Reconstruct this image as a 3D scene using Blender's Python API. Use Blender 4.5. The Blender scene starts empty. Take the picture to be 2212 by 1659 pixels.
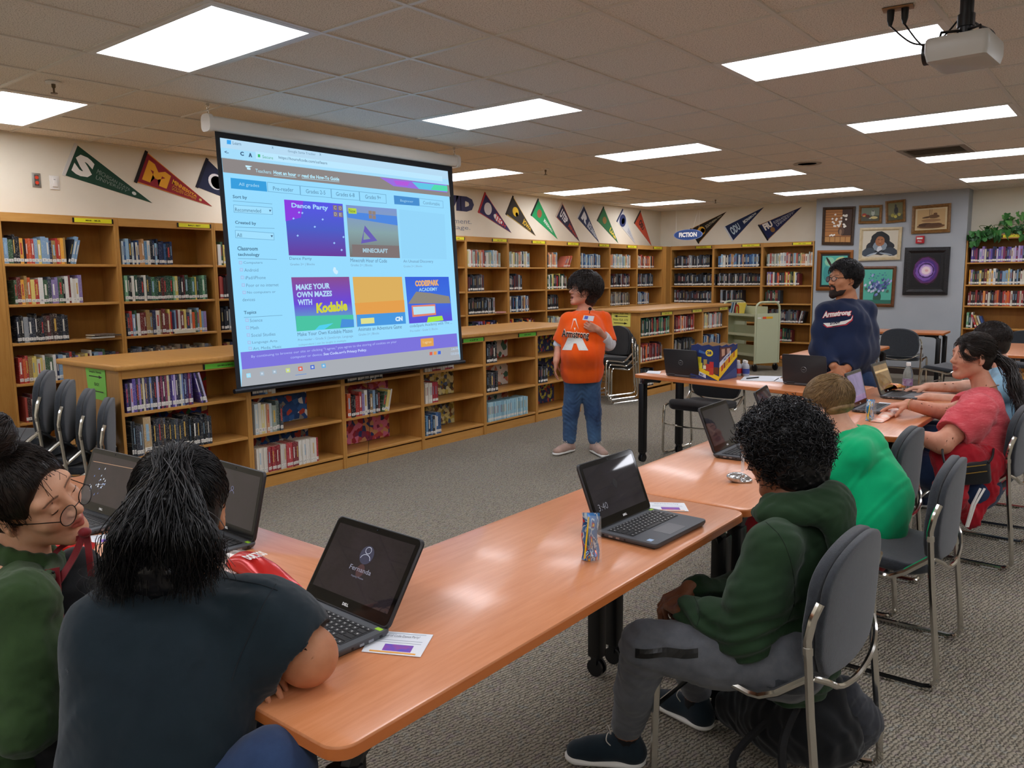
import bpy, bmesh, math, random
import numpy as np
from mathutils import Vector, Matrix
from mathutils.bvhtree import BVHTree
random.seed(7)
rng = np.random.default_rng(7)
SC = bpy.context.scene
COL = SC.collection
R = math.radians
# ---------------------------------------------------------------- camera
YAW, PITCH, ROLL, FOC, CZ = R(-38.7300603), R(-7.52498589), R(-0.65139759), 1714.09, 1.520
def _basis():
    f = np.array([math.sin(YAW)*math.cos(PITCH), math.cos(YAW)*math.cos(PITCH), math.sin(PITCH)])
    r = np.array([math.cos(YAW), -math.sin(YAW), 0.]); u = np.cross(r, f)
    return math.cos(ROLL)*r+math.sin(ROLL)*u, -math.sin(ROLL)*r+math.cos(ROLL)*u, f
CR, CU, CF = _basis()
CAM = np.array([0, 0, CZ])
cd = bpy.data.cameras.new('camera'); cam = bpy.data.objects.new('camera', cd); COL.objects.link(cam)
cam.matrix_world = Matrix(((CR[0], CU[0], -CF[0], 0), (CR[1], CU[1], -CF[1], 0), (CR[2], CU[2], -CF[2], CZ), (0, 0, 0, 1)))
cd.sensor_width = 36; cd.lens = FOC*36/2212; cd.clip_start = .05
SC.camera = cam
# ---------------------------------------------------------------- world, exposure
w = bpy.data.worlds.new('world'); SC.world = w; w.use_nodes = True
w.node_tree.nodes['Background'].inputs[0].default_value = (.9, .95, 1, 1)
w.node_tree.nodes['Background'].inputs[1].default_value = .02
SC.view_settings.view_transform = 'Standard'; SC.view_settings.look = 'None'
SC.view_settings.gamma = 1; SC.view_settings.use_curve_mapping = False
SC.view_settings.exposure = 0.0
SC.cycles.max_bounces = 7; SC.cycles.diffuse_bounces = 5; SC.cycles.glossy_bounces = 3; SC.cycles.transmission_bounces = 5; SC.cycles.adaptive_threshold = .02; SC.cycles.caustics_reflective = False; SC.cycles.caustics_refractive = False
LAMP = 10.3            # brightness of the ceiling troffers
HC = 2.743            # ceiling height
XL, YB = -7.285, 13.6 # planes of the pennant wall and of the far wall
XR, YR = 5.6, -3.6

# ---------------------------------------------------------------- measuring helpers: where a sight line meets a wall, floor or table plane
def ray(px, py): return CF*FOC+CR*(px-1106)-CU*(py-829.5)
def onX(px, py, x): d = ray(px, py); return Vector(CAM+d*(x/d[0]))
def onY(px, py, y): d = ray(px, py); return Vector(CAM+d*(y/d[1]))
def onZ(px, py, z): d = ray(px, py); return Vector(CAM+d*((z-CZ)/d[2]))
def V(px, py, t): return Vector(CAM+ray(px, py)*(t/FOC))

# ---------------------------------------------------------------- colour and material helpers
def lin(c):
    if isinstance(c, str):
        c = c.lstrip('#'); c = [int(c[i:i+2], 16)/255 for i in (0, 2, 4)]
    return tuple(x/12.92 if x <= .04045 else ((x+.055)/1.055)**2.4 for x in c[:3])+(1,)
MATS = {}
def mat(name, col='#808080', rough=.6, metal=0, emit=None, es=0, spec=.5, coat=0, alpha=1, trans=0, sheen=0, ior=1.45):
    if name in MATS: return MATS[name]
    m = bpy.data.materials.new(name); m.use_nodes = True; MATS[name] = m
    b = m.node_tree.nodes['Principled BSDF']; I = b.inputs
    I['Base Color'].default_value = lin(col); I['Roughness'].default_value = rough; I['Metallic'].default_value = metal
    I['Specular IOR Level'].default_value = spec; I['Coat Weight'].default_value = coat; I['Coat Roughness'].default_value = .12
    I['Alpha'].default_value = alpha; I['Transmission Weight'].default_value = trans; I['Sheen Weight'].default_value = sheen
    I['IOR'].default_value = ior
    if emit: I['Emission Color'].default_value = lin(emit); I['Emission Strength'].default_value = es
    m.diffuse_color = lin(col)
    return m
def nodes(m): return m.node_tree.nodes, m.node_tree.links, m.node_tree.nodes['Principled BSDF']
def N(m, t, **kw):
    n = m.node_tree.nodes.new(t)
    for k, v in kw.items():
        if k.startswith('i_'): n.inputs[k[2:].replace('_', ' ')].default_value = v
        else: setattr(n, k, v)
    return n
def ramp(m, fac, stops, mode='LINEAR'):
    n = N(m, 'ShaderNodeValToRGB'); cr = n.color_ramp; cr.interpolation = mode
    while len(cr.elements) < len(stops): cr.elements.new(.5)
    for e, (p, c) in zip(cr.elements, stops): e.position = p; e.color = lin(c)
    m.node_tree.links.new(fac, n.inputs[0]); return n.outputs[0]
def coords(m, kind='Object', scale=(1, 1, 1), rot=(0, 0, 0)):
    tc = N(m, 'ShaderNodeTexCoord'); mp = N(m, 'ShaderNodeMapping')
    mp.inputs['Scale'].default_value = scale; mp.inputs['Rotation'].default_value = rot
    m.node_tree.links.new(tc.outputs[kind], mp.inputs[0]); return mp.outputs[0]
def noise(m, vec, scale=5, detail=4, rough=.5, dist=0):
    n = N(m, 'ShaderNodeTexNoise', i_Scale=scale, i_Detail=detail, i_Roughness=rough, i_Distortion=dist)
    m.node_tree.links.new(vec, n.inputs['Vector']); return n.outputs['Fac']
def bump(m, h, strength=.3, dist=.01):
    n = N(m, 'ShaderNodeBump', i_Strength=strength, i_Distance=dist)
    m.node_tree.links.new(h, n.inputs['Height']); m.node_tree.links.new(n.outputs[0], m.node_tree.nodes['Principled BSDF'].inputs['Normal']); return n
def link(m, o, inp): m.node_tree.links.new(o, m.node_tree.nodes['Principled BSDF'].inputs[inp])
def mottled(name, c0, c1, scale=8, rough=.6, b=.0, bs=60, stretch=(1, 1, 1), kind='Object', **kw):
    if name in MATS: return MATS[name]
    m = mat(name, c0, rough, **kw); v = coords(m, kind, stretch)
    link(m, ramp(m, noise(m, v, scale, 5), [(.3, c0), (.7, c1)]), 'Base Color')
    if b: bump(m, noise(m, v, bs, 3), b)
    return m

# ---------------------------------------------------------------- mesh builder
class MB:
    def __init__(s): s.v = []; s.f = []; s.m = []; s.cur = 0
    def add(s, vs, fs):
        n = len(s.v); s.v += [tuple(p) for p in vs]; s.f += [tuple(i+n for i in f) for f in fs]; s.m += [s.cur]*len(fs); return s
    def box(s, x0, x1, y0, y1, z0, z1, M=None):
        vs = [Vector(p) for p in ((x0, y0, z0), (x1, y0, z0), (x1, y1, z0), (x0, y1, z0), (x0, y0, z1), (x1, y0, z1), (x1, y1, z1), (x0, y1, z1))]
        if M: vs = [M@p for p in vs]
        return s.add(vs, [(0, 3, 2, 1), (4, 5, 6, 7), (0, 1, 5, 4), (1, 2, 6, 5), (2, 3, 7, 6), (3, 0, 4, 7)])
    def tube(s, pts, r, n=8, closed=False):
        pts = [Vector(p) for p in pts]; L = len(pts); rr = r if isinstance(r, (list, tuple)) else [r]*L
        up = None; rings = []
        for i, p in enumerate(pts):
            a = pts[i-1] if (i or closed) else p; b = pts[(i+1) % L] if (i < L-1 or closed) else p
            t = (b-a).normalized() if (b-a).length > 1e-9 else Vector((0, 0, 1))
            if up is None: up = Vector((0, 0, 1)) if abs(t.z) < .9 else Vector((1, 0, 0))
            u = (up-t*up.dot(t)); u = u.normalized() if u.length > 1e-6 else t.orthogonal().normalized(); up = u; w_ = t.cross(u)
            rings.append([p+u*rr[i]*math.cos(2*math.pi*k/n)+w_*rr[i]*math.sin(2*math.pi*k/n) for k in range(n)])
        vs = [q for r_ in rings for q in r_]; fs = []
        for i in range(L if closed else L-1):
            j = (i+1) % L
            for k in range(n): fs.append((i*n+k, i*n+(k+1) % n, j*n+(k+1) % n, j*n+k))
        if not closed: fs += [tuple(range(n-1, -1, -1)), tuple((L-1)*n+k for k in range(n))]
        return s.add(vs, fs)
    def prism(s, poly, vec):
        poly = [Vector(p) for p in poly]; vec = Vector(vec); n = len(poly)
        fs = [tuple(range(n)), tuple(range(2*n-1, n-1, -1))]+[(i, i+n, (i+1) % n+n, (i+1) % n) for i in range(n)]
        return s.add(poly+[p+vec for p in poly], fs)
    def lathe(s, prof, c=(0, 0, 0), n=16, M=None):
        c = Vector(c); vs = []; fs = []; L = len(prof)
        for r_, z in prof:
            for k in range(n):
                p = Vector((r_*math.cos(2*math.pi*k/n), r_*math.sin(2*math.pi*k/n), z)); p = (M@p if M else p)+c; vs.append(p)
        for i in range(L-1):
            for k in range(n): fs.append((i*n+k, i*n+(k+1) % n, (i+1)*n+(k+1) % n, (i+1)*n+k))
        fs += [tuple(range(n-1, -1, -1)), tuple((L-1)*n+k for k in range(n))]
        return s.add(vs, fs)
    def sphere(s, c, r, n=12, m=8, M=None):
        r = (r, r, r) if not isinstance(r, (tuple, list)) else r; c = Vector(c); vs = []; fs = []
        for i in range(m+1):
            a = math.pi*i/m
            for k in range(n):
                p = Vector((r[0]*math.sin(a)*math.cos(2*math.pi*k/n), r[1]*math.sin(a)*math.sin(2*math.pi*k/n), -r[2]*math.cos(a))); vs.append((M@p if M else p)+c)
        for i in range(m):
            for k in range(n): fs.append((i*n+k, i*n+(k+1) % n, (i+1)*n+(k+1) % n, (i+1)*n+k))
        return s.add(vs, fs)
    def mesh(s, name, mats, smooth=False, bevel=0, seg=2, sharp=35):
        me = bpy.data.meshes.new(name); me.from_pydata([tuple(p) for p in s.v], [], s.f)
        for m in (mats if isinstance(mats, (list, tuple)) else [mats]): me.materials.append(m)
        if max(s.m, default=0): me.polygons.foreach_set('material_index', s.m)
        if bevel:
            bm = bmesh.new(); bm.from_mesh(me); bmesh.ops.remove_doubles(bm, verts=bm.verts, dist=1e-6)
            ed = [e for e in bm.edges if len(e.link_faces) == 2 and e.calc_face_angle(0) > R(30)]
            bmesh.ops.bevel(bm, geom=ed, offset=bevel, segments=seg, affect='EDGES', profile=.5, clamp_overlap=True); bm.to_mesh(me); bm.free()
        if smooth or bevel:
            me.polygons.foreach_set('use_smooth', [True]*len(me.polygons))
            me.set_sharp_from_angle(angle=R(sharp))
        return me
    def build(s, name, mats, parent=None, smooth=False, bevel=0, seg=2, kind=None, label=None, sharp=35):
        o = bpy.data.objects.new(name, s.mesh(name, mats, smooth, bevel, seg, sharp)); COL.objects.link(o)
        if parent:
            o.parent = parent
            if parent.name in WI: o.matrix_parent_inverse = WI[parent.name]
        if kind: o['kind'] = kind
        if label: o['label'] = label
        return o
WI = {}
def tag(o, label=None, cat=None, group=None, kind=None):
    if label: o['label'] = label
    if cat: o['category'] = cat
    if group: o['group'] = group
    if kind: o['kind'] = kind
    return o
def thing(name, label, cat, loc=(0, 0, 0), rz=0, group=None):
    o = bpy.data.objects.new(name, None); COL.objects.link(o); o.location = loc; o.rotation_euler = (0, 0, rz); o.empty_display_size = .1
    return tag(o, label, cat, group)
def wthing(name, label, cat, loc, group=None):      # a thing whose parts are built in world coordinates
    o = thing(name, label, cat, loc, 0, group); WI[o.name] = Matrix.Translation(Vector(loc)).inverted(); return o
def dup(root, loc=None, rz=None, label=None):
    def cp(o, par):
        c = o.copy(); COL.objects.link(c)
        if par: c.parent = par
        for ch in kids.get(o.name, ()): cp(ch, c)
        return c
    kids = {}
    for o in list(COL.objects):
        if o.parent: kids.setdefault(o.parent.name, []).append(o)
    c = cp(root, None)
    if loc is not None: c.location = loc
    if rz is not None: c.rotation_euler = (0, 0, rz)
    if label: c['label'] = label
    return c
def smoothpath(pts, n=6):
    P = [Vector(p) for p in pts]; out = []
    for i in range(len(P)-1):
        a, b, c, d = P[max(i-1, 0)], P[i], P[i+1], P[min(i+2, len(P)-1)]
        for k in range(n):
            t = k/n; out.append(.5*((2*b)+(c-a)*t+(2*a-5*b+4*c-d)*t*t+(3*b-a-3*c+d)*t**3))
    return out+[P[-1]]
def roundrect(x0, x1, y0, y1, r, n=5):
    out = []
    for cx, cy, a0 in ((x1-r, y1-r, 0), (x0+r, y1-r, 90), (x0+r, y0+r, 180), (x1-r, y0+r, 270)):
        for k in range(n+1): a = R(a0+90*k/n); out.append((cx+r*math.cos(a), cy+r*math.sin(a)))
    return out
# ---------------------------------------------------------------- flat lettering: a text fitted into a quad (bl, br, tr, tl)
TXT = {}
def text_mesh(s, bold=.0, res=2):
    key = (s, bold)
    if key not in TXT:
        c = bpy.data.curves.new('txt', 'FONT'); c.body = s; c.resolution_u = res; c.offset = bold
        o = bpy.data.objects.new('txt', c); me = bpy.data.meshes.new_from_object(o)
        n = len(me.vertices); a = np.empty(n*3); me.vertices.foreach_get('co', a); a = a.reshape(-1, 3)[:, :2]
        F = [tuple(p.vertices) for p in me.polygons]
        if n == 0: a = np.zeros((1, 2)); F = []
        lo = a.min(0); hi = a.max(0); TXT[key] = ((a-lo)/np.maximum(hi-lo, 1e-6), F, (hi-lo)[0]/max((hi-lo)[1], 1e-6))
        bpy.data.objects.remove(o); bpy.data.curves.remove(c); bpy.data.meshes.remove(me)
    return TXT[key]
def textquad(s, bl, br, tr, tl, m, name='lettering', parent=None, lift=0.001, bold=.02, mb=None):
    uv, F, _ = text_mesh(s, bold); bl, br, tr, tl = [np.array(p, float) for p in (bl, br, tr, tl)]
    nrm = np.cross(br-bl, tl-bl); nrm /= np.linalg.norm(nrm)+1e-12
    u = uv[:, :1]; v = uv[:, 1:]
    P = (1-u)*(1-v)*bl+u*(1-v)*br+u*v*tr+(1-u)*v*tl+nrm*lift
    b = mb or MB(); b.add([tuple(p) for p in P], F)
    if mb: return b
    return b.build(name, m, parent)
def quadpt(q, u, v):
    bl, br, tr, tl = [Vector(p) for p in q]; return bl*(1-u)*(1-v)+br*u*(1-v)+tr*u*v+tl*(1-u)*v
def subq(q, u0, u1, v0, v1): return [quadpt(q, u0, v0), quadpt(q, u1, v0), quadpt(q, u1, v1), quadpt(q, u0, v1)]
def plate(q, th, m, name, parent=None, lift=0, **kw):
    q = [Vector(p) for p in q]; n = (q[1]-q[0]).cross(q[-1]-q[0]).normalized()
    return MB().prism([p+n*lift for p in q], n*th).build(name, m, parent, **kw)
# ================================================================ materials of the room
M_wall = mottled('cream_wall_paint', '#e4ddcb', '#ded6c2', 3, .85, .05, 400)
M_blue = mottled('blue_grey_paint', '#a6abaf', '#9fa5aa', 3, .8, .05, 400)
M_dark = mat('dark_brown_vinyl', '#33261f', .6)
def oak(name, a, b, sc=(1, 1, 1), rough=.38, kind='Object'):
    m = mat(name, a, rough, spec=.4); v = coords(m, kind, sc)
    n1 = noise(m, v, 3.5, 6, .6, .6); n2 = noise(m, v, 28, 3, .6)
    mx = N(m, 'ShaderNodeMath', operation='MULTIPLY_ADD'); m.node_tree.links.new(n2, mx.inputs[0]); mx.inputs[1].default_value = .35
    m.node_tree.links.new(n1, mx.inputs[2]); link(m, ramp(m, mx.outputs[0], [(.4, a), (.9, b)]), 'Base Color'); return m
M_oakH = oak('oak_across', '#c4924f', '#b27d3c', (1, 12, 12))
M_oakV = oak('oak_upright', '#c08e4b', '#ac7838', (12, 12, .8))
M_oakB = oak('oak_back_panel', '#a8752f', '#976626', (6, 6, .6), .5)
M_tile = mat('ceiling_tile_board', '#efe9df', .95)
_v = coords(M_tile, 'Object', (1, 1, 1)); bump(M_tile, noise(M_tile, _v, 140, 3, .7), .5, .004)
link(M_tile, ramp(M_tile, noise(M_tile, _v, 160, 2, .6), [(.36, '#b4ac9f'), (.46, '#ece5da'), (.7, '#f2ece2')]), 'Base Color')
M_bar = mat('ceiling_grid_enamel', '#dcd8cf', .4)
M_lamp = mat('troffer_lens', '#ffffff', .5, emit='#f4f6ff', es=LAMP)
M_white = mat('white_enamel', '#e6e4de', .4)
M_black = mat('black_plastic', '#101114', .4)
M_blackm = mat('black_powder_metal', '#0d0e10', .35, spec=.5)
M_chrome = mat('chrome', '#d6d4ce', .12, 1)
# carpet: grey brown loop pile in short wavy ribs
M_carpet = mat('carpet', '#77706a', .95, spec=.15)
_m = M_carpet; _v = coords(_m, 'Object', (1, 1, 1), (0, 0, R(12)))
_wt = N(_m, 'ShaderNodeTexWave', i_Scale=22, i_Distortion=5.5, i_Detail=2.0); _wt.inputs['Detail Scale'].default_value = 3.2; _m.node_tree.links.new(_v, _wt.inputs['Vector'])
_n1 = noise(_m, _v, 55, 3, .7); _n2 = noise(_m, _v, 9, 3)
_mx = N(_m, 'ShaderNodeMath', operation='MULTIPLY_ADD'); _m.node_tree.links.new(_n1, _mx.inputs[0]); _mx.inputs[1].default_value = .9
_m.node_tree.links.new(_wt.outputs['Fac'], _mx.inputs[2])
_c1 = ramp(_m, _mx.outputs[0], [(.35, '#35312b'), (.62, '#6b6458'), (.95, '#978e7e'), (1.3, '#a89f8e')])
_c2 = ramp(_m, noise(_m, _v, 26, 2), [(.34, '#94808a'), (.45, '#a39a88'), (.55, '#a89f86'), (.68, '#8e989c')])
_mm = N(_m, 'ShaderNodeMix', data_type='RGBA', blend_type='MULTIPLY'); _mm.inputs[0].default_value = .75
_m.node_tree.links.new(_c1, _mm.inputs[6]); _m.node_tree.links.new(_c2, _mm.inputs[7])
_gm = N(_m, 'ShaderNodeGamma', i_Gamma=.66); _m.node_tree.links.new(_mm.outputs[2], _gm.inputs[0]); link(_m, _gm.outputs[0], 'Base Color')
bump(_m, _mx.outputs[0], .8, .006)
# tables: orange cherry laminate
M_lam = mat('cherry_laminate', '#d08c60', .3, coat=.25, spec=.5); _v = coords(M_lam, 'Object', (2, 22, 22))
link(M_lam, ramp(M_lam, noise(M_lam, _v, 3, 5, .6, .4), [(.3, '#d68f63'), (.7, '#c97f50')]), 'Base Color')
bump(M_lam, noise(M_lam, coords(M_lam, 'Object'), 260, 2), .04, .001)
M_lamedge = mat('cherry_edge_band', '#c06c34', .35, coat=.2)

# ================================================================ floor, walls
MB().box(XL-.2, XR+.2, YR-.2, YB+.4, -.1, 0).build('floor', M_carpet, kind='structure')
MB().box(XL-.15, XL, YR-.15, YB+.15, 0, HC+.3).build('wall_left', M_wall, kind='structure')
MB().box(XL-.15, XR+.15, YB, YB+.15, 0, HC+.3).build('wall_back', M_wall, kind='structure')
MB().box(XR, XR+.15, YR-.15, YB+.15, 0, HC+.3).build('wall_right', M_wall, kind='structure')
MB().box(XL-.15, XR+.15, YR-.15, YR, 0, HC+.3).build('wall_front', M_wall, kind='structure')
MB().box(-4.31, -2.15, 13.27, YB+.01, 0, HC+.1).build('wall_column', M_blue, kind='structure')
MB().box(-4.3, -2.16, 13.255, 13.27, 0, .11).build('baseboard_column', M_dark, kind='structure')
MB().box(-.3, XR, YB-.015, YB, 0, .11).build('baseboard_back', M_dark, kind='structure')

# ================================================================ ceiling: slab, tiles, grid bars
U_, GX, GY = .6096, -4.526, 2.036
ceil = MB().box(XL-.15, XR+.15, YR-.15, YB+.15, HC+.12, HC+.2).build('ceiling', M_wall, kind='structure')
lampcells = {}
LAMPS = [(i, j) for i in (-4, 0, 4, 8, 12) for j in (-8, -4, 0, 4, 8, 12, 16)]
for i, j in LAMPS:
    for a in (0, 1): lampcells[(i+a, j)] = 1
VENT = (4, 11)
tile_me = MB().box(-.295, .295, -.295, .295, 0, .015).mesh('ceiling_tile', M_tile)
cells = []
i0 = math.floor((XL-GX)/U_); i1 = math.ceil((XR-GX)/U_); j0 = math.floor((YR-GY)/U_); j1 = math.ceil((YB-GY)/U_)
for i in range(i0, i1):
    for j in range(j0, j1):
        if (i, j) in lampcells or (i, j) == VENT: continue
        x = GX+(i+.5)*U_; y = GY+(j+.5)*U_
        d = np.array([x, y, HC])-CAM; t = d@CF
        vis = t > .3 and abs(d@CR/t) < .8 and d@CU/t < .62
        cells.append((0 if vis else 1, math.hypot(x, y), x, y))
cells.sort()
rest = MB()
for n, (vis, dd, x, y) in enumerate(cells):
    cx0, cx1 = max(x-.3, XL), min(x+.3, XR); cy0, cy1 = max(y-.3, YR), min(y+.3, YB)
    if cx1-cx0 < .02 or cy1-cy0 < .02: continue
    if n < 300 and cx1-cx0 > .59 and cy1-cy0 > .59:
        o = bpy.data.objects.new('ceiling_tile', tile_me); COL.objects.link(o); o.location = (x, y, HC+.004+.0015*math.sin(n*7.3)); o.parent = ceil
    else: rest.box(cx0, cx1, cy0, cy1, HC+.004, HC+.02)
rest.build('ceiling_tile_field', M_tile, ceil, kind='stuff')
for i in range(i0, i1+1):
    x = GX+i*U_
    if not (XL < x < XR): continue
    g = MB(); y_ = YR          # a bar stops at the troffers it would cross
    for j in [jj for (ii, jj) in sorted(LAMPS) if ii+1 == i]+[None]:
        ye = GY+j*U_ if j is not None else YB
        if ye > y_: g.box(x-.012, x+.012, y_, ye, HC-.003, HC+.006)
        y_ = ye+U_ if j is not None else ye
    g.build('grid_bar', M_bar, ceil)
for j in range(j0, j1+1):
    y = GY+j*U_
    if YR < y < YB: MB().box(XL, XR, y-.012, y+.012, HC-.002, HC+.006).build('grid_bar', M_bar, ceil)
# wall angle trims
MB().box(XL, XL+.022, YR, YB, HC-.004, HC+.004).build('trim_1', M_bar, kind='structure')
MB().box(XL, XR, YB-.022, YB, HC-.004, HC+.004).build('trim_2', M_bar, kind='structure')

# ================================================================ ceiling lights
def lampspot(i, j):
    row = {-8: 'behind the tables', -4: 'over the tables', 0: 'in the first row', 4: 'in the second row', 8: 'in the third row', 12: 'in the fourth row', 16: 'in the last row'}[j]
    col = {-4: 'beside the pennant wall', 0: 'in front of the projection screen', 4: 'over the projector line', 8: 'on the open side', 12: 'by the far side wall'}[i]
    return f'recessed fluorescent troffer {row}, {col}'
pl = pf = None
for (i, j) in LAMPS:
    x0, y0 = GX+i*U_, GY+j*U_
    t = thing('ceiling_light', lampspot(i, j), 'light', (x0+U_, y0+U_/2, HC), 0, 'fluorescent ceiling troffers')
    if pl is None:
        a, b = U_-.012, U_/2-.012
        pl = MB().box(-a+.035, a-.035, -b+.03, b-.03, .0, .006).mesh('diffuser', M_lamp)
        f = MB()
        for q in ((-a, a, -b, -b+.03), (-a, a, b-.03, b), (-a, -a+.035, -b+.03, b-.03), (a-.035, a, -b+.03, b-.03)): f.box(*q, -.004, .01)
        f.box(-a, a, -b, b, .02, .08); pf = f.mesh('frame', M_white)
    for nm, me in (('diffuser', pl), ('frame', pf)):
        o = bpy.data.objects.new(nm, me); COL.objects.link(o); o.parent = t
# ceiling vent
x0, y0 = GX+VENT[0]*U_, GY+VENT[1]*U_
t = thing('ceiling_vent', 'dark louvred square air vent in the ceiling beside a troffer', 'vent', (x0+U_/2, y0+U_/2, HC))
M_vent = mat('vent_enamel', '#8d8578', .5); M_throat = mat('vent_throat', '#15120f', .9)
b = MB()
for q in ((-.3, .3, -.3, -.25), (-.3, .3, .25, .3), (-.3, -.25, -.25, .25), (.25, .3, -.25, .25)): b.box(*q, -.006, .01)
b.build('frame', M_vent, t); MB().box(-.29, .29, -.29, .29, .05, .06).build('throat', M_throat, t)  # near-black plate set behind the louvres
for k in range(9):
    yy = -.22+k*.055; Mr = Matrix.Translation((0, yy, .015))@Matrix.Rotation(R(38), 4, 'X')
    MB().box(-.25, .25, -.018, .018, -.001, .001, Mr).build('louvre', M_vent, t)
MB().lathe([(.1, 0), (.14, -.006), (.15, 0)], (0, 0, 0), 24).build('ceiling_speaker', mat('speaker_grille', '#b8afa2', .7)).location = (-3.06, 9.06, HC-.001)
tag(bpy.data.objects['ceiling_speaker'], 'round flush speaker grille in the ceiling between the light rows', 'speaker')
for k, (x, y, lb) in enumerate(((-5.33, 2.2, 'brass fire sprinkler hanging from the tile above the screen end'), (-5.41, 7.39, 'small fire sprinkler between the troffers over the long low shelf'), (-5.5, 12.07, 'small fire sprinkler near the far wall corner'))):
    t = thing('fire_sprinkler', lb, 'sprinkler', (x, y, HC), 0, 'ceiling sprinklers')
    MB().lathe([(.045, .002), (.042, -.006), (.015, -.01)], n=20).build('escutcheon', M_white, t, smooth=True)
    MB().lathe([(.012, 0), (.011, -.03), (.006, -.035), (.006, -.06), (.02, -.062), (.02, -.066)], n=12).build('sprinkler_head', mat('dull_brass', '#6b5a44', .4, .8), t)

# ================================================================ bookcases
def boards(b, w, y0, y1, z, th=.022, nose=.012): b.box(.02, w-.02, y0, y1, z-th, z)
def bookcase(w, d, h, tops, label, loc, rz, group, name='bookcase', top=True, fascia=.07, paper=None, dback=None, endl=False, endr=False, kick=.09):
    t = thing(name, label, 'bookcase', loc, rz, group)
    for x in (0, w-.02):
        MB().box(x, x+.02, 0, d, 0, h).build('side_panel', M_oakV, t, bevel=.002, seg=1)
    db = dback or d-.01
    MB().box(.02, w-.02, db-.012, db, .0, h-.005).build('back_panel', M_oakB, t)
    if top: MB().box(.02, w-.02, .002, db, h-.025, h-.003).build('top_board', M_oakH, t)
    MB().box(.02, w-.02, .001, .02, h-fascia, h-.001).build('fascia', M_oakH, t)
    MB().box(.02, w-.02, .012, .03, 0, kick-.01).build('kickboard', M_oakH, t)
    for z in tops: MB().box(.02, w-.02, .004, db-.012, z-.022, z).build('shelf', M_oakH, t, bevel=.003, seg=1)
    return t
def strip(t, w, z, colr, words, frac=(.52, .98), m_txt=None):          # plastic label strip on the fascia
    x0, x1 = w*frac[0], w*frac[1]
    s_ = MB().box(x0, x1, -.004, 0, z-.017, z+.017).build('label_strip', mat('strip_'+colr, colr, .4), t)
    MB().box(x0-.012, x0, -.006, 0, z-.019, z+.019).box(x1, x1+.012, -.006, 0, z-.019, z+.019).build('strip_clip', M_black, s_)
    xm = (x0+x1)/2; hw = (x1-x0)*.2
    textquad(words, (xm-hw, -.0045, z-.006), (xm+hw, -.0045, z-.006), (xm+hw, -.0045, z+.006), (xm-hw, -.0045, z+.006), M_black, 'lettering', s_)
TALL = [1.685, 1.365, 1.06, .735, .42, .10]
LY = [2.39, 3.29, 4.20, 5.10, 6.0, 6.89, 7.77, 8.64, 9.53, 10.41, 11.3, 12.19, 13.11]
BAYW = ['of grade reader books, first of the row along the pennant wall', 'below the maroon pennant', 'half hidden by the edge of the hanging screen', 'behind the hanging screen, fourth of the row', 'behind the hanging screen, fifth of the row',
        'below the painted wall lettering', 'below the TECH pennant', 'below the black and gold pennant', 'below the bright green pennant', 'below the pennant with an orange border', 'below the navy R pennant', 'below the orange pennant at the room corner']
SHORT = ['starting the tall row', 'below the maroon pennant', 'beside the screen edge', '', '', 'below the wall lettering', 'below the TECH pennant', 'below the black gold pennant', 'below the bright green pennant', 'below the UTEP pennant', 'below the navy R pennant', 'in the room corner']
BOOKS = []   # (matrix of the compartment, width, start, end, palette, height, name of place, style)
M90 = lambda x, y: Matrix.Translation((x, y, 0))@Matrix.Rotation(R(90), 4, 'Z')
wide = MB().box(-.30, 0, 0, .31, 0, 2.08).build('bookcase_end', M_oakV, bevel=.004); wide.location = (-6.97, 2.39, 0); wide.rotation_euler = (0, 0, R(90))
tag(wide, 'wide oak end panel at the start of the tall bookcase row', 'panel')
tallrows = {0: [(0, .62, 'mix', 1), (.06, .66, 'mix', 0), (.05, .5, 'dark', 0), (.04, .97, 'mix', 0), (.06, .6, 'red', 0)],
 1: [(.02, .55, 'blue', 0), (.02, .93, 'green', 0), (.02, .9, 'mix', 0), (.03, .95, 'brown', 0)], 2: [(.02, .8, 'mix', 0), (.02, .85, 'red', 0), (.02, .8, 'dark', 0), (.03, .8, 'mix', 0)],
 5: [(.05, .6, 'mix', 0), (.05, .5, 'mix', 0), (.05, .5, 'mix', 0)],
 6: [(.02, .84, 'light', 0), (.03, .42, 'dark', 0), (.03, .66, 'black', 0), (.03, .76, 'mix', 0)], 7: [(.02, .56, 'light', 0), (.02, .35, 'dark', 0), (.03, .55, 'blue', 0), (.03, .7, 'mix', 0)],
 8: [(.02, .33, 'light', 2), (.02, .62, 'green', 0), (.03, .36, 'black', 0), (.03, .42, 'light', 0)], 9: [(.03, .72, 'blue', 0), (.1, .3, 'dark', 0), (.1, .4, 'dark', 0), (.05, .5, 'mix', 0)],
 10: [(.02, .78, 'light', 0), (.02, .75, 'dark', 0), (.02, .75, 'brown', 0)], 11: [(.03, .68, 'red', 0), (.02, .65, 'dark', 0), (.02, .47, 'blue', 0)]}
WORDS = ['MAR - MUR', 'BAU - BET', 'CAR - COL', 'DAH - DRA', 'FLA - GAR', 'HAD - HAR', 'NAY - PAT', 'PAU - RIL', 'ROW - SAC', 'SHA - SMI', 'STE - VER', 'WES - ZUS']
for k in range(12):
    w_ = LY[k+1]-LY[k]
    t = bookcase(w_, .31, 2.08, TALL, 'tall oak bookcase '+BAYW[k], (-6.97, LY[k], 0), R(90), 'tall bookcases along the pennant wall')
    strip(t, w_, 2.045, '#e2d92a', WORDS[k], (.62, .96))
    for r_, (a, b_, pal, sty) in enumerate(tallrows.get(k, [])):
        BOOKS.append((M90(-6.965, LY[k])@Matrix.Translation((0, 0, TALL[r_])), w_, a, b_, pal, .222, 'tall', r_, 'bookcase '+SHORT[k], sty, .17))
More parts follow.
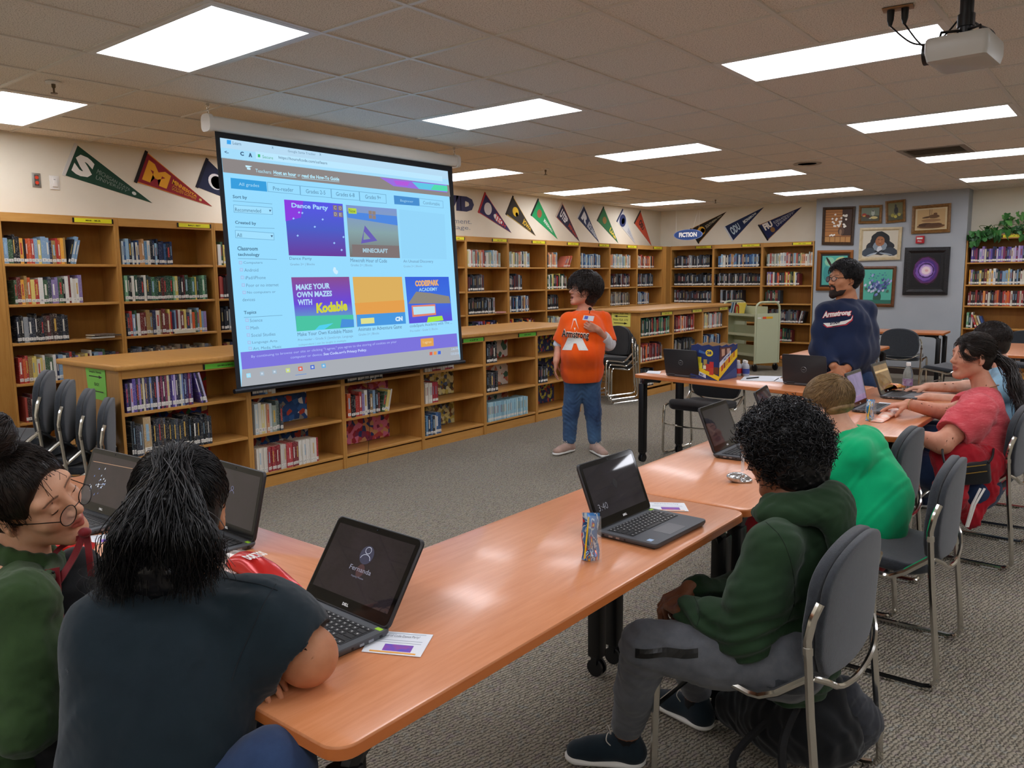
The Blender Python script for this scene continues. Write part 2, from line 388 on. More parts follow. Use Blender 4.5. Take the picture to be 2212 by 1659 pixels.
MB().box(-6.985, -6.90, 13.11, 13.29, 0, 2.075).build('bookcase_corner_filler', M_oakV); tag(bpy.data.objects['bookcase_corner_filler'], 'plain oak filler panel joining the tall bookcases in the room corner', 'panel')
BX = [-6.90, -6.07, -5.19, -4.325]
brows = [[(.06, .93, 'dark', 0), (.06, .97, 'black', 3), (.06, .99, 'dark', 0), (.1, .9, 'dark', 0), (.05, .6, 'mix', 0)],
         [(.08, .97, 'blue', 0), (.07, .98, 'black', 0), (.14, .62, 'black', 0), (.05, .5, 'mix', 0), (.0, .3, 'dark', 0)],
         [(.07, .98, 'light', 0), (.08, .74, 'mix', 0), (.06, .36, 'green', 0), (.04, .84, 'dark', 1), (.3, .62, 'green', 0)]]
BK = ['below the gold eagle pennant', 'below the light blue pennant', 'beside the blue grey column']
for k in range(3):
    w_ = BX[k+1]-BX[k]
    t = bookcase(w_, .30, 2.08, TALL, 'tall oak bookcase of fiction on the far wall '+BK[k], (BX[k], 13.28, 0), 0, 'tall bookcases on the far wall')
    strip(t, w_, 2.045, '#e2d92a', ['DRA - EVA', 'FAR - GAT', 'GRI - HAR'][k], (.6, .95))
    for r_, (a, b_, pal, sty) in enumerate(brows[k]):
        BOOKS.append((Matrix.Translation((BX[k], 13.285, TALL[r_])), w_, a, b_, pal, .222, 'back', r_, 'far bookcase '+BK[k], sty, .17))
for k, x in enumerate((-2.145, -1.235, -.33)):
    t = bookcase(.9, .30, 2.08, TALL, 'tall oak bookcase '+['under the ivy, beside the blue grey column', 'under the ivy, second past the column', 'third past the blue grey column'][k], (x, 13.28, 0), 0, 'tall bookcases past the column')
    strip(t, .9, 2.045, '#e2d92a', ['A - BAR', 'BEN - CHO', 'CLE - DAV'][k], (.5, .95))
    for r_, (a, b_, pal, sty) in enumerate([(.05, .98, 'purple', 0), (.04, .97, 'mix', 0), (.04, .86, 'red', 0), (.04, .14, 'green', 4)]):
        if k < 2: BOOKS.append((Matrix.Translation((x, 13.285, TALL[r_])), .9, a, b_, pal, .222, 'ivy', r_, ['ivy topped bookcase by the column', 'second ivy topped bookcase'][k], sty, .17))

# low double shelves
LOW = [.70, .41, .115]
AY = [2.32, 3.233, 4.094, 4.99, 5.85, 6.697, 7.54]
def paper(name, cols, sc, dist=0, cell=True):
    m = mat(name, cols[0], .7); v = coords(m, 'Object', (1, 1, 1))
    if cell:
        n = N(m, 'ShaderNodeTexVoronoi', i_Scale=sc); m.node_tree.links.new(v, n.inputs['Vector']); s_ = N(m, 'ShaderNodeSeparateColor'); m.node_tree.links.new(n.outputs['Color'], s_.inputs[0]); f = s_.outputs[0]
    else: f = noise(m, v, sc, 2, .5, dist)
    k = len(cols); link(m, ramp(m, f, [((i/k), c) for i, c in enumerate(cols)], 'CONSTANT'), 'Base Color'); return m
PAP = [paper('wrapping_red_blue_green', ['#7c1b20', '#1c3f86', '#8f2418', '#1d5a2b', '#b3302a', '#27304f', '#c8b070', '#6f1722'], 26),
       paper('wrapping_blue_white', ['#1f4577', '#274f86', '#2c5c96', '#1b3c6b', '#8b8578', '#d8d8d2', '#234a7e', '#b0402e'], 24),
       paper('wrapping_pink_red', ['#b4453f', '#c98a57', '#7d2b46', '#d0708a', '#2c3766', '#c59060', '#9c2430', '#c76a7f'], 24),
       paper('wrapping_comic_olive', ['#8a7b35', '#b7a24a', '#3b3626', '#c9bd8a', '#6f4a2b', '#d0c27a', '#4d5a72', '#8d8466'], 30),
       paper('wrapping_white_pattern', ['#cfc6ba', '#d6cdc1', '#cfc6ba', '#9c3b33', '#d2cabe', '#3c6350', '#cbc1b4', '#b46a4a'], 22),
       paper('wrapping_navy_yellow', ['#1f2748', '#2b3560', '#8e8a2f', '#202a4c', '#9b3a2a', '#27325a', '#b0a844', '#1c2445'], 34)]
lowrows = [[(.02, .6, 'purple', 5), (.04, .68, 'dark', 6), (.1, .3, 'mix', 0)], [(.02, .26, 'blue', 0), (.03, .33, 'light', 0), (.03, .7, 'manga', 0)],
           [(.04, .5, 'black', 0), (.03, .56, 'mix', 1)], [(.03, .5, 'manga', 0), (.03, .23, 'manga', 0), (.03, .26, 'blue', 0)],
           [(.03, .24, 'black', 0), (.03, .2, 'dark', 0), (.03, .84, 'sky', 0)], [(.5, .5, 'mix', 0), (.03, .22, 'dark', 0)]]
AP = ['with the red and green paper backing', 'with the blue paper backing', 'with the pink paper backing', 'with the olive comic paper backing', 'with the white paper backing', 'with the navy paper backing']
for k in range(6):
    w_ = AY[k+1]-AY[k]
    t = bookcase(w_, .82, .975, LOW, 'low double sided oak bookcase '+AP[k], (-5.03, AY[k], 0), R(90), 'low bookcases under the screen', top=False, fascia=.055, dback=.30)
    MB().box(.02, w_-.02, .80, .815, .0, .97).build('rear_panel', M_oakB, t)
    strip(t, w_, .947, '#67c23a', ['GN 803 & 800.92', '', 'GRAPHIC', '', '800-899', '900-969'][k] or 'GN', (.64, .98))
    for z0, z1 in ((.12, .385), (.415, .675), (.705, .92)):
        MB().box(.06, w_*.82, .275, .2868, z0, z1).build('paper_backing', PAP[k], t)
    for r_, (a, b_, pal, sty) in enumerate(lowrows[k]):
        if b_ > a+.01: BOOKS.append((M90(-5.02, AY[k])@Matrix.Translation((0, 0, LOW[r_])), w_, a, b_, pal, .225 if sty in (5, 6) or pal == 'light' else .2, 'low', r_, 'low shelf '+AP[k].replace('with the ', 'with '), sty, .15))
ct = MB().prism([(x, y, .975) for x, y in roundrect(-5.88, -4.995, 2.285, 7.57, .02, 3)], (0, 0, .036)).build('counter_top', M_oakH, bevel=.014, seg=3)
tag(ct, 'long oak counter top with rounded edge along the low shelves below the screen', 'counter top')
BYY = [8.78, 9.68, 10.58, 11.47]; LOWB = [.78, .455, .13]
Brows = [[(.04, .9, 'green', 0), (.03, .68, 'red', 0), (.03, .45, 'dark', 0)], [(.05, .74, 'red', 0), (.05, .78, 'black', 0), (.04, .6, 'mix', 0)], [(.05, .76, 'light', 0), (.05, .75, 'blue', 0), (.05, .5, 'mix', 0)]]
BP = ['next to the yellow arrow sign', 'second past the arrow sign', 'beside the book cart']
for k in range(3):
    w_ = BYY[k+1]-BYY[k]
    t = bookcase(w_, .80, 1.08, LOWB, 'low double sided oak fiction bookcase '+BP[k].replace('nearest', 'next to'), (-4.975, BYY[k], 0), R(90), 'low fiction bookcases', top=False, fascia=.06, dback=.30)
    MB().box(.02, w_-.02, .78, .795, .0, 1.07).build('rear_panel', M_oakB, t)
    strip(t, w_, 1.05, '#e2dc4e', ['HUB - KIZ', 'KLA - LYO', 'MAC - MUR'][k], (.62, .95))
    for r_, (a, b_, pal, sty) in enumerate(Brows[k]):
        BOOKS.append((M90(-4.97, BYY[k])@Matrix.Translation((0, 0, LOWB[r_])), w_, a, b_, pal, .225, 'fic', r_, 'fiction low shelf '+BP[k].replace('nearest', 'next to').replace('between two others, ', ''), sty, .16))
ct = MB().prism([(x, y, 1.08) for x, y in roundrect(-5.81, -4.94, 8.74, 11.5, .02, 3)], (0, 0, .036)).build('counter_top', M_oakH, bevel=.014, seg=3)
tag(ct, 'oak counter top over the fiction shelves beside the book cart', 'counter top')

# ================================================================ books
PALS = dict(mix='#2b3350 #1d1f26 #6c2a2a #c9582f #d9c36a #7d9bb5 #cfc9bb #3d5a40 #8a7aa8 #1b1b22 #39424f #b23a35 #9a7c4a #dcdad2 #e0a03a'.split(),
  dark='#1c1e26 #22262f #15161b #2e3440 #3b2d2a #3f4450 #1f2a3a #53585a #28323a #8a8f92 #5a2a2c #1a1c20'.split(),
  black='#121317 #17181d #101116 #1f2127 #24262c #2c2e33 #16181d #3a3b3e #8f9090 #101216'.split(),
  blue='#27466f #1d2c4f #5b86a8 #8fb3c9 #202a44 #345a86 #1a1f30 #b9c6c8 #cfc9bb #b98a5a #3a5f8c #161a26'.split(),
  green='#1d4634 #27523c #15302a #2c3c34 #9c2b2c #1a1c20 #3c6a4c #6fa07a #c9b75c #24333a #5c1f24 #e0ddd0'.split(),
  red='#8e2a2a #b5382e #5c1f24 #6d2a30 #2b1f24 #d0652f #3a2426 #c9c2b2 #1c1c22 #a34a40 #d98a4a #7c6a5a'.split(),
  brown='#5a4636 #7a6a58 #3b3a3e #8c7c66 #4a4f5c #6a5548 #b0a48c #2a2c33 #5c626c #94886f'.split(),
  light='#cfcabb #b9c4c6 #d9d4c4 #8f9a8c #d6c884 #a9b7b0 #3c4046 #c98f6a #e2ded2 #5a6a66 #b3574a #7fa5b8'.split(),
  purple='#3c2f6a #5a4a94 #2a2450 #8a6fae #1d1a33 #c9c2a8 #6f86b8 #7a2f52 #262a3c #b4a4c8'.split(),
  manga='#dcd6cb #d4cdc2 #a3323c #8e2733 #c9c3b9 #b23a42 #7c2430 #dedad0'.split(), sky='#8fb7c6 #9cc4d0 #86aebf #a5cbd4 #b4cfd2 #93bccb'.split())
NAMES = [('navy blue', '#1d2745'), ('black', '#15161b'), ('dark grey', '#3a3e45'), ('grey', '#80858a'), ('dark green', '#1f4634'), ('green', '#4c8058'), ('pale green', '#9fb3a0'), ('red', '#b5382e'), ('maroon', '#5c2328'), ('orange', '#d0652f'),
         ('yellow', '#d9b848'), ('tan', '#a88c62'), ('brown', '#5e4a3a'), ('cream', '#d4ccba'), ('white', '#e4e1da'), ('light blue', '#8fb3c9'), ('blue', '#345a86'), ('purple', '#5a4a94'), ('lilac', '#a894c0'), ('pink', '#c98a8a')]
def hexrgb(h): return np.array([int(h.lstrip('#')[i:i+2], 16) for i in (0, 2, 4)], float)
def cname(h): return min(NAMES, key=lambda n: np.abs(hexrgb(n[1])-hexrgb(h)).sum())[0]
ORD = 'zeroth first second third fourth fifth sixth seventh eighth ninth tenth eleventh twelfth thirteenth fourteenth fifteenth sixteenth seventeenth eighteenth nineteenth twentieth'.split()
ORD += ['twenty '+o for o in ORD[1:10]]+['thirtieth']+['thirty '+o for o in ORD[1:10]]+['fortieth']+['forty '+o for o in ORD[1:10]]+['fiftieth']+['fifty '+o for o in ORD[1:10]]
M_cover = mat('book_cover', '#808080', .4, spec=.4); _m = M_cover
_oi = N(_m, 'ShaderNodeObjectInfo'); _tc = N(_m, 'ShaderNodeTexCoord'); _mp = N(_m, 'ShaderNodeMapping'); _cb = N(_m, 'ShaderNodeCombineXYZ')
_ml = N(_m, 'ShaderNodeMath', operation='MULTIPLY'); _ml.inputs[1].default_value = 37; _m.node_tree.links.new(_oi.outputs['Random'], _ml.inputs[0])
for k in range(3): _m.node_tree.links.new(_ml.outputs[0], _cb.inputs[k])
_m.node_tree.links.new(_tc.outputs['Object'], _mp.inputs[0]); _m.node_tree.links.new(_cb.outputs[0], _mp.inputs['Location']); _mp.inputs['Scale'].default_value = (2.2, .5, 9)
_f = noise(_m, _mp.outputs[0], 2.6, 3, .7); _r = N(_m, 'ShaderNodeValToRGB'); _r.color_ramp.elements[0].position = .56; _r.color_ramp.elements[1].position = .62
_m.node_tree.links.new(_f, _r.inputs[0]); _mx = N(_m, 'ShaderNodeMix', data_type='RGBA'); _mf = N(_m, 'ShaderNodeMath', operation='MULTIPLY'); _mf.inputs[1].default_value = .5
_m.node_tree.links.new(_r.outputs[0], _mf.inputs[0]); _m.node_tree.links.new(_mf.outputs[0], _mx.inputs[0]); _m.node_tree.links.new(_oi.outputs['Color'], _mx.inputs[6]); _mx.inputs[7].default_value = lin('#c9c4b4'); link(_m, _mx.outputs[2], 'Base Color')
M_page = mat('book_pages', '#d8ccb0', .9); M_stick = mat('call_number_label', '#e4e0d6', .6); M_dot = mat('call_number_ink', '#4a4650', .6)
# unit book: spine faces -y, x thickness, y depth, z height; cover, page block (slot 1)
ub = MB(); ub.box(0, 1, 0, .06, 0, 1); ub.box(0, .07, .06, 1, 0, 1); ub.box(.93, 1, .06, 1, 0, 1); ub.cur = 1; ub.box(.07, .93, .06, .97, .015, .985)
me_book = ub.mesh('book', [M_cover, M_page], bevel=0)
us = MB(); us.box(.04, .96, -.004, 0, .08, .2); us.cur = 1; us.box(.25, .75, -.006, -.004, .11, .125).box(.3, .7, -.006, -.004, .15, .165)
me_stick = us.mesh('spine_label', [M_stick, M_dot])
ti = MB(); ti.box(.3, .7, -.003, 0, .36, .82); me_title = ti.mesh('title_band', M_cover)
ALLB = []
for ci, (M, w_, a, b_, pal, hh, zone, row, place, sty, dep) in enumerate(BOOKS):
    rr = random.Random(ci*13+5); x = .022+a*(w_-.044); xe = .022+b_*(w_-.044); n = 0; cols = PALS[pal]; prev = None; batch = []
    while x < xe-.012:
        th = rr.choice((.016, .02, .024, .028, .034)) if pal not in ('manga', 'sky') else .0175
        if sty == 5: th = .014 if n not in (3,) else .022
        if sty == 6: th = rr.choice((.012, .016, .02))
        h = hh*(rr.uniform(.84, 1.04) if pal not in ('manga', 'sky') else rr.uniform(.92, .95)); n += 1
        if sty == 5: h = hh*(.96 if n > 3 else .84)
        c = cols[(n//3) % len(cols)] if pal in ('manga',) else rr.choice(cols)
        if zone == 'low' and sty == 6 and n == 6: th, h, c = .05, hh*1.1, '#b59a72'
        batch.append([M@Matrix.Translation((x, .012+rr.uniform(0, .012), 0)), th, h, min(dep, .17)*rr.uniform(.85, 1), c, n, row, place, zone]); x += th+.0008
    if sty in (1, 5) and len(batch) > 6:       # the last few lean
        for q, e in enumerate(batch[-3:]):
            ang = R(14 if sty == 1 else -13); s_ = e[2]*abs(math.sin(ang)); base = e[0].translation
            Ml = Matrix.Translation((0, 0, 0)); 
            if ang > 0: Mt = Matrix.Translation((.004+q*.003, 0, 0))@Matrix.Rotation(ang, 4, 'Y')
            else: Mt = Matrix.Translation((s_+.012, 0, e[1]*0))@Matrix.Rotation(ang, 4, 'Y')
            e[0] = e[0]@Mt@Matrix.Translation((0, 0, (e[1] if ang > 0 else 0)*abs(math.sin(ang))*1.0))
    if sty == 2:                                # a leaning red fan after the upright ones
        for q in range(5):
            batch.append([M@Matrix.Translation((xe+.16+q*.035, .02, .012))@Matrix.Rotation(R(34-q*2), 4, 'Y'), .022, .19, .14, ['#b0614a', '#a8503c', '#c98a5c', '#9c3b2c', '#c25a3a'][q], n+q+1, row, place, zone])
    if sty == 4:
        for q, cc in enumerate(('#c03a3a', '#d4b06a', '#b8b4a8', '#33508a')):
            batch.append([M@Matrix.Translation((xe+.03+q*.035, .02, .004))@Matrix.Rotation(R(-20), 4, 'Y'), .024, .2-.008*q, .15, cc, n+q+1, row, place, zone])
    if sty == 3: batch[-1][1] = .1
    ALLB += batch
def seen(e):
    p = np.array(e[0].translation)+np.array([0, 0, e[2]/2])-CAM; t = p@CF; u, v = 1106+FOC*(p@CR)/t, 829.5-FOC*(p@CU)/t
    if not (-30 < u < 2240): return 0
    if 470 < u < 1000 and v < 790+(1000-u)*.1 and e[8] != 'x': return 0
    if e[8] == 'tall' and e[7].find('maroon') >= 0 and e[6] > 3: return 0
    return e[1]*e[2]/t**2
order = sorted(range(len(ALLB)), key=lambda i: -seen(ALLB[i]))
top = set(order[:296])
SH = ['top', 'second', 'third', 'fourth', 'fifth', 'sixth']
stuff_v = []; stuff_f = []; stuff_c = []; stuff_m = []
for i, (M, th, h, d, c, n, row, place, zone) in enumerate(ALLB):
    S = M@Matrix.Diagonal((th, d, h, 1))
    if i in top:
        o = bpy.data.objects.new('book', me_book); COL.objects.link(o); o.matrix_world = S; o.color = lin(c)
        tag(o, f'{cname(c)} book {ORD[min(n, 59)]} on {SH[row]} shelf, {place}', 'book', group='books on the '+place)
        s_ = bpy.data.objects.new('spine_label', me_stick); COL.objects.link(s_); s_.parent = o
        if i % 2 == 0:
            s_ = bpy.data.objects.new('title_band', me_title); COL.objects.link(s_); s_.parent = o; s_.color = lin(random.choice(['#d8d2c0', '#c9a24a', '#8fb0c4', '#b43a34', '#e6e2d8']))
    else:
        for (x0, x1, y0, y1, z0, z1, cc) in ((0, 1, 0, 1, 0, 1, c), (.04, .96, -.004, 0, .08, .2, '#e0dcd2'), (.3, .7, -.003, 0, .4, .8, random.choice(['#cfc9b8', '#9a8a5a', '#7a93a6', '#8a4a44', c, c]))):
            k = len(stuff_v); stuff_v += [tuple(S@Vector(p)) for p in ((x0, y0, z0), (x1, y0, z0), (x1, y1, z0), (x0, y1, z0), (x0, y0, z1), (x1, y0, z1), (x1, y1, z1), (x0, y1, z1))]
            fs = [(0, 3, 2, 1), (4, 5, 6, 7), (0, 1, 5, 4), (1, 2, 6, 5), (2, 3, 7, 6), (3, 0, 4, 7)]
            stuff_f += [tuple(a+k for a in f) for f in fs]; stuff_c += [lin(cc)]*24
M_bst = mat('distant_book_covers', '#808080', .45); _a = N(M_bst, 'ShaderNodeVertexColor', layer_name='cover'); link(M_bst, _a.outputs[0], 'Base Color')
me = bpy.data.meshes.new('shelved_books'); me.from_pydata(stuff_v, [], stuff_f); me.materials.append(M_bst)
ca = me.color_attributes.new('cover', 'FLOAT_COLOR', 'CORNER'); ca.data.foreach_set('color', np.array(stuff_c, dtype=np.float32).ravel())
o = bpy.data.objects.new('shelved_books', me); COL.objects.link(o); tag(o, 'many more upright books with white spine labels on the farther shelves', 'books', kind='stuff')
# a few single lying books
def lying(loc, dims, rz, c, lb):
    o = bpy.data.objects.new('book', me_book); COL.objects.link(o); o.color = lin(c)
    o.matrix_world = Matrix.Translation(loc)@Matrix.Rotation(R(rz), 4, 'Z')@Matrix.Rotation(R(90), 4, 'Y')@Matrix.Diagonal((dims[0], dims[1], dims[2], 1)); tag(o, lb, 'book')
lying((-6.955, 3.75, 1.06+.032), (.032, .14, .2), 90, '#d8d0b8', 'thick cream book lying flat in front of the upright row, third shelf')
for q, (y, z, c, lb) in enumerate(((3.0, 1.062, '#b9b4a8', 'thin pale book lying flat at the bare end of the third shelf'), (3.07, 1.075, '#4a3c2c', 'brown book lying on two others at the shelf end'), (3.03, 1.083, '#6a5a50', 'dull dark book on top of a small flat pile'))):
    lying((-6.93, y, z+.012), (.012, .13, .19), 90+q*7, c, lb)
lying((-6.94, 8.34, 1.06+.02), (.02, .13, .2), 90, '#c98a80', 'pink book lying flat beside a row of black books')
# ================================================================ pennants
def felt(c): return mat('felt_'+c, c, .9, sheen=.2)
def pennant(P, pl, top, bot, tip, c, band, border, label, texts, deco=()):
    T, B, E = P(*top, pl), P(*bot, pl), P(*tip, pl); mid = (T+B)/2; half = (T-B)/2; ax = E-mid
    nrm = Vector((1, 0, 0)) if P is onX else Vector((0, -1, 0))
    root = wthing('pennant', label, 'pennant', mid, 'college pennants')
    lo, hi = (B, T)
    MB().prism([B, E, T] if ((E-B).cross(T-B)).dot(nrm) > 0 else [T, E, B], nrm*.004).build('felt', felt(c), root)
    axn = ax.normalized()
    if border:
        for a, b_ in ((T, E), (B, E)):
            s_ = (mid+ax*.35-(a+b_)/2).normalized()*.012
            MB().prism([a+nrm*.0042, b_+nrm*.0042, b_+nrm*.0042, a+s_+nrm*.0042][:2]+[a+s_+nrm*.0042], nrm*.001).build('edging', felt(border), root)
            MB().prism([a+nrm*.0041, b_+nrm*.0041, a+s_*.9+nrm*.0041], nrm*.0012)
    if band:
        w_ = axn*.028; ext = half*.06
        MB().prism([B-w_-ext, B-ext, T+ext, T-w_+ext], nrm*.007).build('header_band', felt(band), root)
    def at(u, v): return mid+ax*u+half*(v*(1-u))
    for (s, u0, u1, v0, v1, tc, *bold) in texts:
        m0 = at(u0, v0); m1 = at(u1, v0); m2 = at(u1, v1); m3 = at(u0, v1)
        if (m1-m0).cross(m3-m0).dot(nrm) < 0: m0, m1, m2, m3 = m3, m2, m1, m0
        textquad(s, m0, m1, m2, m3, felt(tc), 'lettering', root, .0062, *(bold or [.03]))
    for (kind, u, v, r1, r2, dc) in deco:
        c_ = at(u, v)+nrm*.0045; h1 = half.length; uu = axn*h1*r1; vv = half.normalized()*h1*r2
        pts = [c_+uu*math.cos(a)+vv*math.sin(a) for a in [2*math.pi*k/18 for k in range(18)]]
        MB().prism(pts, nrm*.0012).build('emblem', felt(dc), root)
W = lambda *a: pennant(onX, XL, *a)
W((167, 314), (141, 379), (328.5, 438.5), '#17412f', '#cfcdc8', None, 'dark green college pennant with a large white letter S, beside the wall switch',
  [('S', .03, .25, -.72, .72, '#e8e6df', .06), ('MICHIGAN STATE', .29, .7, .0, .42, '#7f9187', .0), ('UNIVERSITY', .30, .68, -.5, -.12, '#7f9187', 0)], [('o', .76, .0, .14, .1, '#cfd5cf')])
W((318.5, 330), (296, 394), (457.8, 446), '#8e1f2b', '#1a1414', '#e08a2c', 'maroon college pennant with a large gold letter M above the tall bookcases',
  [('M', .04, .36, -.72, .66, '#e9a62c', .08), ('MINNESOTA', .4, .76, .02, .55, '#e9a62c'), ('GOLDEN GOPHERS', .42, .76, -.6, -.08, '#d89a2c', .0)], [('o', .82, 0, .1, .08, '#c9b070')])
W((449.4, 346), (428, 405), (565, 458), '#1f2743', '#14182c', None, 'navy college pennant with a white oval swirl, half hidden by the screen', [], [('o', .2, 0, .55, .5, '#e6e6e6'), ('o', .22, 0, .45, .4, '#1f2743'), ('o', .3, .2, .2, .15, '#e6e6e6')])
W((1048.8, 418.4), (1034.8, 459.6), (1104.4, 503.2), '#2a2356', '#b02a32', '#c4303a', 'purple and white TECH pennant with red edging and red lettering', [('TECH', .42, .78, -.6, .6, '#c8323a')], [('o', .18, 0, .55, .55, '#dcd8d8'), ('o', .52, 0, .7, .28, '#e6e2e0')])
W((1108.9, 426), (1094.2, 464), (1156.8, 509.5), '#2b2926', '#1a1816', '#d9b531', 'black pennant with gold edging and gold lettering, third from the wall lettering', [('IOWA', .5, .8, -.6, .6, '#e0b92e')], [('o', .2, .05, .5, .42, '#e8c02c'), ('o', .26, -.1, .22, .2, '#2b2926')])
W((1163.1, 432), (1148.2, 466), (1204.3, 516.7), '#149a58', '#12201a', None, 'bright green pennant with white MARSHALL lettering', [('MARSHALL', .38, .76, -.35, .35, '#e6efe6')], [('o', .18, 0, .4, .42, '#9a5a3c')])
W((1214.9, 440), (1201.5, 469.3), (1251.7, 522), '#22213f', '#c9b8a8', '#c4502f', 'navy pennant with orange edging and white UTEP lettering', [('UTEP', .06, .36, -.55, .6, '#e6e6ea', .05), ('MINERS', .45, .85, -.5, .5, '#b8402c')])
W((1260.8, 444.5), (1247.9, 471.5), (1294, 524), '#1d2c55', '#cfd2d6', None, 'navy pennant with a large white letter R and grey lettering', [('R', .08, .34, -.6, .6, '#e4e8ee', .07), ('RICE UNIVERSITY', .38, .9, -.7, .7, '#c4ccd4', .04)])
W((1304.4, 449), (1290.8, 477.6), (1335.3, 525.3), '#1f6a3c', '#1c3a28', None, 'dark green pennant with gold UAB lettering', [('UAB', .5, .84, -.6, .6, '#e0c84a', .05)], [('o', .2, 0, .42, .4, '#8a6a34')])
W((1345.5, 454), (1333, 479.4), (1372.2, 527), '#d2d4d4', '#22305e', None, 'small pennant, navy at its base and pale grey towards the tip', [('FLORIDA ATLANTIC', .48, .9, .05, .5, '#5a6a94', 0), ('UNIVERSITY', .5, .85, -.5, -.1, '#5a6a94', 0)], [('o', .16, 0, .75, .8, '#1f2f63'), ('o', .18, 0, .35, .4, '#b4bcd0')])
W((1383.5, 457.5), (1370.8, 483), (1407.2, 531), '#c8461f', '#2a1a14', None, 'orange pennant nearest the room corner'.replace('nearest', 'next to'), [('OSU', .12, .4, -.5, .5, '#1c1614', .05)], [])
W = lambda *a: pennant(onY, YB, *a)
W((1493, 494), (1510.7, 524), (1569.5, 457.2), '#1c1812', '#100e0a', '#c98a2c', 'black pennant with gold edging behind the hanging FICTION sign', [('SOUTHERN MISS', .35, .85, -.25, .35, '#d8cfae', 0)], [('o', .2, 0, .5, .5, '#d9a52f'), ('o', .24, -.1, .25, .3, '#1c1812')])
W((1566.6, 489), (1584.2, 519), (1650.2, 447.5), '#1c2c52', '#cdd2d6', None, 'navy and light blue pennant pointing up, middle one on the far wall', [('ODU', .06, .3, -.6, .6, '#b9cdd8', .04), ('MONARCHS', .42, .78, -.4, .4, '#e2e8ea')], [])
W((1640.7, 485.5), (1660, 517.5), (1732.2, 447), '#182450', '#14161e', '#a8743c', 'navy pennant with white FIU lettering, beside the blue grey column', [('FIU', .05, .26, .0, .9, '#e8e4dc', .06), ('FLORIDA INTERNATIONAL', .3, .82, .1, .6, '#c9ccd4', .0), ('UNIVERSITY', .32, .78, -.5, -.0, '#c9ccd4', 0)], [('o', .2, -.4, .25, .3, '#8a6436')])
# painted wall lettering
M_ltr = mat('navy_wall_lettering', '#262650', .6); M_ltr2 = mat('grey_wall_lettering', '#7d8692', .7)
g = wthing('wall_lettering', 'navy block letters ID painted high on the wall beside the screen', 'lettering', onX(1000, 440, XL))
def WL(s, x0, y0, x1, y1, ytl, ytr, m, par, b=.03):
    textquad(s, onX(x0, y0, XL), onX(x1, y1, XL), onX(x1+.0, ytr, XL), onX(x0, ytl, XL), m, 'lettering', par, .003, b)
WL('VID', 958, 452.5, 1023.5, 459, 419, 426.5, M_ltr, g, .09)
g2 = wthing('wall_lettering', 'two lines of grey words on the wall below the navy letters', 'lettering', onX(1000, 490, XL))
WL('achievement.', 925, 480, 1018, 484, 467, 474, M_ltr2, g2, 0); WL('advantage.', 930, 495.5, 1015.5, 499, 484, 488, M_ltr2, g2, 0)
# outlets
def wallplate(x0, y0, x1, y1, label, c, orange=False):
    q = [onX(x0, y1, XL), onX(x1, y1, XL), onX(x1, y0, XL), onX(x0, y0, XL)]; z0 = min(p.z for p in q); z1 = max(p.z for p in q); ya, yb = q[0].y, q[1].y
    t = wthing('wall_outlet' if orange else 'wall_switch_box', label, 'outlet', (XL, (ya+yb)/2, (z0+z1)/2))
    MB().box(XL, XL+.008, ya, yb, z0, z1).build('cover_plate', M_white if not orange else mat('brushed_plate', '#a8a49a', .4, .6), t, bevel=.002)
    ym = (ya+yb)/2; h = z1-z0
    if orange:
        MB().box(XL+.008, XL+.012, ym-.017, ym+.017, z0+h*.12, z1-h*.12).build('receptacle_body', mat('receptacle_grey', '#55504a', .5), t)
        for k in (.32, .68):
            MB().lathe([(.014, 0), (.014, .004)], (XL+.012, ym, z0+h*k), 14, Matrix.Rotation(R(90), 3, 'Y')).build('receptacle', mat('orange_plastic', '#d8452a', .4), t)
    else:
        MB().box(XL+.008, XL+.022, ym-.02, ym+.02, z0+h*.2, z1-h*.15).build('switch', M_white, t, bevel=.003); MB().box(XL+.022, XL+.0225, ym-.012, ym+.002, z1-h*.3, z1-h*.27).build('switch_slot', M_black, t)
wallplate(70, 375, 89, 404, 'metal wall plate with two orange sockets, above the tall bookcases', '#d8452a', True)
wallplate(108, 381, 129, 409, 'white thermostat box on the wall beside the orange sockets', '#eee')
# hanging FICTION sign
fy = 12.95
c = onY(1486, 507, fy); rx = (onY(1517.5, 507, fy)-c).length; rz_ = (onY(1486, 518.5, fy)-c).length
t = wthing('hanging_sign', 'blue oval FICTION sign hanging on strings in front of the far wall', 'sign', c)
pts = [c+Vector((rx*math.cos(a), 0, rz_*math.sin(a))) for a in [2*math.pi*k/40 for k in range(40)]]
MB().prism(pts, (0, .012, 0)).build('sign_board', mat('sign_lilac_edge', '#7f8fc0', .5), t)
MB().prism([c+(p-c)*.95+Vector((0, -.002, 0)) for p in pts], (0, .002, 0)).build('sign_face', mat('sign_blue', '#1f3f78', .5), t)
h_ = rz_*.45; textquad('FICTION', c+Vector((-rx*.62, -.002, -h_)), c+Vector((rx*.62, -.002, -h_)), c+Vector((rx*.62, -.002, h_)), c+Vector((-rx*.62, -.002, h_)), M_white, 'lettering', t, .001, .05)
for dx, xx in ((-rx*.85, -rx*.85), (rx*.75, rx*.75), (rx*.75, rx*.3)):
    MB().tube([c+Vector((xx, .006, rz_*.5 if xx < 0 else rz_*.9)), (c.x+dx, c.y+.006, HC)], .0015, 4).build('string', M_white, t)

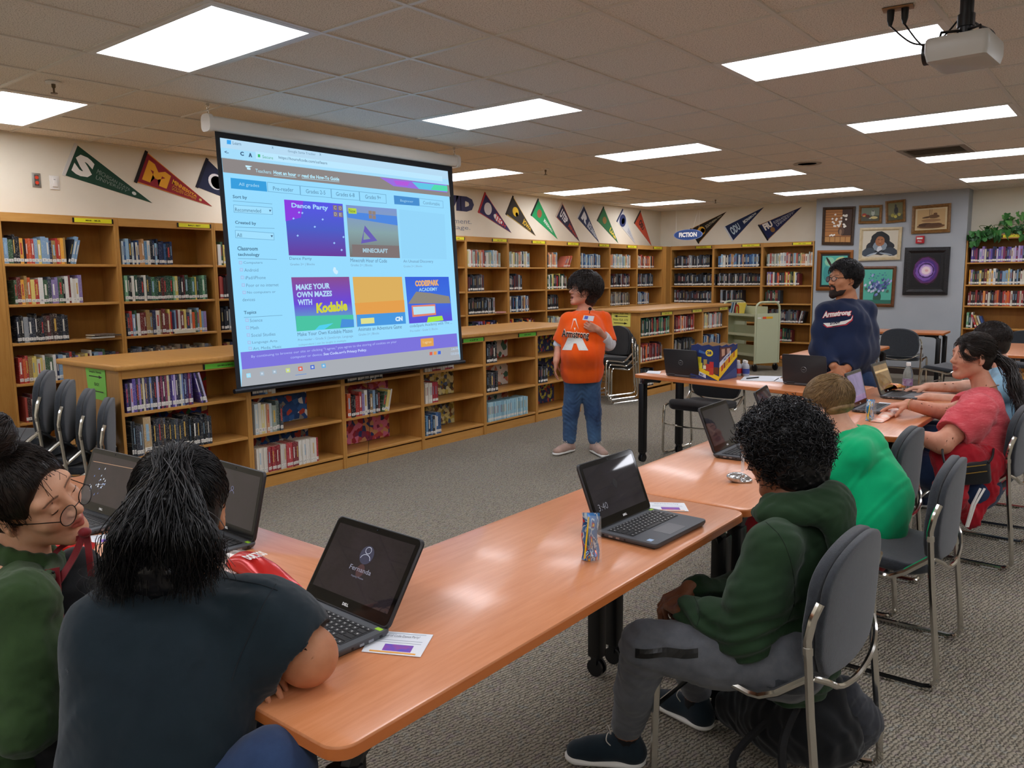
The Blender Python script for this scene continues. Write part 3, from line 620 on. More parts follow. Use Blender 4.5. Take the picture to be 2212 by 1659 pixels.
# ================================================================ paintings on the column
CY = 13.27
M_gold = mottled('antique_gold_frame', '#8a6434', '#6d4a22', 30, .45, .3, 80); M_brown = mottled('dark_carved_frame', '#4a3522', '#2f2015', 30, .5, .5, 90)
M_blackf = mottled('black_carved_frame', '#17171a', '#0e0e10', 40, .35, .6, 70); M_creamf = mottled('cream_frame', '#cbbb98', '#b8a680', 20, .5, .2, 60); M_bronze = mat('bronze_frame', '#8a5426', .3, .4)
def painting(px, label, fm, lin_m, fw, bg, marks, tilt=.02, inner=.5):
    q = [onY(x, y, CY-.03) for x, y in (px[3], px[2], px[1], px[0])]     # bl br tr tl
    root = wthing('framed_painting', label, 'painting', (q[0]+q[2])/2+Vector((0, .03, 0)), 'paintings on the column')
    W_ = (q[1]-q[0]).length; H_ = (q[3]-q[0]).length; fu, fv = fw/W_, fw/H_
    ins = [(fu, fv), (1-fu, fv), (1-fu, 1-fv), (fu, 1-fv)]; out = [(0, 0), (1, 0), (1, 1), (0, 1)]
    for k in range(4):
        a, b_ = out[k], out[(k+1) % 4]; c_, d_ = ins[(k+1) % 4], ins[k]; fk = [quadpt(q, *z) for z in (a, b_, c_, d_)]
        f = MB(); D = Vector((0, .028, 0)); o_ = Vector((0, -.006, 0)); m1 = (fk[0]*.45+fk[3]*.55)+o_; m2 = (fk[1]*.45+fk[2]*.55)+o_
        f.add([fk[0]+D, fk[1]+D, fk[0], fk[1], m1, m2, fk[3]+D*.5, fk[2]+D*.5], [(0, 1, 3, 2), (2, 3, 5, 4), (4, 5, 7, 6), (6, 7, 1, 0), (0, 2, 4, 6), (1, 7, 5, 3)])
        f.build('frame_rail', fm, root)
    inq = subq(q, fu*.95, 1-fu*.95, fv*.95, 1-fv*.95); inq = [p+Vector((0, .016, 0)) for p in inq]
    if lin_m:
        plate(inq, .004, lin_m, 'liner', root); k_ = .06; inq = [p+Vector((0, -.0045, 0)) for p in subq(inq, k_, 1-k_, k_, 1-k_)]
    cv = plate(inq, .003, bg, 'canvas', root); lift = .0035
    for z, (u, v, ru, rv, rot, col) in enumerate(marks):
        n_ = (14 if ru < .1 else 26) if rot is not None else 4
        if rot is None: pts = [quadpt(inq, a, b_) for a, b_ in ((max(0, u-ru), max(0, v-rv)), (min(1, u+ru), max(0, v-rv)), (min(1, u+ru), min(1, v+rv)), (max(0, u-ru), min(1, v+rv)))]
        else:
            rr = random.Random(z*7+int(u*1000)); pts = []
            for k in range(n_):
                a = 2*math.pi*k/n_; r_ = 1+rr.uniform(-1, 1)*(.13 if ru < .1 else .05); x_, y_ = ru*r_*math.cos(a), rv*r_*math.sin(a); ca, sa = math.cos(R(rot)), math.sin(R(rot))
                pts.append(quadpt(inq, min(1, max(0, u+x_*ca-y_*sa)), min(1, max(0, v+x_*sa+y_*ca))))
        lift += .0003
        MB().prism([p+Vector((0, -lift, 0)) for p in pts], (0, .0002, 0)).build('brushwork', mat('paint_'+col, col, .6), cv)
S_ = .226; q7 = lambda L: [(1712+a*S_, 380+b*S_) for a, b in L]
rr = random.Random(4)
m_ = [(.5, .93-.085*k, .5, .006, None, '#5a3418') for k in range(8)]+[(.82, .6, .18, .4, None, '#3a2416')]
m_ += [(.62, .34, .12, .13, 0, '#5a4030'), (.6, .3, .05, .1, 0, '#8a6a50')]+[(.5, .08, .5, .1, None, '#6a4020')]+[(.1+.2*k, .08, .09, .08, None, '#b08048') for k in range(5)]
m_ += [(rr.uniform(.25, .85), rr.uniform(.45, .88), .04, .03, 0, '#e6e0d4') for _ in range(26)]+[(.22+.05*k, .2+.02*(k % 2), .04, .025, 10, '#e8e4da') for k in range(4)]
painting(q7([(290, 300), (600, 290), (577, 660), (277, 657)]), 'painting of white blossoms in a jug before wooden boards, dark carved frame', M_brown, None, .045, mat('paint_barn', '#a9703a', .6), m_)
painting(q7([(635, 283), (857, 275), (848, 452), (627, 457)]), 'small still life painting with a red apple and pale figurine, gold frame', M_gold, None, .04, mat('paint_sage', '#6f7a68', .6),
         [(.5, .2, .5, .2, None, '#4a4a3c'), (.17, .45, .13, .13, 0, '#a03428'), (.17, .38, .08, .05, 0, '#d8a848'), (.36, .36, .12, .12, 0, '#5a2c20'), (.65, .6, .1, .22, 0, '#a8b0a4'), (.65, .75, .05, .06, 0, '#4a4e4a'), (.72, .25, .2, .1, 0, '#d0c080'), (.5, .2, .06, .04, 0, '#d8d0c0')])
painting(q7([(885, 243), (1077, 222), (1078, 435), (890, 453)]), 'small painting of a dark pitcher with yellow fruit, hung slightly crooked', M_gold, None, .038, mat('paint_moss', '#6c6a48', .6),
         [(.5, .15, .5, .15, None, '#4a4a34'), (.55, .55, .14, .2, 0, '#2c2c2a'), (.52, .8, .07, .12, 0, '#34342f'), (.3, .28, .12, .1, 0, '#9a9440'), (.5, .2, .11, .09, 0, '#b8ac4c'), (.75, .3, .11, .09, 0, '#a8a04a')])
painting(q7([(1145, 290), (1517, 258), (1505, 537), (1133, 555)]), 'sepia painting of beached boats on rocks, wide brown frame with a liner', M_gold, mat('cream_liner', '#c9b890', .6), .05, mat('paint_sand', '#c0a070', .6),
         [(.5, .12, .5, .12, 0, '#6a4a2c'), (.35, .2, .3, .1, 0, '#4a301c'), (.6, .18, .3, .1, 5, '#5a3c24'), (.4, .6, .22, .05, 8, '#5a4028'), (.6, .62, .2, .1, 0, '#6a4c30'), (.45, .85, .015, .15, None, '#8a6c48'), (.52, .85, .01, .15, None, '#8a6c48'), (.65, .75, .07, .06, 0, '#6a4a30'), (.5, .42, .35, .08, 0, '#9a7650')])
painting(q7([(645, 497), (1048, 487), (1025, 800), (628, 812)]), 'portrait painting of a figure in a dark hooded robe, cream frame', M_creamf, None, .05, mat('paint_bone', '#c8c0ac', .6),
         [(.5, .38, .4, .3, 0, '#20252c'), (.5, .62, .27, .34, 0, '#15181c'), (.18, .2, .2, .15, 30, '#3a444e'), (.82, .2, .2, .15, -30, '#343c46'), (.5, .42, .2, .2, 0, '#7f8c96'), (.5, .6, .13, .19, 0, '#9a6440'), (.46, .66, .025, .012, 0, '#3a241a'), (.55, .66, .025, .012, 0, '#3a241a'), (.5, .52, .035, .012, 0, '#7a3c2c'), (.5, .59, .02, .04, 0, '#b07a50'), (.5, .3, .08, .12, 0, '#c8ccd0'), (.3, .12, .18, .03, 20, '#a8b4bc'), (.68, .12, .2, .03, -15, '#98a4ac'), (.5, .2, .12, .03, 40, '#2a3038')])
painting(q7([(237, 712), (580, 707), (566, 1095), (222, 1095)]), 'turquoise abstract painting with a dark slanting shape, bronze and black frame', M_bronze, mat('black_liner', '#1c1410', .4), .06, mat('paint_turquoise', '#4fa79a', .6),
         [(.3, .8, .2, .15, 0, '#8ac4a4'), (.7, .85, .2, .1, 20, '#b8c48a'), (.2, .4, .15, .25, 0, '#3a8f8c'), (.7, .4, .25, .2, 0, '#6fb8a0'), (.28, .78, .22, .045, -55, '#2c2420'), (.4, .6, .2, .03, -55, '#3a2c28'), (.3, .2, .14, .1, 30, '#3a2434'), (.6, .15, .2, .06, -20, '#c8d0a0')])
fl = [(.5, .18, .14, .2, 0, '#2f5a48'), (.5, .05, .5, .06, None, '#2c6a5a')]+[(.5+rr.gauss(0, .2), .5+rr.gauss(0, .1), .05, .035, rr.uniform(0, 90), rr.choice(['#7f8fc8', '#a0acd8', '#5a6aa8', '#c4cce0', '#3a4a80', '#4a6a5a'])) for _ in range(60)]+[(.3+rr.uniform(-.15, .5), .8+rr.uniform(-.1, .1), .018, .014, 0, '#3f5a94') for _ in range(20)]
painting(q7([(650, 865), (992, 862), (965, 1253), (636, 1247)]), 'painting of blue flowers in a vase on green, carved brown frame', mottled('walnut_frame', '#6d4020', '#54300f', 20, .4, .3), None, .05, mat('paint_seagreen', '#55b09a', .6), fl)
gx = [(.5, .52, .46, .44, 0, '#3a1530'), (.5, .52, .43, .4, 0, '#5a2a6a'), (.5, .52, .38, .34, 0, '#4a2c7a'), (.47, .5, .33, .29, 10, '#7a54a8'), (.5, .52, .28, .24, 0, '#3f2458'), (.5, .52, .24, .2, 0, '#9a78c4'), (.5, .52, .2, .165, 0, '#c8a8d4'), (.5, .52, .15, .12, 0, '#ecd8dc'), (.52, .52, .06, .04, 0, '#e0b0b4')]
painting(q7([(1075, 685), (1510, 677), (1478, 1137), (1048, 1138)]), 'square painting of a glowing purple spiral on black, heavy black frame', M_blackf, mat('black_liner2', '#121214', .4), .09, mat('paint_black', '#0c0b10', .5), gx)
# fire alarm pull station
c0, c1 = onY(1712+1180*S_, 380+647*S_, CY), onY(1712+1265*S_, 380+572*S_, CY)
t = wthing('fire_alarm_pull_station', 'small red fire alarm box on the column between two paintings', 'alarm', (c0+c1)/2)
M_red = mat('alarm_red', '#b5202a', .4)
MB().box(c0.x, c1.x, CY-.04, CY, c0.z, c1.z).build('housing', M_red, t, bevel=.006)
MB().box(c0.x+.02, c1.x-.02, CY-.055, CY-.04, c1.z-.05, c1.z-.025).build('pull_handle', M_white, t, bevel=.002)
textquad('PULL', (c0.x+.03, CY-.041, c0.z+.02), (c1.x-.03, CY-.041, c0.z+.02), (c1.x-.03, CY-.041, c0.z+.045), (c0.x+.03, CY-.041, c0.z+.045), M_white, 'lettering', t)

# ================================================================ ivy on the last bookcases
t = thing('ivy_plant', 'trailing green ivy spilling over the bookcase beside the column', 'plant', (-1.6, 13.35, 2.08))
M_leaf = [mottled('ivy_leaf_'+n_, a, b_, 20, .45) for n_, a, b_ in (('dark', '#2c5a2c', '#1e4522'), ('mid', '#3f7a38', '#2f6630'), ('light', '#6aa052', '#4c8a42'))]
lm = MB(); prof = [(0, 0), (.35, -.12), (.5, .12), (.33, .3), (.36, .62), (.0, 1.0), (-.36, .62), (-.33, .3), (-.5, .12), (-.35, -.12)]
lm.add([(x, y, .12*abs(x)-.1*y*y) for x, y in prof]+[(0, .35, -.06)], [(i, (i+1) % 10, 10) for i in range(10)])
leafme = [lm.mesh('leaf', m_) for m_ in M_leaf]
rr = random.Random(11); stems = MB()
for k in range(290):
    x = rr.uniform(-.52, 1.45); cl = math.exp(-((x-.2)/.5)**2)*.16+math.exp(-((x-1.0)/.4)**2)*.1
    z = rr.uniform(0, .1+cl*1.3) if rr.random() > .22 else rr.uniform(-.1, .05); y = rr.uniform(-.13, .2)
    if x < -.34: z = rr.uniform(-.14, .02); y = rr.uniform(-.16, -.05)
    elif x < -.2: z = rr.uniform(-.08, .1); y = rr.uniform(-.13, -.0)
    if z < .02 and x > -.45: y = rr.uniform(-.13, -.095)
    o = bpy.data.objects.new('leaf', leafme[min(2, int(rr.random()*2+(z > .1)*.9))]); COL.objects.link(o); o.parent = t
    s_ = rr.uniform(.06, .105); o.location = (x, y, z+.03); o.scale = (s_, s_, s_); o.rotation_euler = (rr.uniform(-2.2, -.6), rr.uniform(-.5, .5), rr.uniform(-1.3, 1.3))
for k in range(10):
    x = -.3+k*.18; stems.tube(smoothpath([(x, .05, .01), (x-.1, -.05, .12), (x+.05, -.1, .1), (x+.15, -.12, -.02)], 4), .004, 5)
stems.build('stem', mat('ivy_stem', '#5a6a34', .7), t)

# ================================================================ projection screen
SK, SCN = .1209, -4.8357      # plane x + SK z = SCN
def S(px, py, off=0.0):
    d = ray(px, py); a = (SCN+off-CAM[0]-SK*CAM[2])/(d[0]+SK*d[2]); return Vector(CAM+d*a)
scr = wthing('projection_screen', 'large pull down projection screen showing a web page, hung from the ceiling', 'screen', S(740, 560))
M_bord = mat('screen_black_border', '#15181f', .7); M_case = mat('screen_case_white', '#dedad2', .4)
MB().prism([S(463, 272), S(976, 352), S(1000.5, 781), S(512, 846)][::-1], (-.003, 0, 0)).build('screen_fabric', M_bord, scr)
cl_, cr_ = S(452, 266), S(981, 349); cl_.x = cr_.x = -5.15; dirn = (cr_-cl_).normalized()
Mx = Matrix.Rotation(R(-90), 3, 'X')
prof = roundrect(-.045, .045, -.05, .05, .03, 4)
MB().prism([cl_+Vector((a, 0, b_)) for a, b_ in prof], cr_-cl_).build('casing', M_case, scr, smooth=True)
for e, s_ in ((cl_, -1), (cr_, 1)):
    MB().prism([e+Vector((a*1.25, 0, b_*1.2)) for a, b_ in prof], dirn*.03*s_).build('end_cap', M_case, scr, smooth=True)
for hx in (S(447, 238), S(980, 336)):
    hx.x = -5.15; MB().tube([(hx.x, hx.y, HC), (hx.x, hx.y, HC-.02)], .012, 8).build('ceiling_hook', M_chrome, scr)
    z = HC-.02; nk = max(2, int((z-(cl_.z+.05))/.03)+1)
    c_ = MB()
    for k in range(nk): 
        zz = z-.012-k*.026; pts = [Vector((hx.x+(.008*math.cos(a) if k % 2 else 0), hx.y+(0 if k % 2 else .008*math.cos(a)), zz+.015*math.sin(a))) for a in [2*math.pi*i/8 for i in range(8)]]; c_.tube(pts, .0025, 5, True)
    c_.build('chain', M_chrome, scr, smooth=True)
textquad('DA-LITE', S(479, 268)+Vector((.15, 0, 0)), S(505, 273)+Vector((.15, 0, 0)), S(505, 268)+Vector((.15, 0, 0)), S(479, 263)+Vector((.15, 0, 0)), mat('pale_grey_print', '#a8a49c', .5), 'lettering', scr) if False else None
bl_, br_ = S(506, 846, .012), S(1003, 781, .012); MB().tube([bl_, br_], .017, 12).build('bottom_bar', mat('bar_dark_metal', '#2c2f36', .35, .6), scr, smooth=True)
mid = S(793, 813, .012); MB().tube([mid+Vector((0, a, b_)) for a, b_ in ((-.03, -.015), (-.045, -.03), (-.03, -.045), (.03, -.045), (.045, -.03), (.03, -.015))], .004, 6, True).build('pull_handle', M_chrome, scr, smooth=True)
cordp = [S(796, 822), S(801, 860), S(806, 915), S(804, 960), S(799, 990)]
MB().tube(smoothpath([mid+Vector((0, 0, -.045)), (-4.97, mid.y+.05, .6), (-4.98, mid.y+.07, .4), (-4.98, mid.y+.05, .2), (-4.97, mid.y+.02, .02)], 5), .002, 5).build('pull_cord', M_black, scr)
def glow(c, s_=1.0): return mat('projected_'+c, '#000000', .9, emit=c, es=s_, spec=0)
PIC = [S(521, 835.5, .002), S(994.5, 777, .002), S(967, 370, .002), S(475, 297.5, .002)]     # bl br tr tl
pic = plate(PIC, .001, glow('#98dcff'), 'projected_picture', scr)
# picture coordinates: u to the side, v up; items given by their photo corners
def SQ(pts, c, lift=.0015, name='picture_area', m=None):
    pts = [S(x, y, .003+lift) for x, y in pts]
    if (pts[1]-pts[0]).cross(pts[2]-pts[1]).x < 0: pts = pts[::-1]
    return MB().prism(pts, (.0003, 0, 0)).build(name, m or glow(c), pic)
def ST(s, x0, y0, x1, y1, h, c='#5f86a0', bold=.0, lift=.004, m=None):   # baseline start, baseline end, letter height in px
    return textquad(s, S(x0, y0, .003+lift), S(x1, y1, .003+lift), S(x1-.05*h, y1-h, .003+lift), S(x0-.05*h, y0-h, .003+lift), m or glow(c), 'screen_text', pic, 0, bold)
SQ([(475, 297.5), (967, 370), (968.5, 388), (476.5, 320)], '#b8dcf4'); SQ([(476.5, 318), (968.5, 388), (970, 400), (478, 341)], '#a6defc', .002)
SQ([(552, 327), (955, 381), (956, 392), (553, 343)], '#bce8ff', .0025)
SQ([(490, 302), (499, 303), (499, 312), (490, 311)], '#3ea4ee', .003); ST('Learn', 503, 312, 521, 314.5, 7, '#4f6f8c'); ST('Google Santa Tracker', 622, 330, 682, 337.5, 6.5, '#6c8aa4'); ST('x', 587, 321, 591, 322, 5); ST('x', 690, 336, 694, 336.5, 5)
ST('<-', 485, 331, 494, 332, 6, '#4d6f90', .03); ST('C', 519, 336, 527, 337, 9, '#3e5f80', .05); ST('^', 537, 339, 545, 340, 9, '#3e5f80', .05)
SQ([(557, 333), (562, 333.6), (562, 340), (557, 339.4)], '#3fbf72', .003); ST('Secure', 567, 341.5, 590, 344.5, 6.5, '#4aa878'); ST('https://hourofcode.com/us/learn', 602, 344.5, 707, 357.5, 8, '#44607c')
SQ([(479, 340), (970, 400), (972.5, 425), (482, 372)], '#8d8786', .002)
SQ([(820, 383), (965, 399.5), (966, 416), (850, 402)], '#9a70e0', .0028); SQ([(890, 393), (965, 401), (966, 414), (905, 408)], '#62c8e8', .003); SQ([(938, 399), (966, 402), (967, 413), (930, 410)], '#55dcae', .0032); SQ([(850, 390), (885, 393), (880, 402), (856, 399)], '#b45cdc', .0033)
ST('Teachers:', 552, 372, 587, 376, 7.5, '#b4e8fc'); ST('Host an hour', 591, 376, 640, 381.5, 8, '#b8ecff', .03); ST('or', 643, 381.5, 649, 382, 5, '#b4e8fc'); ST('read the How-To Guide', 652, 383, 733, 391, 8, '#b8ecff', .03)
SQ([(591, 378), (640, 383), (640, 383.8), (591, 378.8)], '#b8ecff', .003); SQ([(652, 384.5), (733, 392.5), (733, 393.3), (652, 385.3)], '#b8ecff', .003)
SQ([(530, 357), (545, 359), (538, 362), (531, 361)], '#c8f0ff', .003); SQ([(533, 362), (541, 363), (541, 367), (534, 366)], '#c8f0ff', .003)
SQ([(498, 384), (575, 392.5), (577, 414), (499, 407)], '#3b9fde', .002); ST('All grades', 516, 403, 560, 406.5, 9, '#a8dcf8')
for x0, y0, x1, y1, x2, s_, tx0, ty0, tx1, ty1 in ((577, 393, 648, 401, 0, 'Pre-reader', 590, 411, 634, 414.5), (648, 401, 715, 407.5, 0, 'Grades 2-5', 661, 417, 703, 420.5), (715, 407.5, 776, 413.5, 0, 'Grades 6-8', 726, 423, 766, 426), (776, 413.5, 834, 420, 0, 'Grades 9+', 789, 429, 823, 431.5)):
    SQ([(x0, y0), (x1, y1), (x1+1, y1+20), (x0+1, y0+21)], '#6fa9cc', .0015); SQ([(x0+1, y0+1.2), (x1-1, y1+1), (x1, y1+19), (x0+2, y0+20)], '#98dcff', .002); ST(s_, tx0, ty0, tx1, ty1, 8.5, '#5885a4')
SQ([(850.5, 422), (905, 428), (906, 445), (852, 441)], '#4a8fd0', .002); ST('Beginner', 865, 437, 893, 439.5, 6.5, '#9fd4f4'); SQ([(905, 428), (957, 434), (958, 450), (906, 445)], '#7fb8dc', .0015); SQ([(906, 429.2), (956, 435), (957, 449), (907, 444)], '#98dcff', .002); ST('Comfortable', 914, 441, 950, 444.5, 7, '#6a96b4')
for s_, x0, y0, x1, y1 in (('Sort by', 503, 430, 534, 432), ('Created by', 508, 485.5, 553.5, 488), ('Classroom', 513, 541, 557, 541.5), ('technology', 514, 555, 561, 555.5), ('Topics', 527, 681, 554, 679.5)): ST(s_, x0, y0, x1, y1, 9, '#4c7490', .02)
for a in ((503, 433.5, 588, 440), (508, 490, 593, 493), (514, 558, 598, 560), (527, 685.5, 610, 680.5)): SQ([(a[0], a[1]), (a[2], a[3]), (a[2], a[3]+.9), (a[0], a[1]+.9)], '#6a9cbc', .002)
for s_, y0 in (('Recommended', 442), ('All', 497)):
    o_ = (y0-442)*.065; SQ([(504+o_, y0), (588+o_, y0+6), (589+o_, y0+22), (505+o_, y0+17)], '#6fa9cc', .0015); SQ([(505+o_, y0+1), (587+o_, y0+7), (588+o_, y0+21), (506+o_, y0+16)], '#a2e0ff', .002)
    ST(s_, 508+o_, y0+14.5, (564 if s_ != 'All' else 519)+o_, y0+(17.5 if s_ != 'All' else 15.3), 8, '#4f7894'); SQ([(581+o_, y0+11), (586+o_, y0+11.4), (583.5+o_, y0+16)], '#44607c', .003)
for s_, x, y, x1 in (('Computers', 526, 571.5, 567), ('Android', 528, 587, 558), ('iPad/iPhone', 530, 603.5, 574), ('Poor or no internet', 532, 620, 602), ('No computers or', 534, 636, 595.5), ('devices', 524, 651, 551), ('Science', 540, 696, 567), ('Math', 541.5, 712, 559), ('Social Studies', 543, 728, 595), ('Language Arts', 545, 744, 599), ('Art, Media, Music', 547, 757, 608)):
    dy = -(y-560)*.03*(x1-x)/80; ST(s_, x, y, x1, y+dy, 7, '#6892b0')
    if s_ != 'devices': SQ([(x-10, y-7.5), (x-3.5, y-7.5), (x-3, y-1), (x-9.5, y-1)], '#b0a8dc', .002); SQ([(x-9.2, y-6.7), (x-4.3, y-6.7), (x-3.8, y-1.8), (x-8.7, y-1.8)], '#a4d8fa', .003)
def gradient(name, c0, c1, c2, axis='Z', lo=0., hi=1.):
    m = glow(name); n = m.node_tree; tc = N(m, 'ShaderNodeTexCoord'); sp = N(m, 'ShaderNodeSeparateXYZ'); n.links.new(tc.outputs['Generated'], sp.inputs[0])
    n.links.new(ramp(m, sp.outputs[axis], [(0, c0), (.5, c1), (1, c2)]), n.nodes['Principled BSDF'].inputs['Emission Color']); return m
SQ([(613.5, 431), (740, 440.5), (748, 554), (624, 551.5)], '', .002, 'tile_picture', gradient('#5a48d0', '#6a3f9c', '#4f5fc8', '#5a58e8')); ST('Dance Party', 630, 451, 709, 457, 13, '#a8d8ff', .03)
SQ([(613.5, 431), (655, 434), (650, 470), (617, 478)], '#8c3fe0', .0022)
for a, b_, ch in ((719, 443, 'C'), (730, 444, 'O'), (720, 457, 'D'), (731, 458, 'E')): SQ([(a, b_), (a+9, b_+.7), (a+10, b_+11.5), (a+1, b_+11)], '#84767c', .003); ST(ch, a+2.5, b_+9, a+7.5, b_+9.3, 7, '#c4c0c8')
for a, b_ in ((634, 472), (646, 459), (643, 509), (680, 490), (742, 512), (722, 525), (738, 540), (697, 474), (653, 460)): SQ([(a, b_-2.5), (a+2.5, b_), (a, b_+2.5), (a-2.5, b_)], '#9cc8ff', .003)
ST('Dance Party', 625.5, 563, 673.5, 563.5, 8, '#5d7f9c', .0); ST('Grades 2+ | Blocks', 627, 575, 680, 574.5, 6.5, '#7aa0bc')
SQ([(747, 442.5), (856.5, 451.5), (864, 557.5), (756, 555)], '', .002, 'tile_picture', gradient('#86a0a8', '#78706c', '#88a4a8', '#8098d0')); SQ([(749, 457), (857, 467), (859, 487), (751, 470)], '#5088e0', .0025); SQ([(752, 449), (769.5, 450.5), (770.5, 462), (753, 461)], '#b8d848', .003); ST('New', 754, 459, 768, 460, 8, '#5a7040')
for a, b_, ch in ((796, 455, 'C'), (804, 456, 'O'), (796.5, 464, 'D'), (804.5, 465, 'E')): SQ([(a, b_), (a+7, b_+.5), (a+7.5, b_+8.5), (a+.5, b_+8)], '#94847c', .003)
SQ([(788, 487), (815, 520), (780, 526)], '#6a60b8', .003); SQ([(786, 500), (800, 516), (785, 518)], '#88a0a0', .0035); SQ([(760, 528), (862, 531), (863, 557), (762, 554)], '#807474', .003); ST('MINECRAFT', 784, 545.5, 838, 547, 9.5, '#a8c8d8', .04)
ST('Minecraft Hour of Code', 757, 566, 836, 567.5, 8, '#5d7f9c'); ST('Grades 2+ | Blocks', 758, 576.5, 804.5, 577, 6.5, '#7aa0bc')
SQ([(862, 452), (960, 463), (965, 560), (868, 558)], '#94d6fa', .002); ST('An Unusual Discovery', 871.5, 569, 936, 569.5, 8, '#6a8cac'); ST('Grades 2+ | Blocks', 872, 579, 912, 578.5, 6, '#86acc8')
SQ([(721, 577), (725, 578), (726, 583), (730, 585), (730, 590), (727, 593), (722, 590), (719, 584)], '#cfeeff', .003)
SQ([(629, 599), (754, 598), (765, 707), (641, 716)], '', .002, 'tile_picture', gradient('#7448cc', '#5cc0c0', '#6a4cd8', '#8a5090')); SQ([(639, 683), (763, 680), (765, 707), (641, 716)], '#4cc4a4', .0025); SQ([(738, 689), (764, 690), (765, 706), (735, 708)], '#4a90dc', .003); SQ([(690, 703), (720, 698), (700, 712), (680, 713)], '#54d0f0', .003)
for s_, x0, y0, x1, y1 in (('MAKE YOUR', 639.5, 627, 713, 623.5), ('OWN MAZES', 641.5, 643, 717.5, 640), ('WITH', 643.5, 659.5, 674.5, 658.5)): ST(s_, x0, y0, x1, y1, 12.5, '#b4d8f8', .04)
ST('Kodable', 684, 677, 751, 671, 22, '#d0d440', .05)
ST('Make Your Own Kodable Mazes', 643, 726.5, 761.5, 718, 8, '#5a7e9c'); ST('Pre-reader - Grade 5 | JavaScript, Language', 644, 738.5, 763, 729.5, 6.5, '#7aa0c0'); ST('independent | can be taught in multiple', 645.5, 748.5, 748, 739, 5.5, '#84a8c8')
SQ([(761.5, 598), (868, 598), (877, 699), (771, 706)], '#dcb060', .002, 'tile_picture'); SQ([(766, 655), (873, 648), (875, 675), (770, 680)], '#e4a050', .0025); SQ([(770, 680), (875, 674), (877, 699), (771.5, 706)], '#4a98e0', .003)
ST('CN', 854, 694.5, 870, 693, 10, '#d0e8f8', .08); SQ([(779, 688), (808, 686), (809, 698), (780, 700)], '#e0e090', .0035)
ST('Animate an Adventure Game', 774, 715.5, 868, 709.5, 8, '#5a7e9c'); ST('Grades 2+ | Blocks', 775, 727, 819, 723.5, 6.5, '#7aa0c0')
SQ([(874.5, 598), (969, 598), (977, 692.5), (884, 699)], '', .002, 'tile_picture', gradient('#3f68e0', '#5c50d8', '#3f70e0', '#3c64dc')); SQ([(899, 630), (930, 633), (970, 640), (973, 655), (882, 656)], '#8c8880', .0025); SQ([(889, 660), (940, 657), (942, 680), (891, 685)], '#e08470', .003); SQ([(892, 663), (939, 661), (940, 676), (894, 680)], '#b8e0f0', .0035); SQ([(925, 685), (955, 682), (958, 692), (922, 697)], '#a4e848', .003)
ST('CODESPARK', 897, 619, 948, 617, 13, '#e8b070', .06); ST('ACADEMY', 905, 629.5, 945, 628, 7.5, '#a8d8f0', .02)
ST('codeSpark Academy with The ...', 885.5, 709.5, 976.5, 701, 8, '#6488a8'); ST('Pre-reader - Grade 5 | Blocks', 886, 719, 945.5, 713.5, 6, '#86a8c8')
SQ([(519.5, 761), (986.5, 720), (989, 748), (523, 798)], '#7c74dc', .002)
ST('By continuing to browse our site or clicking "I agree," you agree to the storing of cookies on your', 543, 774.5, 857, 742, 7, '#b4c4ff'); ST('computer or device.', 628, 776.5, 697, 769.5, 7, '#b4c4ff'); ST("See Code.org's Privacy Policy.", 699, 769.5, 792.5, 760, 7.5, '#c4d4ff', .03)
SQ([(908.5, 732), (936, 729.5), (937, 747), (909.5, 750)], '#e0a454', .003); ST('I agree', 914, 744, 932, 742.3, 7, '#f0d8a8')
SQ([(523, 798), (989, 748), (994.5, 777), (521.5, 835.5)], '#a9adb4', .0022)
for c_, x, y in (('#9ce0fa', 537, 811), ('#a4b8c8', 566, 807), ('#a0b4c4', 593, 803), ('#c8d880', 622, 800), ('#e06048', 649, 796.5), ('#5070d0', 675, 793), ('#6ab0e0', 699, 790)):
    for k in range(2): SQ([(x-5+k, y-4+k), (x+4-k, y-5+k), (x+5-k, y+4-k), (x-4+k, y+5-k)] if k == 0 else [(x-2, y-2), (x+2, y-2), (x+2, y+2), (x-2, y+2)], c_ if k == 0 else '#c8d8e8', .003+k*.0004)
SQ([(638, 810), (662, 807), (662, 808), (638, 811)], '#5088d8', .003)
for c_, x, y in (('#d86050', 931, 764), ('#e89850', 940, 763), ('#4068e0', 949, 762)): SQ([(x-3, y-3.5), (x+3, y-4), (x+3, y+3), (x-3, y+3.5)], c_, .003)
ST('3:40 PM', 975, 757, 990, 755.5, 5, '#c4dcf8'); ST('12/5/2018', 974, 767, 991, 765.5, 5, '#c4dcf8')

# ================================================================ ceiling projector
pc = V(2083, 112, 3.35)
prj = wthing('ceiling_projector', 'white ceiling projector on a black pole with looping cables', 'projector', (pc.x, pc.y, HC))
fa = math.atan2(-pc.y+4.2, -5-pc.x); Mz = Matrix.Translation(pc)@Matrix.Rotation(fa, 4, 'Z')
M_pj = mat('projector_white', '#bdbab2', .35)
q = roundrect(-.12, .12, -.15, .15, .022, 4)
b = MB(); rings = [(.80, -.055), (.93, -.048), (1, -.012), (1, .022), (.985, .038), (.95, .045)]
vs = []
for s_, z in rings: vs += [Mz@Vector((x*s_, y*s_, z)) for x, y in q]
n_ = len(q); fs = [(i*n_+k, i*n_+(k+1) % n_, (i+1)*n_+(k+1) % n_, (i+1)*n_+k) for i in range(len(rings)-1) for k in range(n_)]+[tuple(range(n_-1, -1, -1)), tuple((len(rings)-1)*n_+k for k in range(n_))]
b.add(vs, fs).build('projector_body', M_pj, prj, smooth=True, sharp=50)
MB().lathe([(.045, -.01), (.045, .012), (.036, .014), (.034, .004)], Mz@Vector((.125, .07, 0)), 18, (Mz.to_3x3()@Matrix.Rotation(R(90), 3, 'Y'))).build('lens_ring', M_black, prj, smooth=True)
v_ = MB()
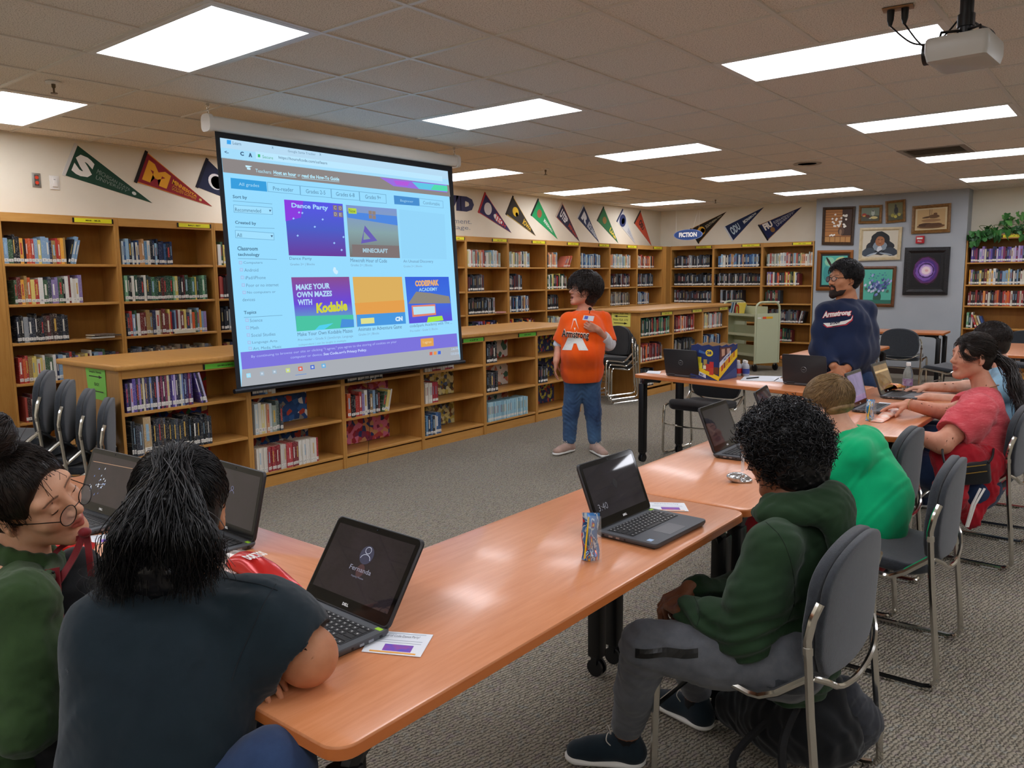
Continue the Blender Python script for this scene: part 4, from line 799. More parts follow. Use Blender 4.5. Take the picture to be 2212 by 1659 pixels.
for k in range(7): v_.box(-.09, .09, -.002, .002, -.03+k*.009, -.027+k*.009, Mz@Matrix.Translation((0, -.151, 0)))
v_.build('vent_slot', M_black, prj)
MB().box(-.09, .09, -.1, .1, .047, .056, Mz).build('mount_plate', M_blackm, prj)
for a in ((-.08, -.09), (.08, -.09), (.08, .09), (-.08, .09)): MB().tube([Mz@Vector((a[0], a[1], .03)), Mz@Vector((a[0]*.9, a[1]*.9, .075)), Mz@Vector((a[0]*.2, a[1]*.2, .085))], .006, 6).build('mount_arm', M_blackm, prj)
MB().tube([Mz@Vector((0, 0, .06)), Mz@Vector((0, 0, .11)), (pc.x, pc.y, HC)], [.022, .027, .027], 14).build('pole', M_blackm, prj, smooth=True)
MB().tube([Mz@Vector((0, 0, .10)), Mz@Vector((0, 0, .15))], .034, 14).build('pole_collar', M_blackm, prj, smooth=True)
zt = HC-pc.z
for k, (pp, r_) in enumerate((([(0, .03, .13), (.02, -.1, .12), (-.02, -.26, .1), (-.03, -.31, .04), (-.03, -.24, -.02), (-.03, -.17, -.01)], .007), ([(0, .0, .14), (-.02, -.12, .13), (-.05, -.24, .12), (-.07, -.27, .05), (-.07, -.2, .0), (-.06, -.165, 0)], .005))):
    MB().tube(smoothpath([Mz@Vector(p) for p in pp], 6), r_, 6).build('signal_cable', M_black, prj, smooth=True)
oc = onZ(1940, 17, HC)
ob = wthing('ceiling_outlet_box', 'brass duplex outlet plate in the ceiling tile with two black plugs', 'outlet', oc)
Mo = Matrix.Translation(oc)@Matrix.Rotation(R(8), 4, 'Z')
MB().box(-.065, .065, -.035, .035, -.006, 0, Mo).build('outlet_plate', mat('tan_metal_plate', '#a07a54', .4, .5), ob, bevel=.002)
for k, dx in enumerate((-.03, .03)):
    pl_ = MB().tube([Mo@Vector((dx, 0, -.004)), Mo@Vector((dx, 0, -.05)), Mo@Vector((dx, 0, -.075))], [.017, .015, .008], 10).build('plug', M_black, ob, smooth=True)
    a = Mo@Vector((dx, 0, -.075)); e = Vector((pc.x, pc.y, HC-.12-.05*k)); m1 = a.lerp(e, .35)+Vector((0, 0, -.1)); m2 = a.lerp(e, .7)+Vector((0, 0, -.1))
    MB().tube(smoothpath([a, m1, m2, e], 8), .004, 6).build('power_cord', M_black, ob, smooth=True)
# signs on the ends of the low shelves
def endsign(c, px, wpx, label, rows):
    y = 2.318 if px[0][0] < 800 else 8.776
    q = [onY(*p, y) for p in px]; t = wthing('shelf_sign', label, 'sign', (q[0]+q[2])/2)
    plate(q, .002, mat('sign_paper_'+c, c, .6), 'sign_sheet', t)
    for s_, u0, u1, v0, v1 in rows:
        z = [p+Vector((0, -.0025, 0)) for p in subq(q, u0, u1, v0, v1)]
        if s_ in '<>': 
            w_ = z[1]-z[0]; h = z[3]-z[0]; o_ = z[0]; A = lambda u, v: o_+w_*u+h*v
            pts = [A(0, .35), A(.75, .35), A(.75, 0), A(1, .5), A(.75, 1), A(.75, .65), A(0, .65)]
            if s_ == '<': pts = [A(1, .65), A(.25, .65), A(.25, 1), A(0, .5), A(.25, 0), A(.25, .35), A(1, .35)]
            MB().prism(pts, (0, -.0006, 0)).build('arrow', M_black, t)
        else: textquad(s_, *z, M_black, 'lettering', t, .0005, .01)
endsign('#86d65c', [(193.5, 858), (232, 867), (226.5, 796.5), (184.5, 790.5)], 40, 'bright green sign sheet on the end of the long low shelf', [('Graphic Novels', .18, .82, .8, .9), ('>', .15, .85, .66, .76), ('EASY', .4, .66, .42, .52), ('<', .15, .85, .2, .3)])
endsign('#e6de6c', [(1321, 703.5), (1361.5, 706), (1362.5, 670), (1322, 669)], 40, 'yellow sign with two arrows on the end of the fiction shelf', [('Fiction  HUB - KIZ', .1, .88, .74, .87), ('<', .12, .86, .54, .68), ('Fiction  KLA - LYO', .1, .88, .34, .46), ('>', .12, .86, .12, .26)])
# ================================================================ tables
TZ = .735
def table(x0, y0, L, W_, rz, label, legs=1):      # corner x0,y0; long side along local x
    t = thing('table', label, 'table', (x0, y0, 0), rz, 'laminate training tables')
    b = MB(); b.prism([(x, y, TZ-.03) for x, y in roundrect(0, L, 0, W_, .045, 6)], (0, 0, .0299)); b.build('table_top', M_lam, t, bevel=.005, seg=2)
    e = MB(); rr_ = roundrect(-.0012, L+.0012, -.0012, W_+.0012, .046, 6); n = len(rr_)
    e.add([(x, y, TZ-.026) for x, y in rr_]+[(x, y, TZ-.006) for x, y in rr_], [(i, (i+1) % n, (i+1) % n+n, i+n) for i in range(n)]); e.build('edge_band', M_lamedge, t, smooth=True)
    for sx in (0, 1):
        for sy in (0, 1):
            lx = .06 if sx == 0 else L-.06; ly = .06 if sy == 0 else W_-.06; dx = 1 if sx == 0 else -1; dy = 1 if sy == 0 else -1
            l = MB().box(lx-.028, lx+.028, ly-.028, ly+.028, .075, .66).build('leg', M_blackm, t, bevel=.01)
            c = MB(); c.tube([(lx-.018, ly, .034), (lx-.008, ly, .034)], .034, 14); c.tube([(lx+.008, ly, .034), (lx+.018, ly, .034)], .034, 14); c.box(lx-.024, lx+.024, ly-.012, ly+.012, .05, .078)
            c.build('caster', M_black, l)
            MB().tube(smoothpath([(lx, ly, .60), (lx+dx*.015, ly, .66), (lx+dx*.06, ly, .69), (lx+dx*.17, ly, .698)], 4), .022, 8).build('leg_bracket', M_blackm, t, smooth=True)
    MB().box(.1, L-.1, W_/2-.02, W_/2+.02, .665, .703).build('under_rail', M_blackm, t)
    return t
table(-1.01, .78, 1.735, .615, R(90), 'orange laminate table with the closest open laptop at its rounded end')
table(-1.01, 2.522, 1.60, .615, R(90), 'orange laminate table joined behind the first one, beside the boy in bright green')
table(-.905, 4.135, 1.80, .585, R(90), 'orange laminate table in front of the salmon shirt, with snack bags on it')
table(-3.40, .815, 1.765, .61, 0, 'orange laminate table in front of the two girls, joined at a corner')
table(-3.28, 5.68, 1.73, .61, R(-10.4), 'orange laminate table holding the snack carton and two closed backed laptops')
table(-2.22, 7.76, 1.75, .61, R(90), 'empty orange table standing behind the man in navy')
table(-3.35, 11.85, 1.22, .66, R(2), 'orange table pushed towards the blue grey column')
table(-.62, 9.0, 1.6, .61, R(90), 'orange table past the ponytail, before the ivy topped bookcase')

# ================================================================ stacking chairs
def fabric(n, a, b_): return mottled(n, a, b_, 90, .95, .35, 500, sheen=.3)
M_fgrey = fabric('charcoal_upholstery', '#33383e', '#2a2e34'); M_fblack = fabric('black_upholstery', '#15161a', '#0f1013')
def pad(shape, th, curve, fm):    # grid of rounded outline, domed; shape(u,v)->x,z ; returns mesh in x (wide) and z (tall), y thickness
    pass
def softpad(outline, th, warp, n_in=4):
    # outline: closed 2d list; makes a cushion with rounded rim; warp(x, z)-> y offset
    b = MB(); n = len(outline); cx = sum(p[0] for p in outline)/n; cz = sum(p[1] for p in outline)/n
    rings = [(1.0, .0, 0), (1.0, .30, 0), (.985, .43, 0), (.95, .5, 0), (.75, .55, 0), (.4, .58, 0)]
    def ring(s, o): return [(cx+(x-cx)*s, warp(cx+(x-cx)*s, cz+(z-cz)*s)+o*th, cz+(z-cz)*s) for x, z in outline]
    seq = [ring(s, -o) for s, o, _ in reversed(rings)]+[ring(s, o) for s, o, _ in rings[1:]]
    vs = [p for r_ in seq for p in r_]; m = len(seq)
    fs = [(i*n+k, i*n+(k+1) % n, (i+1)*n+(k+1) % n, (i+1)*n+k) for i in range(m-1) for k in range(n)]
    vs += [(cx, warp(cx, cz)-.59*th, cz), (cx, warp(cx, cz)+.59*th, cz)]; fs += [(m*n, (k+1) % n, k) for k in range(n)]+[(m*n+1, (m-1)*n+k, (m-1)*n+(k+1) % n) for k in range(n)]
    return b.add(vs, fs)
def back_outline():
    pts = []
    for k in range(25): a = math.pi*k/24; pts.append((.225*math.cos(a) if True else 0, .69+.14*math.sin(a)**.8))
    pts += [(-.235, .62), (-.225, .54), (-.2, .492), (-.17, .475), (-.08, .468), (0, .466), (.08, .468), (.17, .475), (.2, .492), (.225, .54), (.235, .62)]
    return pts
def make_chair(label, group, fm, cat='chair'):
    t = thing('stacking_chair', label, cat, (0, 0, 0), 0, group)
    yb = lambda x, z: -.222-.05*(z-.45)+.42*(x*x)-.02
    softpad(back_outline(), .030, lambda x, z: yb(x, z)+.013).build('backrest', fm, t, smooth=True, sharp=60)
    softpad([(x*.985, z if z < .6 else z-.004) for x, z in back_outline()], .022, lambda x, z: yb(x, z)-.016).build('backrest_shell', fm, t, smooth=True, sharp=60)
    so = roundrect(-.225, .225, -.225, .235, .07, 6)
    s_ = softpad(so, .045, lambda x, y: 0); wz = lambda x, y: .452+.02*math.cos((y-.02)*7)*0+(-.045 if 0 else 0)-.035*math.exp(-((y+.12)/.13)**2)-.035*max(0, (y-.12)/.12)**2+.25*x*x
    s_.v = [(x, z, wz(x, z)+y) for x, y, z in s_.v]; s_.build('seat', fm, t, smooth=True, sharp=60)
    for s in (-1, 1):
        X_ = .262*s; p = [(X_*.93, -.25, .70), (X_*.985, -.238, .66), (X_, -.228, .60), (X_, -.243, .40), (X_, -.272, .12), (X_, -.277, .045), (X_, -.262, .02), (X_, -.232, .0125), (X_, .17, .0125), (X_, .20, .02), (X_, .213, .045), (X_*.99, .205, .38), (X_*.98, .195, .425), (X_*.96, .165, .437), (X_*.93, .0, .415), (X_*.93, -.07, .400), (X_*.93, -.10, .402), (X_*.95, -.15, .43), (X_*.98, -.232, .50)]
        f = MB().tube(p, .0115, 8).build('side_frame', M_chrome, t, smooth=True)
        MB().tube([(X_, -.2295, .585), (X_, -.231, .565)], .0135, 8).build('collar', M_white if 0 else M_chrome, f)
        for y in (-.18, .14): MB().box(X_-.008, X_+.008, y-.04, y+.04, .0, .006).build('floor_glide', mat('clear_glide', '#c8ccc8', .3), f)
    MB().tube(smoothpath([(-.25, -.24, .50), (-.2, -.262, .475), (-.13, -.275, .44), (0, -.28, .425), (.13, -.275, .44), (.2, -.262, .475), (.25, -.24, .50)], 4), .0085, 7).build('rear_brace', M_chrome, t, smooth=True)
    MB().tube([(-.255, .207, .27), (0, .215, .262), (.255, .207, .27)], .007, 6).build('front_brace', M_chrome, t, smooth=True)
    return t
ch0 = make_chair('grey stacking chair the curly haired boy sits on', 'grey stacking chairs', M_fgrey)
ch0.location = (-.835, 2.225, 0); ch0.rotation_euler = (0, 0, R(88))
chb = make_chair('empty black stacking chair behind the table with the snack carton', 'black stacking chairs', M_fblack); chb.location = (-2.93, 6.27, 0); chb.rotation_euler = (0, 0, R(176))
for loc, rz, lb in (((-.79, 3.35), 91, 'grey stacking chair the boy in the bright green shirt sits on'), ((-.725, 4.92), 88, 'grey stacking chair the girl in the salmon shirt sits on'),
                    ((-.70, 5.72), 92, 'grey stacking chair of the pupil in light blue'), ((-1.06, 3.93), 90, 'empty grey chair pushed in at the table corner beside the green shirt'),
                    ((-2.52, 11.45), 2, 'empty grey chair facing the table before the blue grey column'), ((-1.75, 10.3), 75, 'grey chair seen edge-on past the salmon shirt girl'.replace('edge-on', 'sideways')), ((-1.15, 11.25), 180, 'grey chair at the table before the ivy topped bookcase'),
                    ((-1.30, .38), 8, 'grey stacking chair the girl in the dark T-shirt sits on'), ((-2.15, .42), 0, 'grey stacking chair the girl with glasses sits on')):
    dup(ch0, (*loc, 0), R(rz), lb)
dup(chb, (-2.02, 6.12, 0), R(172), 'second black stacking chair behind the man\'s laptop table')
def stack(src, n, base, rz, dy, dz, tilt, labels, group):
    f = Vector((-math.sin(rz), math.cos(rz), 0))
    for k in range(n):
        c = dup(src, (base.x+f.x*dy*k, base.y+f.y*dy*k, dz*k), rz, labels[k]); c['group'] = group; c.rotation_euler = (tilt, 0, rz)
stack(ch0, 4, Vector((-5.06, 1.98, .0)), R(150), .105, .062, 0, ['grey chair at the bottom of the stack of four by the green sign', 'grey chair second from the bottom in the stack of four', 'grey chair second from the top in the stack of four', 'grey chair on top of the stack of four'], 'stack of grey chairs by the low shelf')
stack(chb, 3, Vector((-5.2, 8.42, .0)), R(165), .045, .05, 0, ['black chair at the bottom of the stack of three under the arrow sign', 'black chair in the middle of the stack of three', 'black chair on top of the stack of three'], 'stack of black chairs by the fiction shelf')

# ================================================================ book cart
ca = thing('book_cart', 'sage green metal library book cart on casters', 'cart', (-4.88, 12.30, 0), R(60.6))
M_sage = mat('sage_enamel', '#b9bd9c', .4, spec=.4)
CW, CL = .47, .84
for yy in (0, CL):
    MB().box(.02, CW-.02, yy-.008, yy+.008, .13, .93).build('end_panel', M_sage, ca)
    MB().tube([(0, yy, .13), (0, yy, 1.0)]+[(.11-.11*math.cos(R(a)), yy, 1.0+.11*math.sin(R(a))) for a in (20, 45, 70, 90)]+[(CW-.11+.11*math.sin(R(a)), yy, 1.0+.11*math.cos(R(a))) for a in (0, 20, 45, 70)]+[(CW, yy, 1.0), (CW, yy, .13)], .017, 10).build('end_frame', M_sage, ca, smooth=True)
for z in (.20, .52, .84):
    MB().box(.0, CW/2, .01, CL-.01, z, z+.012, Matrix.Translation((0, 0, 0))@Matrix.Translation((CW/2, 0, z))@Matrix.Rotation(R(18), 4, 'Y')@Matrix.Translation((-CW/2, 0, -z))).build('sloped_shelf', M_sage, ca)
    MB().box(CW/2-.006, CW/2+.006, .01, CL-.01, z-.06, z+.2).build('divider', M_sage, ca)
    MB().box(-.01, .003, .01, CL-.01, z+.045, z+.085).build('shelf_lip', M_sage, ca)
for x in (.03, CW-.03):
    for y in (.03, CL-.03):
        c = MB(); c.tube([(x-.012, y, .06), (x+.012, y, .06)], .058, 16).build('caster_wheel', M_black, ca, smooth=True, sharp=50)
        MB().box(x-.02, x+.02, y-.012, y+.012, .09, .135).build('caster_fork', M_chrome, ca)
lab = MB().box(.13, .33, -.0095, -.0082, .845, .88).build('sticker', mat('sticker_yellow', '#e2a818', .5), ca); MB().box(.13, .2, -.0105, -.0095, .845, .88).build('sticker_end', mat('sticker_orange', '#e0502a', .5), lab)
MB().box(.03, .1, -.0095, -.0082, .85, .87).build('paper_tag', M_white, ca)
cm = Matrix.Translation((-4.88, 12.30, 0))@Matrix.Rotation(R(60.6), 4, 'Z')
for k, (dy, cc, lb) in enumerate(((.70, '#7fa0b4', 'pale blue book on the top shelf of the cart, first in line'), (.67, '#3c5a6a', 'dark teal book on the top shelf of the cart'), (.64, '#cfd2c8', 'white book on the top shelf of the cart'), (.61, '#20242c', 'black book on the top shelf of the cart'), (.57, '#d8d08a', 'pale yellow book leaning on the top shelf of the cart'), (.53, '#e2c64a', 'yellow book leaning on the top shelf of the cart'))):
    o = bpy.data.objects.new('book', me_book); COL.objects.link(o); o.color = lin(cc)
    o.matrix_world = cm@Matrix.Translation((.02, dy, .90))@Matrix.Rotation(R(90), 4, 'Z')@Matrix.Rotation(R(-14), 4, 'X')@Matrix.Diagonal((.024, .15, .21, 1)) if False else cm@Matrix.Translation((.03, dy, .905))@Matrix.Rotation(R(-90), 4, 'Z')@Matrix.Rotation(R(16), 4, 'Y')@Matrix.Diagonal((.024, .14, .2, 1)); tag(o, lb, 'book', 'books on the cart')
be = wthing('bookend', 'dark red arch shaped metal bookend on the cart', 'bookend', cm@Vector((.03, .44, .9)))
arc = [(-.055, 0), (-.055, .1)]+[(-.055*math.cos(R(a)), .1+.055*math.sin(R(a))) for a in range(15, 180, 15)]+[(.055, .1), (.055, 0), (.028, 0), (.028, .1)]+[(.028*math.cos(R(a)), .1+.028*math.sin(R(a))) for a in range(15, 180, 20)]+[(-.028, .1), (-.028, 0)]
MB().prism([cm@Vector((.0+.012*0-.004, .47+a, .915+b_)) for a, b_ in arc], cm.to_3x3()@Vector((.003, 0, 0))).build('arch', mat('bookend_red', '#9c2a1e', .4), be)

# ================================================================ laptops
M_lid = mat('laptop_dark_grey', '#3b3d42', .45, spec=.4); M_lidb = mat('laptop_lid_matte', '#2b292b', .4, .1, spec=.5); M_deck = mat('laptop_deck', '#4b4e52', .5, .15); M_key = mat('keycap_black', '#17181a', .5); M_keyl = mat('key_legend', '#c8c8c4', .5)
M_bez = mat('bezel_gloss', '#08080a', .08, spec=.6); M_port = mat('port_metal', '#8f9296', .3, .8)
def screenmat(name, c0, c1, es=.35):
    if name in MATS: return MATS[name]
    m = mat(name, '#0c0b0d', .03, spec=.9, emit='#444444', es=es); v = coords(m, 'Object', (1, 1, 1))
    m.node_tree.links.new(ramp(m, noise(m, v, 9, 3, .6, .5), [(.3, c0), (.7, c1)]), m.node_tree.nodes['Principled BSDF'].inputs['Emission Color']); return m
keyme = None
def laptop(cx, cy, rz, label, lean=25, LW=.315, D=.215, keys=0, scr='dim', content=None, z=TZ+.001, sticker=True):
    global keyme
    t = thing('laptop', label, 'laptop', (cx, cy, z), R(rz), 'laptops on the tables'); w2, d2 = LW/2, D/2
    b = MB(); q = roundrect(-w2, w2, -d2, d2, .014, 4); q2 = [(x*.97, y*.97) for x, y in q]
    n = len(q); b.add([(x, y, .003) for x, y in q2]+[(x, y, .010) for x, y in q]+[(x, y, .016) for x, y in q]+[(x*.992, y*.992, .018) for x, y in q], [(i*n+k, i*n+(k+1) % n, (i+1)*n+(k+1) % n, (i+1)*n+k) for i in range(3) for k in range(n)]+[tuple(range(n-1, -1, -1)), tuple(3*n+k for k in range(n))])
    b.build('base', M_deck, t, smooth=True, sharp=40)
    MB().box(-w2*.95, w2*.95, -d2*.9, d2*.85, 0, .004).build('rubber_feet', M_black, t)
    MB().box(-w2*.87, w2*.87, -d2*.15, d2*.72, .0182, .0186).build('keyboard_well', M_black, t)
    if keyme is None: keyme = MB().add([(-.5, -.5, 0), (.5, -.5, 0), (.5, .5, 0), (-.5, .5, 0), (-.44, -.42, 1), (.44, -.42, 1), (.44, .46, 1), (-.44, .46, 1)], [(0, 3, 2, 1), (4, 5, 6, 7), (0, 1, 5, 4), (1, 2, 6, 5), (2, 3, 7, 6), (3, 0, 4, 7)]).mesh('key', M_key)
    rows = [[.8]*15, [1]*13+[1.6], [1.5]+[1]*12+[1.1], [1.8]+[1]*11+[1.8], [2.3]+[1]*10+[2.3], [1, 1, 1, 1, 5.2, 1, 1, 1, 1, 1]]
    kb = MB(); yy = d2*.69; kw = LW*.855; hh = D*.425/6
    for r_, row in enumerate(rows):
        tot = sum(row); x = -kw/2; kh = hh*(.75 if r_ == 0 else 1.05)
        for w_ in row:
            wk = w_/tot*kw; c_ = (x+wk/2, yy-kh/2, .0186)
            if keys: 
                o = bpy.data.objects.new('key', keyme); COL.objects.link(o); o.parent = t; o.location = c_; o.scale = (wk*.88, kh*.86, .0016)
                if keys > 1 and w_ < 1.2: kb.box(c_[0]-wk*.12, c_[0]+wk*.08, c_[1]-kh*.05, c_[1]+kh*.22, .0202, .02028)
            else: kb.box(c_[0]-wk*.43, c_[0]+wk*.43, c_[1]-kh*.42, c_[1]+kh*.42, .0186, .0202)
            x += wk
        yy -= kh
    if not keys: kb.build('keyboard', M_key, t, kind='stuff')
    elif keys > 1: kb.build('key_legends', M_keyl, t, kind='stuff')
    MB().box(-.05, .05, -d2*.85, -d2*.28, .018, .0183).build('touchpad', mat('touchpad_grey', '#45484c', .35), t)
    if sticker: MB().box(w2*.83, w2*.95, d2*.76, d2*.86, .018, .0184).build('asset_sticker', mat('lime_sticker', '#9fd62a', .5), t)
    MB().box(-w2*.9, -w2*.78, -d2*.75, -d2*.6, .018, .0183).build('logo_sticker', mat('blue_sticker', '#9ab8d8', .4), t) if keys else None
    for x_ in (-w2, w2):
        s_ = 1 if x_ > 0 else -1
        for y_, l_ in ((.05, .014), (.025, .012), (-.0, .005), (.078, .008)): MB().box(min(x_, x_+s_*.0006), max(x_, x_+s_*.0006), y_-l_/2, y_+l_/2, .007, .0125).build('port', M_port if l_ > .01 else M_black, t)
    # lid
    Ml = Matrix.Translation((0, d2-.008, .016))@Matrix.Rotation(R(-lean), 4, 'X'); H = D*.98
    lidp = roundrect(-w2, w2, 0, H, .014, 4); lb = MB(); n = len(lidp)
    lay = [(.985, -.0045), (1, -.002), (1, .003), (.985, .0052)]
    lb.add([Ml@Vector((x*s, y_, (z_-H/2)*s+H/2)) for s, y_ in lay for x, z_ in lidp], [(i*n+k, i*n+(k+1) % n, (i+1)*n+(k+1) % n, (i+1)*n+k) for i in range(3) for k in range(n)]+[tuple(range(n-1, -1, -1)), tuple(3*n+k for k in range(n))])
    lb.cur = 0; lid = lb.build('lid', M_lidb, t, smooth=True, sharp=40)
    for x_ in (-w2*.62, w2*.62): MB().tube([(x_-.03, d2-.004, .018), (x_+.03, d2-.004, .018)], .007, 10).build('hinge', M_black, t, smooth=True)
    P = lambda x, z_, y_: Ml@Vector((x, y_, z_))
    bz = [P(x*.965, z_*.965+H*.02, -.0052) for x, z_ in lidp]; MB().prism(bz, Ml.to_3x3()@Vector((0, .0008, 0))).build('bezel', M_bez, lid)
    x0, x1, z0, z1 = -w2*.89, w2*.89, H*.145, H*.915
    sm = {'dim': lambda: screenmat('screen_dim_brown', '#1c181a', '#2c2529', .9), 'dark': lambda: screenmat('screen_dark_grey', '#1b1a1e', '#2a282e', .8), 'stage': lambda: screenmat('screen_stage', '#141018', '#2c2024', .9), 'bright': lambda: screenmat('screen_lilac', '#4a4468', '#7a6a94', 1.0), 'brown': lambda: screenmat('screen_warm', '#5a4022', '#8a6a3c', .8)}[scr]()
    sc = MB().prism([P(x0, z0, -.0055), P(x1, z0, -.0055), P(x1, z1, -.0055), P(x0, z1, -.0055)], Ml.to_3x3()@Vector((0, .0003, 0))).build('display', sm, lid)
    zb = H*.075; textquad('DELL', P(-.011, zb-.0035, -.0055), P(.011, zb-.0035, -.0055), P(.011, zb+.0035, -.0055), P(-.011, zb+.0035, -.0055), mat('silver_print', '#d8d8d8', .3, emit='#888888', es=.3), 'logo', lid, .0003, .06)
    MB().lathe([(.0022, 0), (.0022, .0004)], P(0, H*.955, -.0055), 8, Ml.to_3x3()@Matrix.Rotation(R(90), 3, 'X')).build('webcam', mat('webcam_lens', '#2c3038', .1), lid)
    # round badge on the lid back
    ring = [P(.019*math.cos(a), H*.5+.019*math.sin(a), .0055) for a in [2*math.pi*k/28 for k in range(28)]]; MB().tube(ring, .0012, 5, True).build('badge_ring', M_port, lid, smooth=True)
    textquad('DELL', P(.0115, H*.5-.0035, .0054), P(-.0115, H*.5-.0035, .0054), P(-.0115, H*.5+.0035, .0054), P(.0115, H*.5+.0035, .0054), M_port, 'badge_text', lid, .0003, .06)
    def on(u, v, off=-.006): return P(x0+(x1-x0)*u, z0+(z1-z0)*v, off)
    if content: content(on, lid)
    return t
def em(c, s_=1): return mat('screen_mark_'+c, '#000000', .5, emit=c, es=s_)
def user_icon(on, lid, u, v, s_, c='#9aa0c8'):
    MB().tube([on(u+.035*s_*math.cos(a), v+.06*s_+.05*s_*math.sin(a)) for a in [2*math.pi*k/16 for k in range(16)]], .0006, 4, True).build('user_icon', em(c), lid)
    MB().tube([on(u+.06*s_*math.cos(a), v-.075*s_+.07*s_*math.sin(a)) for a in [math.pi*k/10 for k in range(11)]], .0006, 4).build('user_icon', em(c), lid)
def c_login(on, lid):
    MB().prism([on(.5+.085*math.cos(a), .66+.14*math.sin(a), -.0057) for a in [2*math.pi*k/24 for k in range(24)]], (0, 0, .00001)).build('avatar_disc', em('#2e2d44', .9), lid)
    user_icon(on, lid, .5, .67, 1, '#c8ccdc')
    textquad('Fernanda', on(.36, .40), on(.64, .40), on(.64, .47), on(.36, .47), em('#8a8a9c'), 'screen_text', lid, 0, 0); textquad('Preparing Windows', on(.42, .3), on(.58, .3), on(.58, .335), on(.42, .335), em('#77778a'), 'screen_text', lid, 0, 0)
    MB().prism([on(.5+.05*math.cos(a), .42+.1*math.sin(a), -.0056) for a in [2*math.pi*k/20 for k in range(20)]], (0, 0, .00001)).build('dark_red_spot', em('#42201f', .9), lid)
def c_lock(on, lid):
    textquad('3:40', on(.06, .14), on(.24, .14), on(.24, .27), on(.06, .27), em('#8c8c94', .7), 'screen_text', lid, 0, -.01)
    MB().prism([on(.5+.045*math.cos(a)*(1 if a < 3.14 else .9), .55+.1*math.sin(a), -.0057) for a in [2*math.pi*k/12 for k in range(12)]], (0, 0, .00001)).build('dark_oval', em('#121013', .8), lid)
def c_user(on, lid): user_icon(on, lid, .5, .62, .7, '#7d80a0')
def c_stage(on, lid):
    rr = random.Random(3)
    for k in range(26):
        u = .3+rr.gauss(0, .09); v = .4+rr.gauss(0, .12); MB().prism([on(u, v), on(u+.03*rr.random()+.01, v+.01), on(u+.02, v+.05*rr.random()+.02)], (0, 0, .00001)).build('sparkle', em(rr.choice(['#b8c4d8', '#8a9cc4', '#d8dce4', '#6a7aa8'])), lid)
    MB().tube([on(.05, .82), on(.95, .86)], .0012, 4).build('light_line', em('#a07a5c'), lid)
def c_photo(on, lid):
    MB().prism([on(0, .7, -.0057), on(1, .7, -.0057), on(1, .78, -.0057), on(0, .78, -.0057)], (0, 0, .00001)).build('pale_band', em('#c8a878'), lid)
laptop(-1.425, 1.035, -2, 'open laptop with a sign-in screen and lime sticker on the rounded table end', 34, keys=2, scr='dim', content=c_login)
laptop(-1.165, 2.145, 88, 'open laptop showing the time, beside the juice pouch', 22, keys=2, scr='dark', content=c_lock)
laptop(-2.70, 1.055, 3, 'open laptop in front of the girl with glasses, showing a picture of stage lights', 20, keys=1, scr='stage', content=c_stage)
laptop(-2.185, 1.20, -2, 'open laptop behind the dark ponytail of the girl in the T-shirt', 14, keys=0, scr='dim', content=c_user)
laptop(-1.345, 3.36, 92, 'open laptop behind the curly hair with a lamp reflection on its screen', 22, scr='dark')
laptop(-1.36, 3.99, 100, 'open laptop in front of the boy in the bright green shirt, mostly hidden', 22, scr='dark')
laptop(-1.20, 4.92, 90, 'open laptop with a lilac screen between the blond boy and the salmon shirt', 14, scr='bright')
laptop(-1.20, 5.56, 88, 'open laptop seen from the side, under the typing hands', 20, scr='brown', content=c_photo)
laptop(-2.83, 5.80, 172, 'open laptop turned away beside the snack carton', 12, scr='dark')
laptop(-1.885, 5.82, 174, 'open laptop turned away in front of the man in navy', 8, scr='dark', LW=.325)

# ================================================================ things on the tables
def card(q, lb, band='#5a4ac8'):
    q = [p+Vector((0, 0, 0)) for p in q]
    t = wthing('activity_card', lb, 'card', (q[0]+q[2])/2, 'printed activity cards')
    plate(q, .0012, mat('card_white', '#e4e8ee', .5), 'card_sheet', t)
    textquad('Hour of Code Dance Party!', *subq(q, .2, .82, .72, .86), mat('ink_grey', '#6a6e7a', .6), 'lettering', t, .0016, 0)
    for v in (.92, .6, .5): MB().prism([p+Vector((0, 0, .0013)) for p in subq(q, .1, .9, v, v+.015)], (0, 0, .0002)).build('print_line', mat('ink_pale', '#9aa4b0', .6), t)
    MB().prism([p+Vector((0, 0, .0013)) for p in subq(q, .32, .8, .13, .42)], (0, 0, .0002)).build('print_picture', mottled('print_purple', '#4a48c0', '#a03a90', 60, .5), t)
    MB().prism([p+Vector((0, 0, .0014)) for p in subq(q, .12, .9, .04, .1)], (0, 0, .0002)).build('print_bar', mat('print_orange', '#e8a23a', .5), t)
cq = lambda *p: [onZ(x, y, TZ+.001) for x, y in p]
card(cq((781, 1408), (908, 1420), (936, 1372), (806, 1362)), 'printed white card under the corner of the laptop on the rounded table end')
card(cq((1405, 1103), (1488, 1105), (1478, 1087), (1395, 1085)), 'printed white card behind the laptop that shows the time')
card(cq((200, 1177), (250, 1171), (252, 1152), (195, 1158)), 'printed white card beside the chips bag near the girl with glasses'.replace('near', 'by'))
card(cq((1890, 879), (1945, 882), (1948, 873), (1900, 869)), 'printed white card behind the keyboard of the lilac screen laptop')
for k, (pp, lb) in enumerate(((((1598, 822), (1672, 824), (1690, 813), (1610, 811)), 'blank white paper with a black pen beside the snack carton'), (((1670, 824), (1697, 826), (1700, 819), (1680, 817)), 'white paper half under the laptop of the man in navy'), (((1395, 806), (1425, 808), (1428, 802), (1400, 801)), 'white paper behind the laptop at the table end'))):
    tag(plate(cq(*pp), .001, mat('paper_white', '#dfe3e8', .6), 'paper_sheet'), lb, 'paper', 'loose papers')
a, b_ = onZ(1613, 817.5, TZ+.007), onZ(1638, 815, TZ+.007)
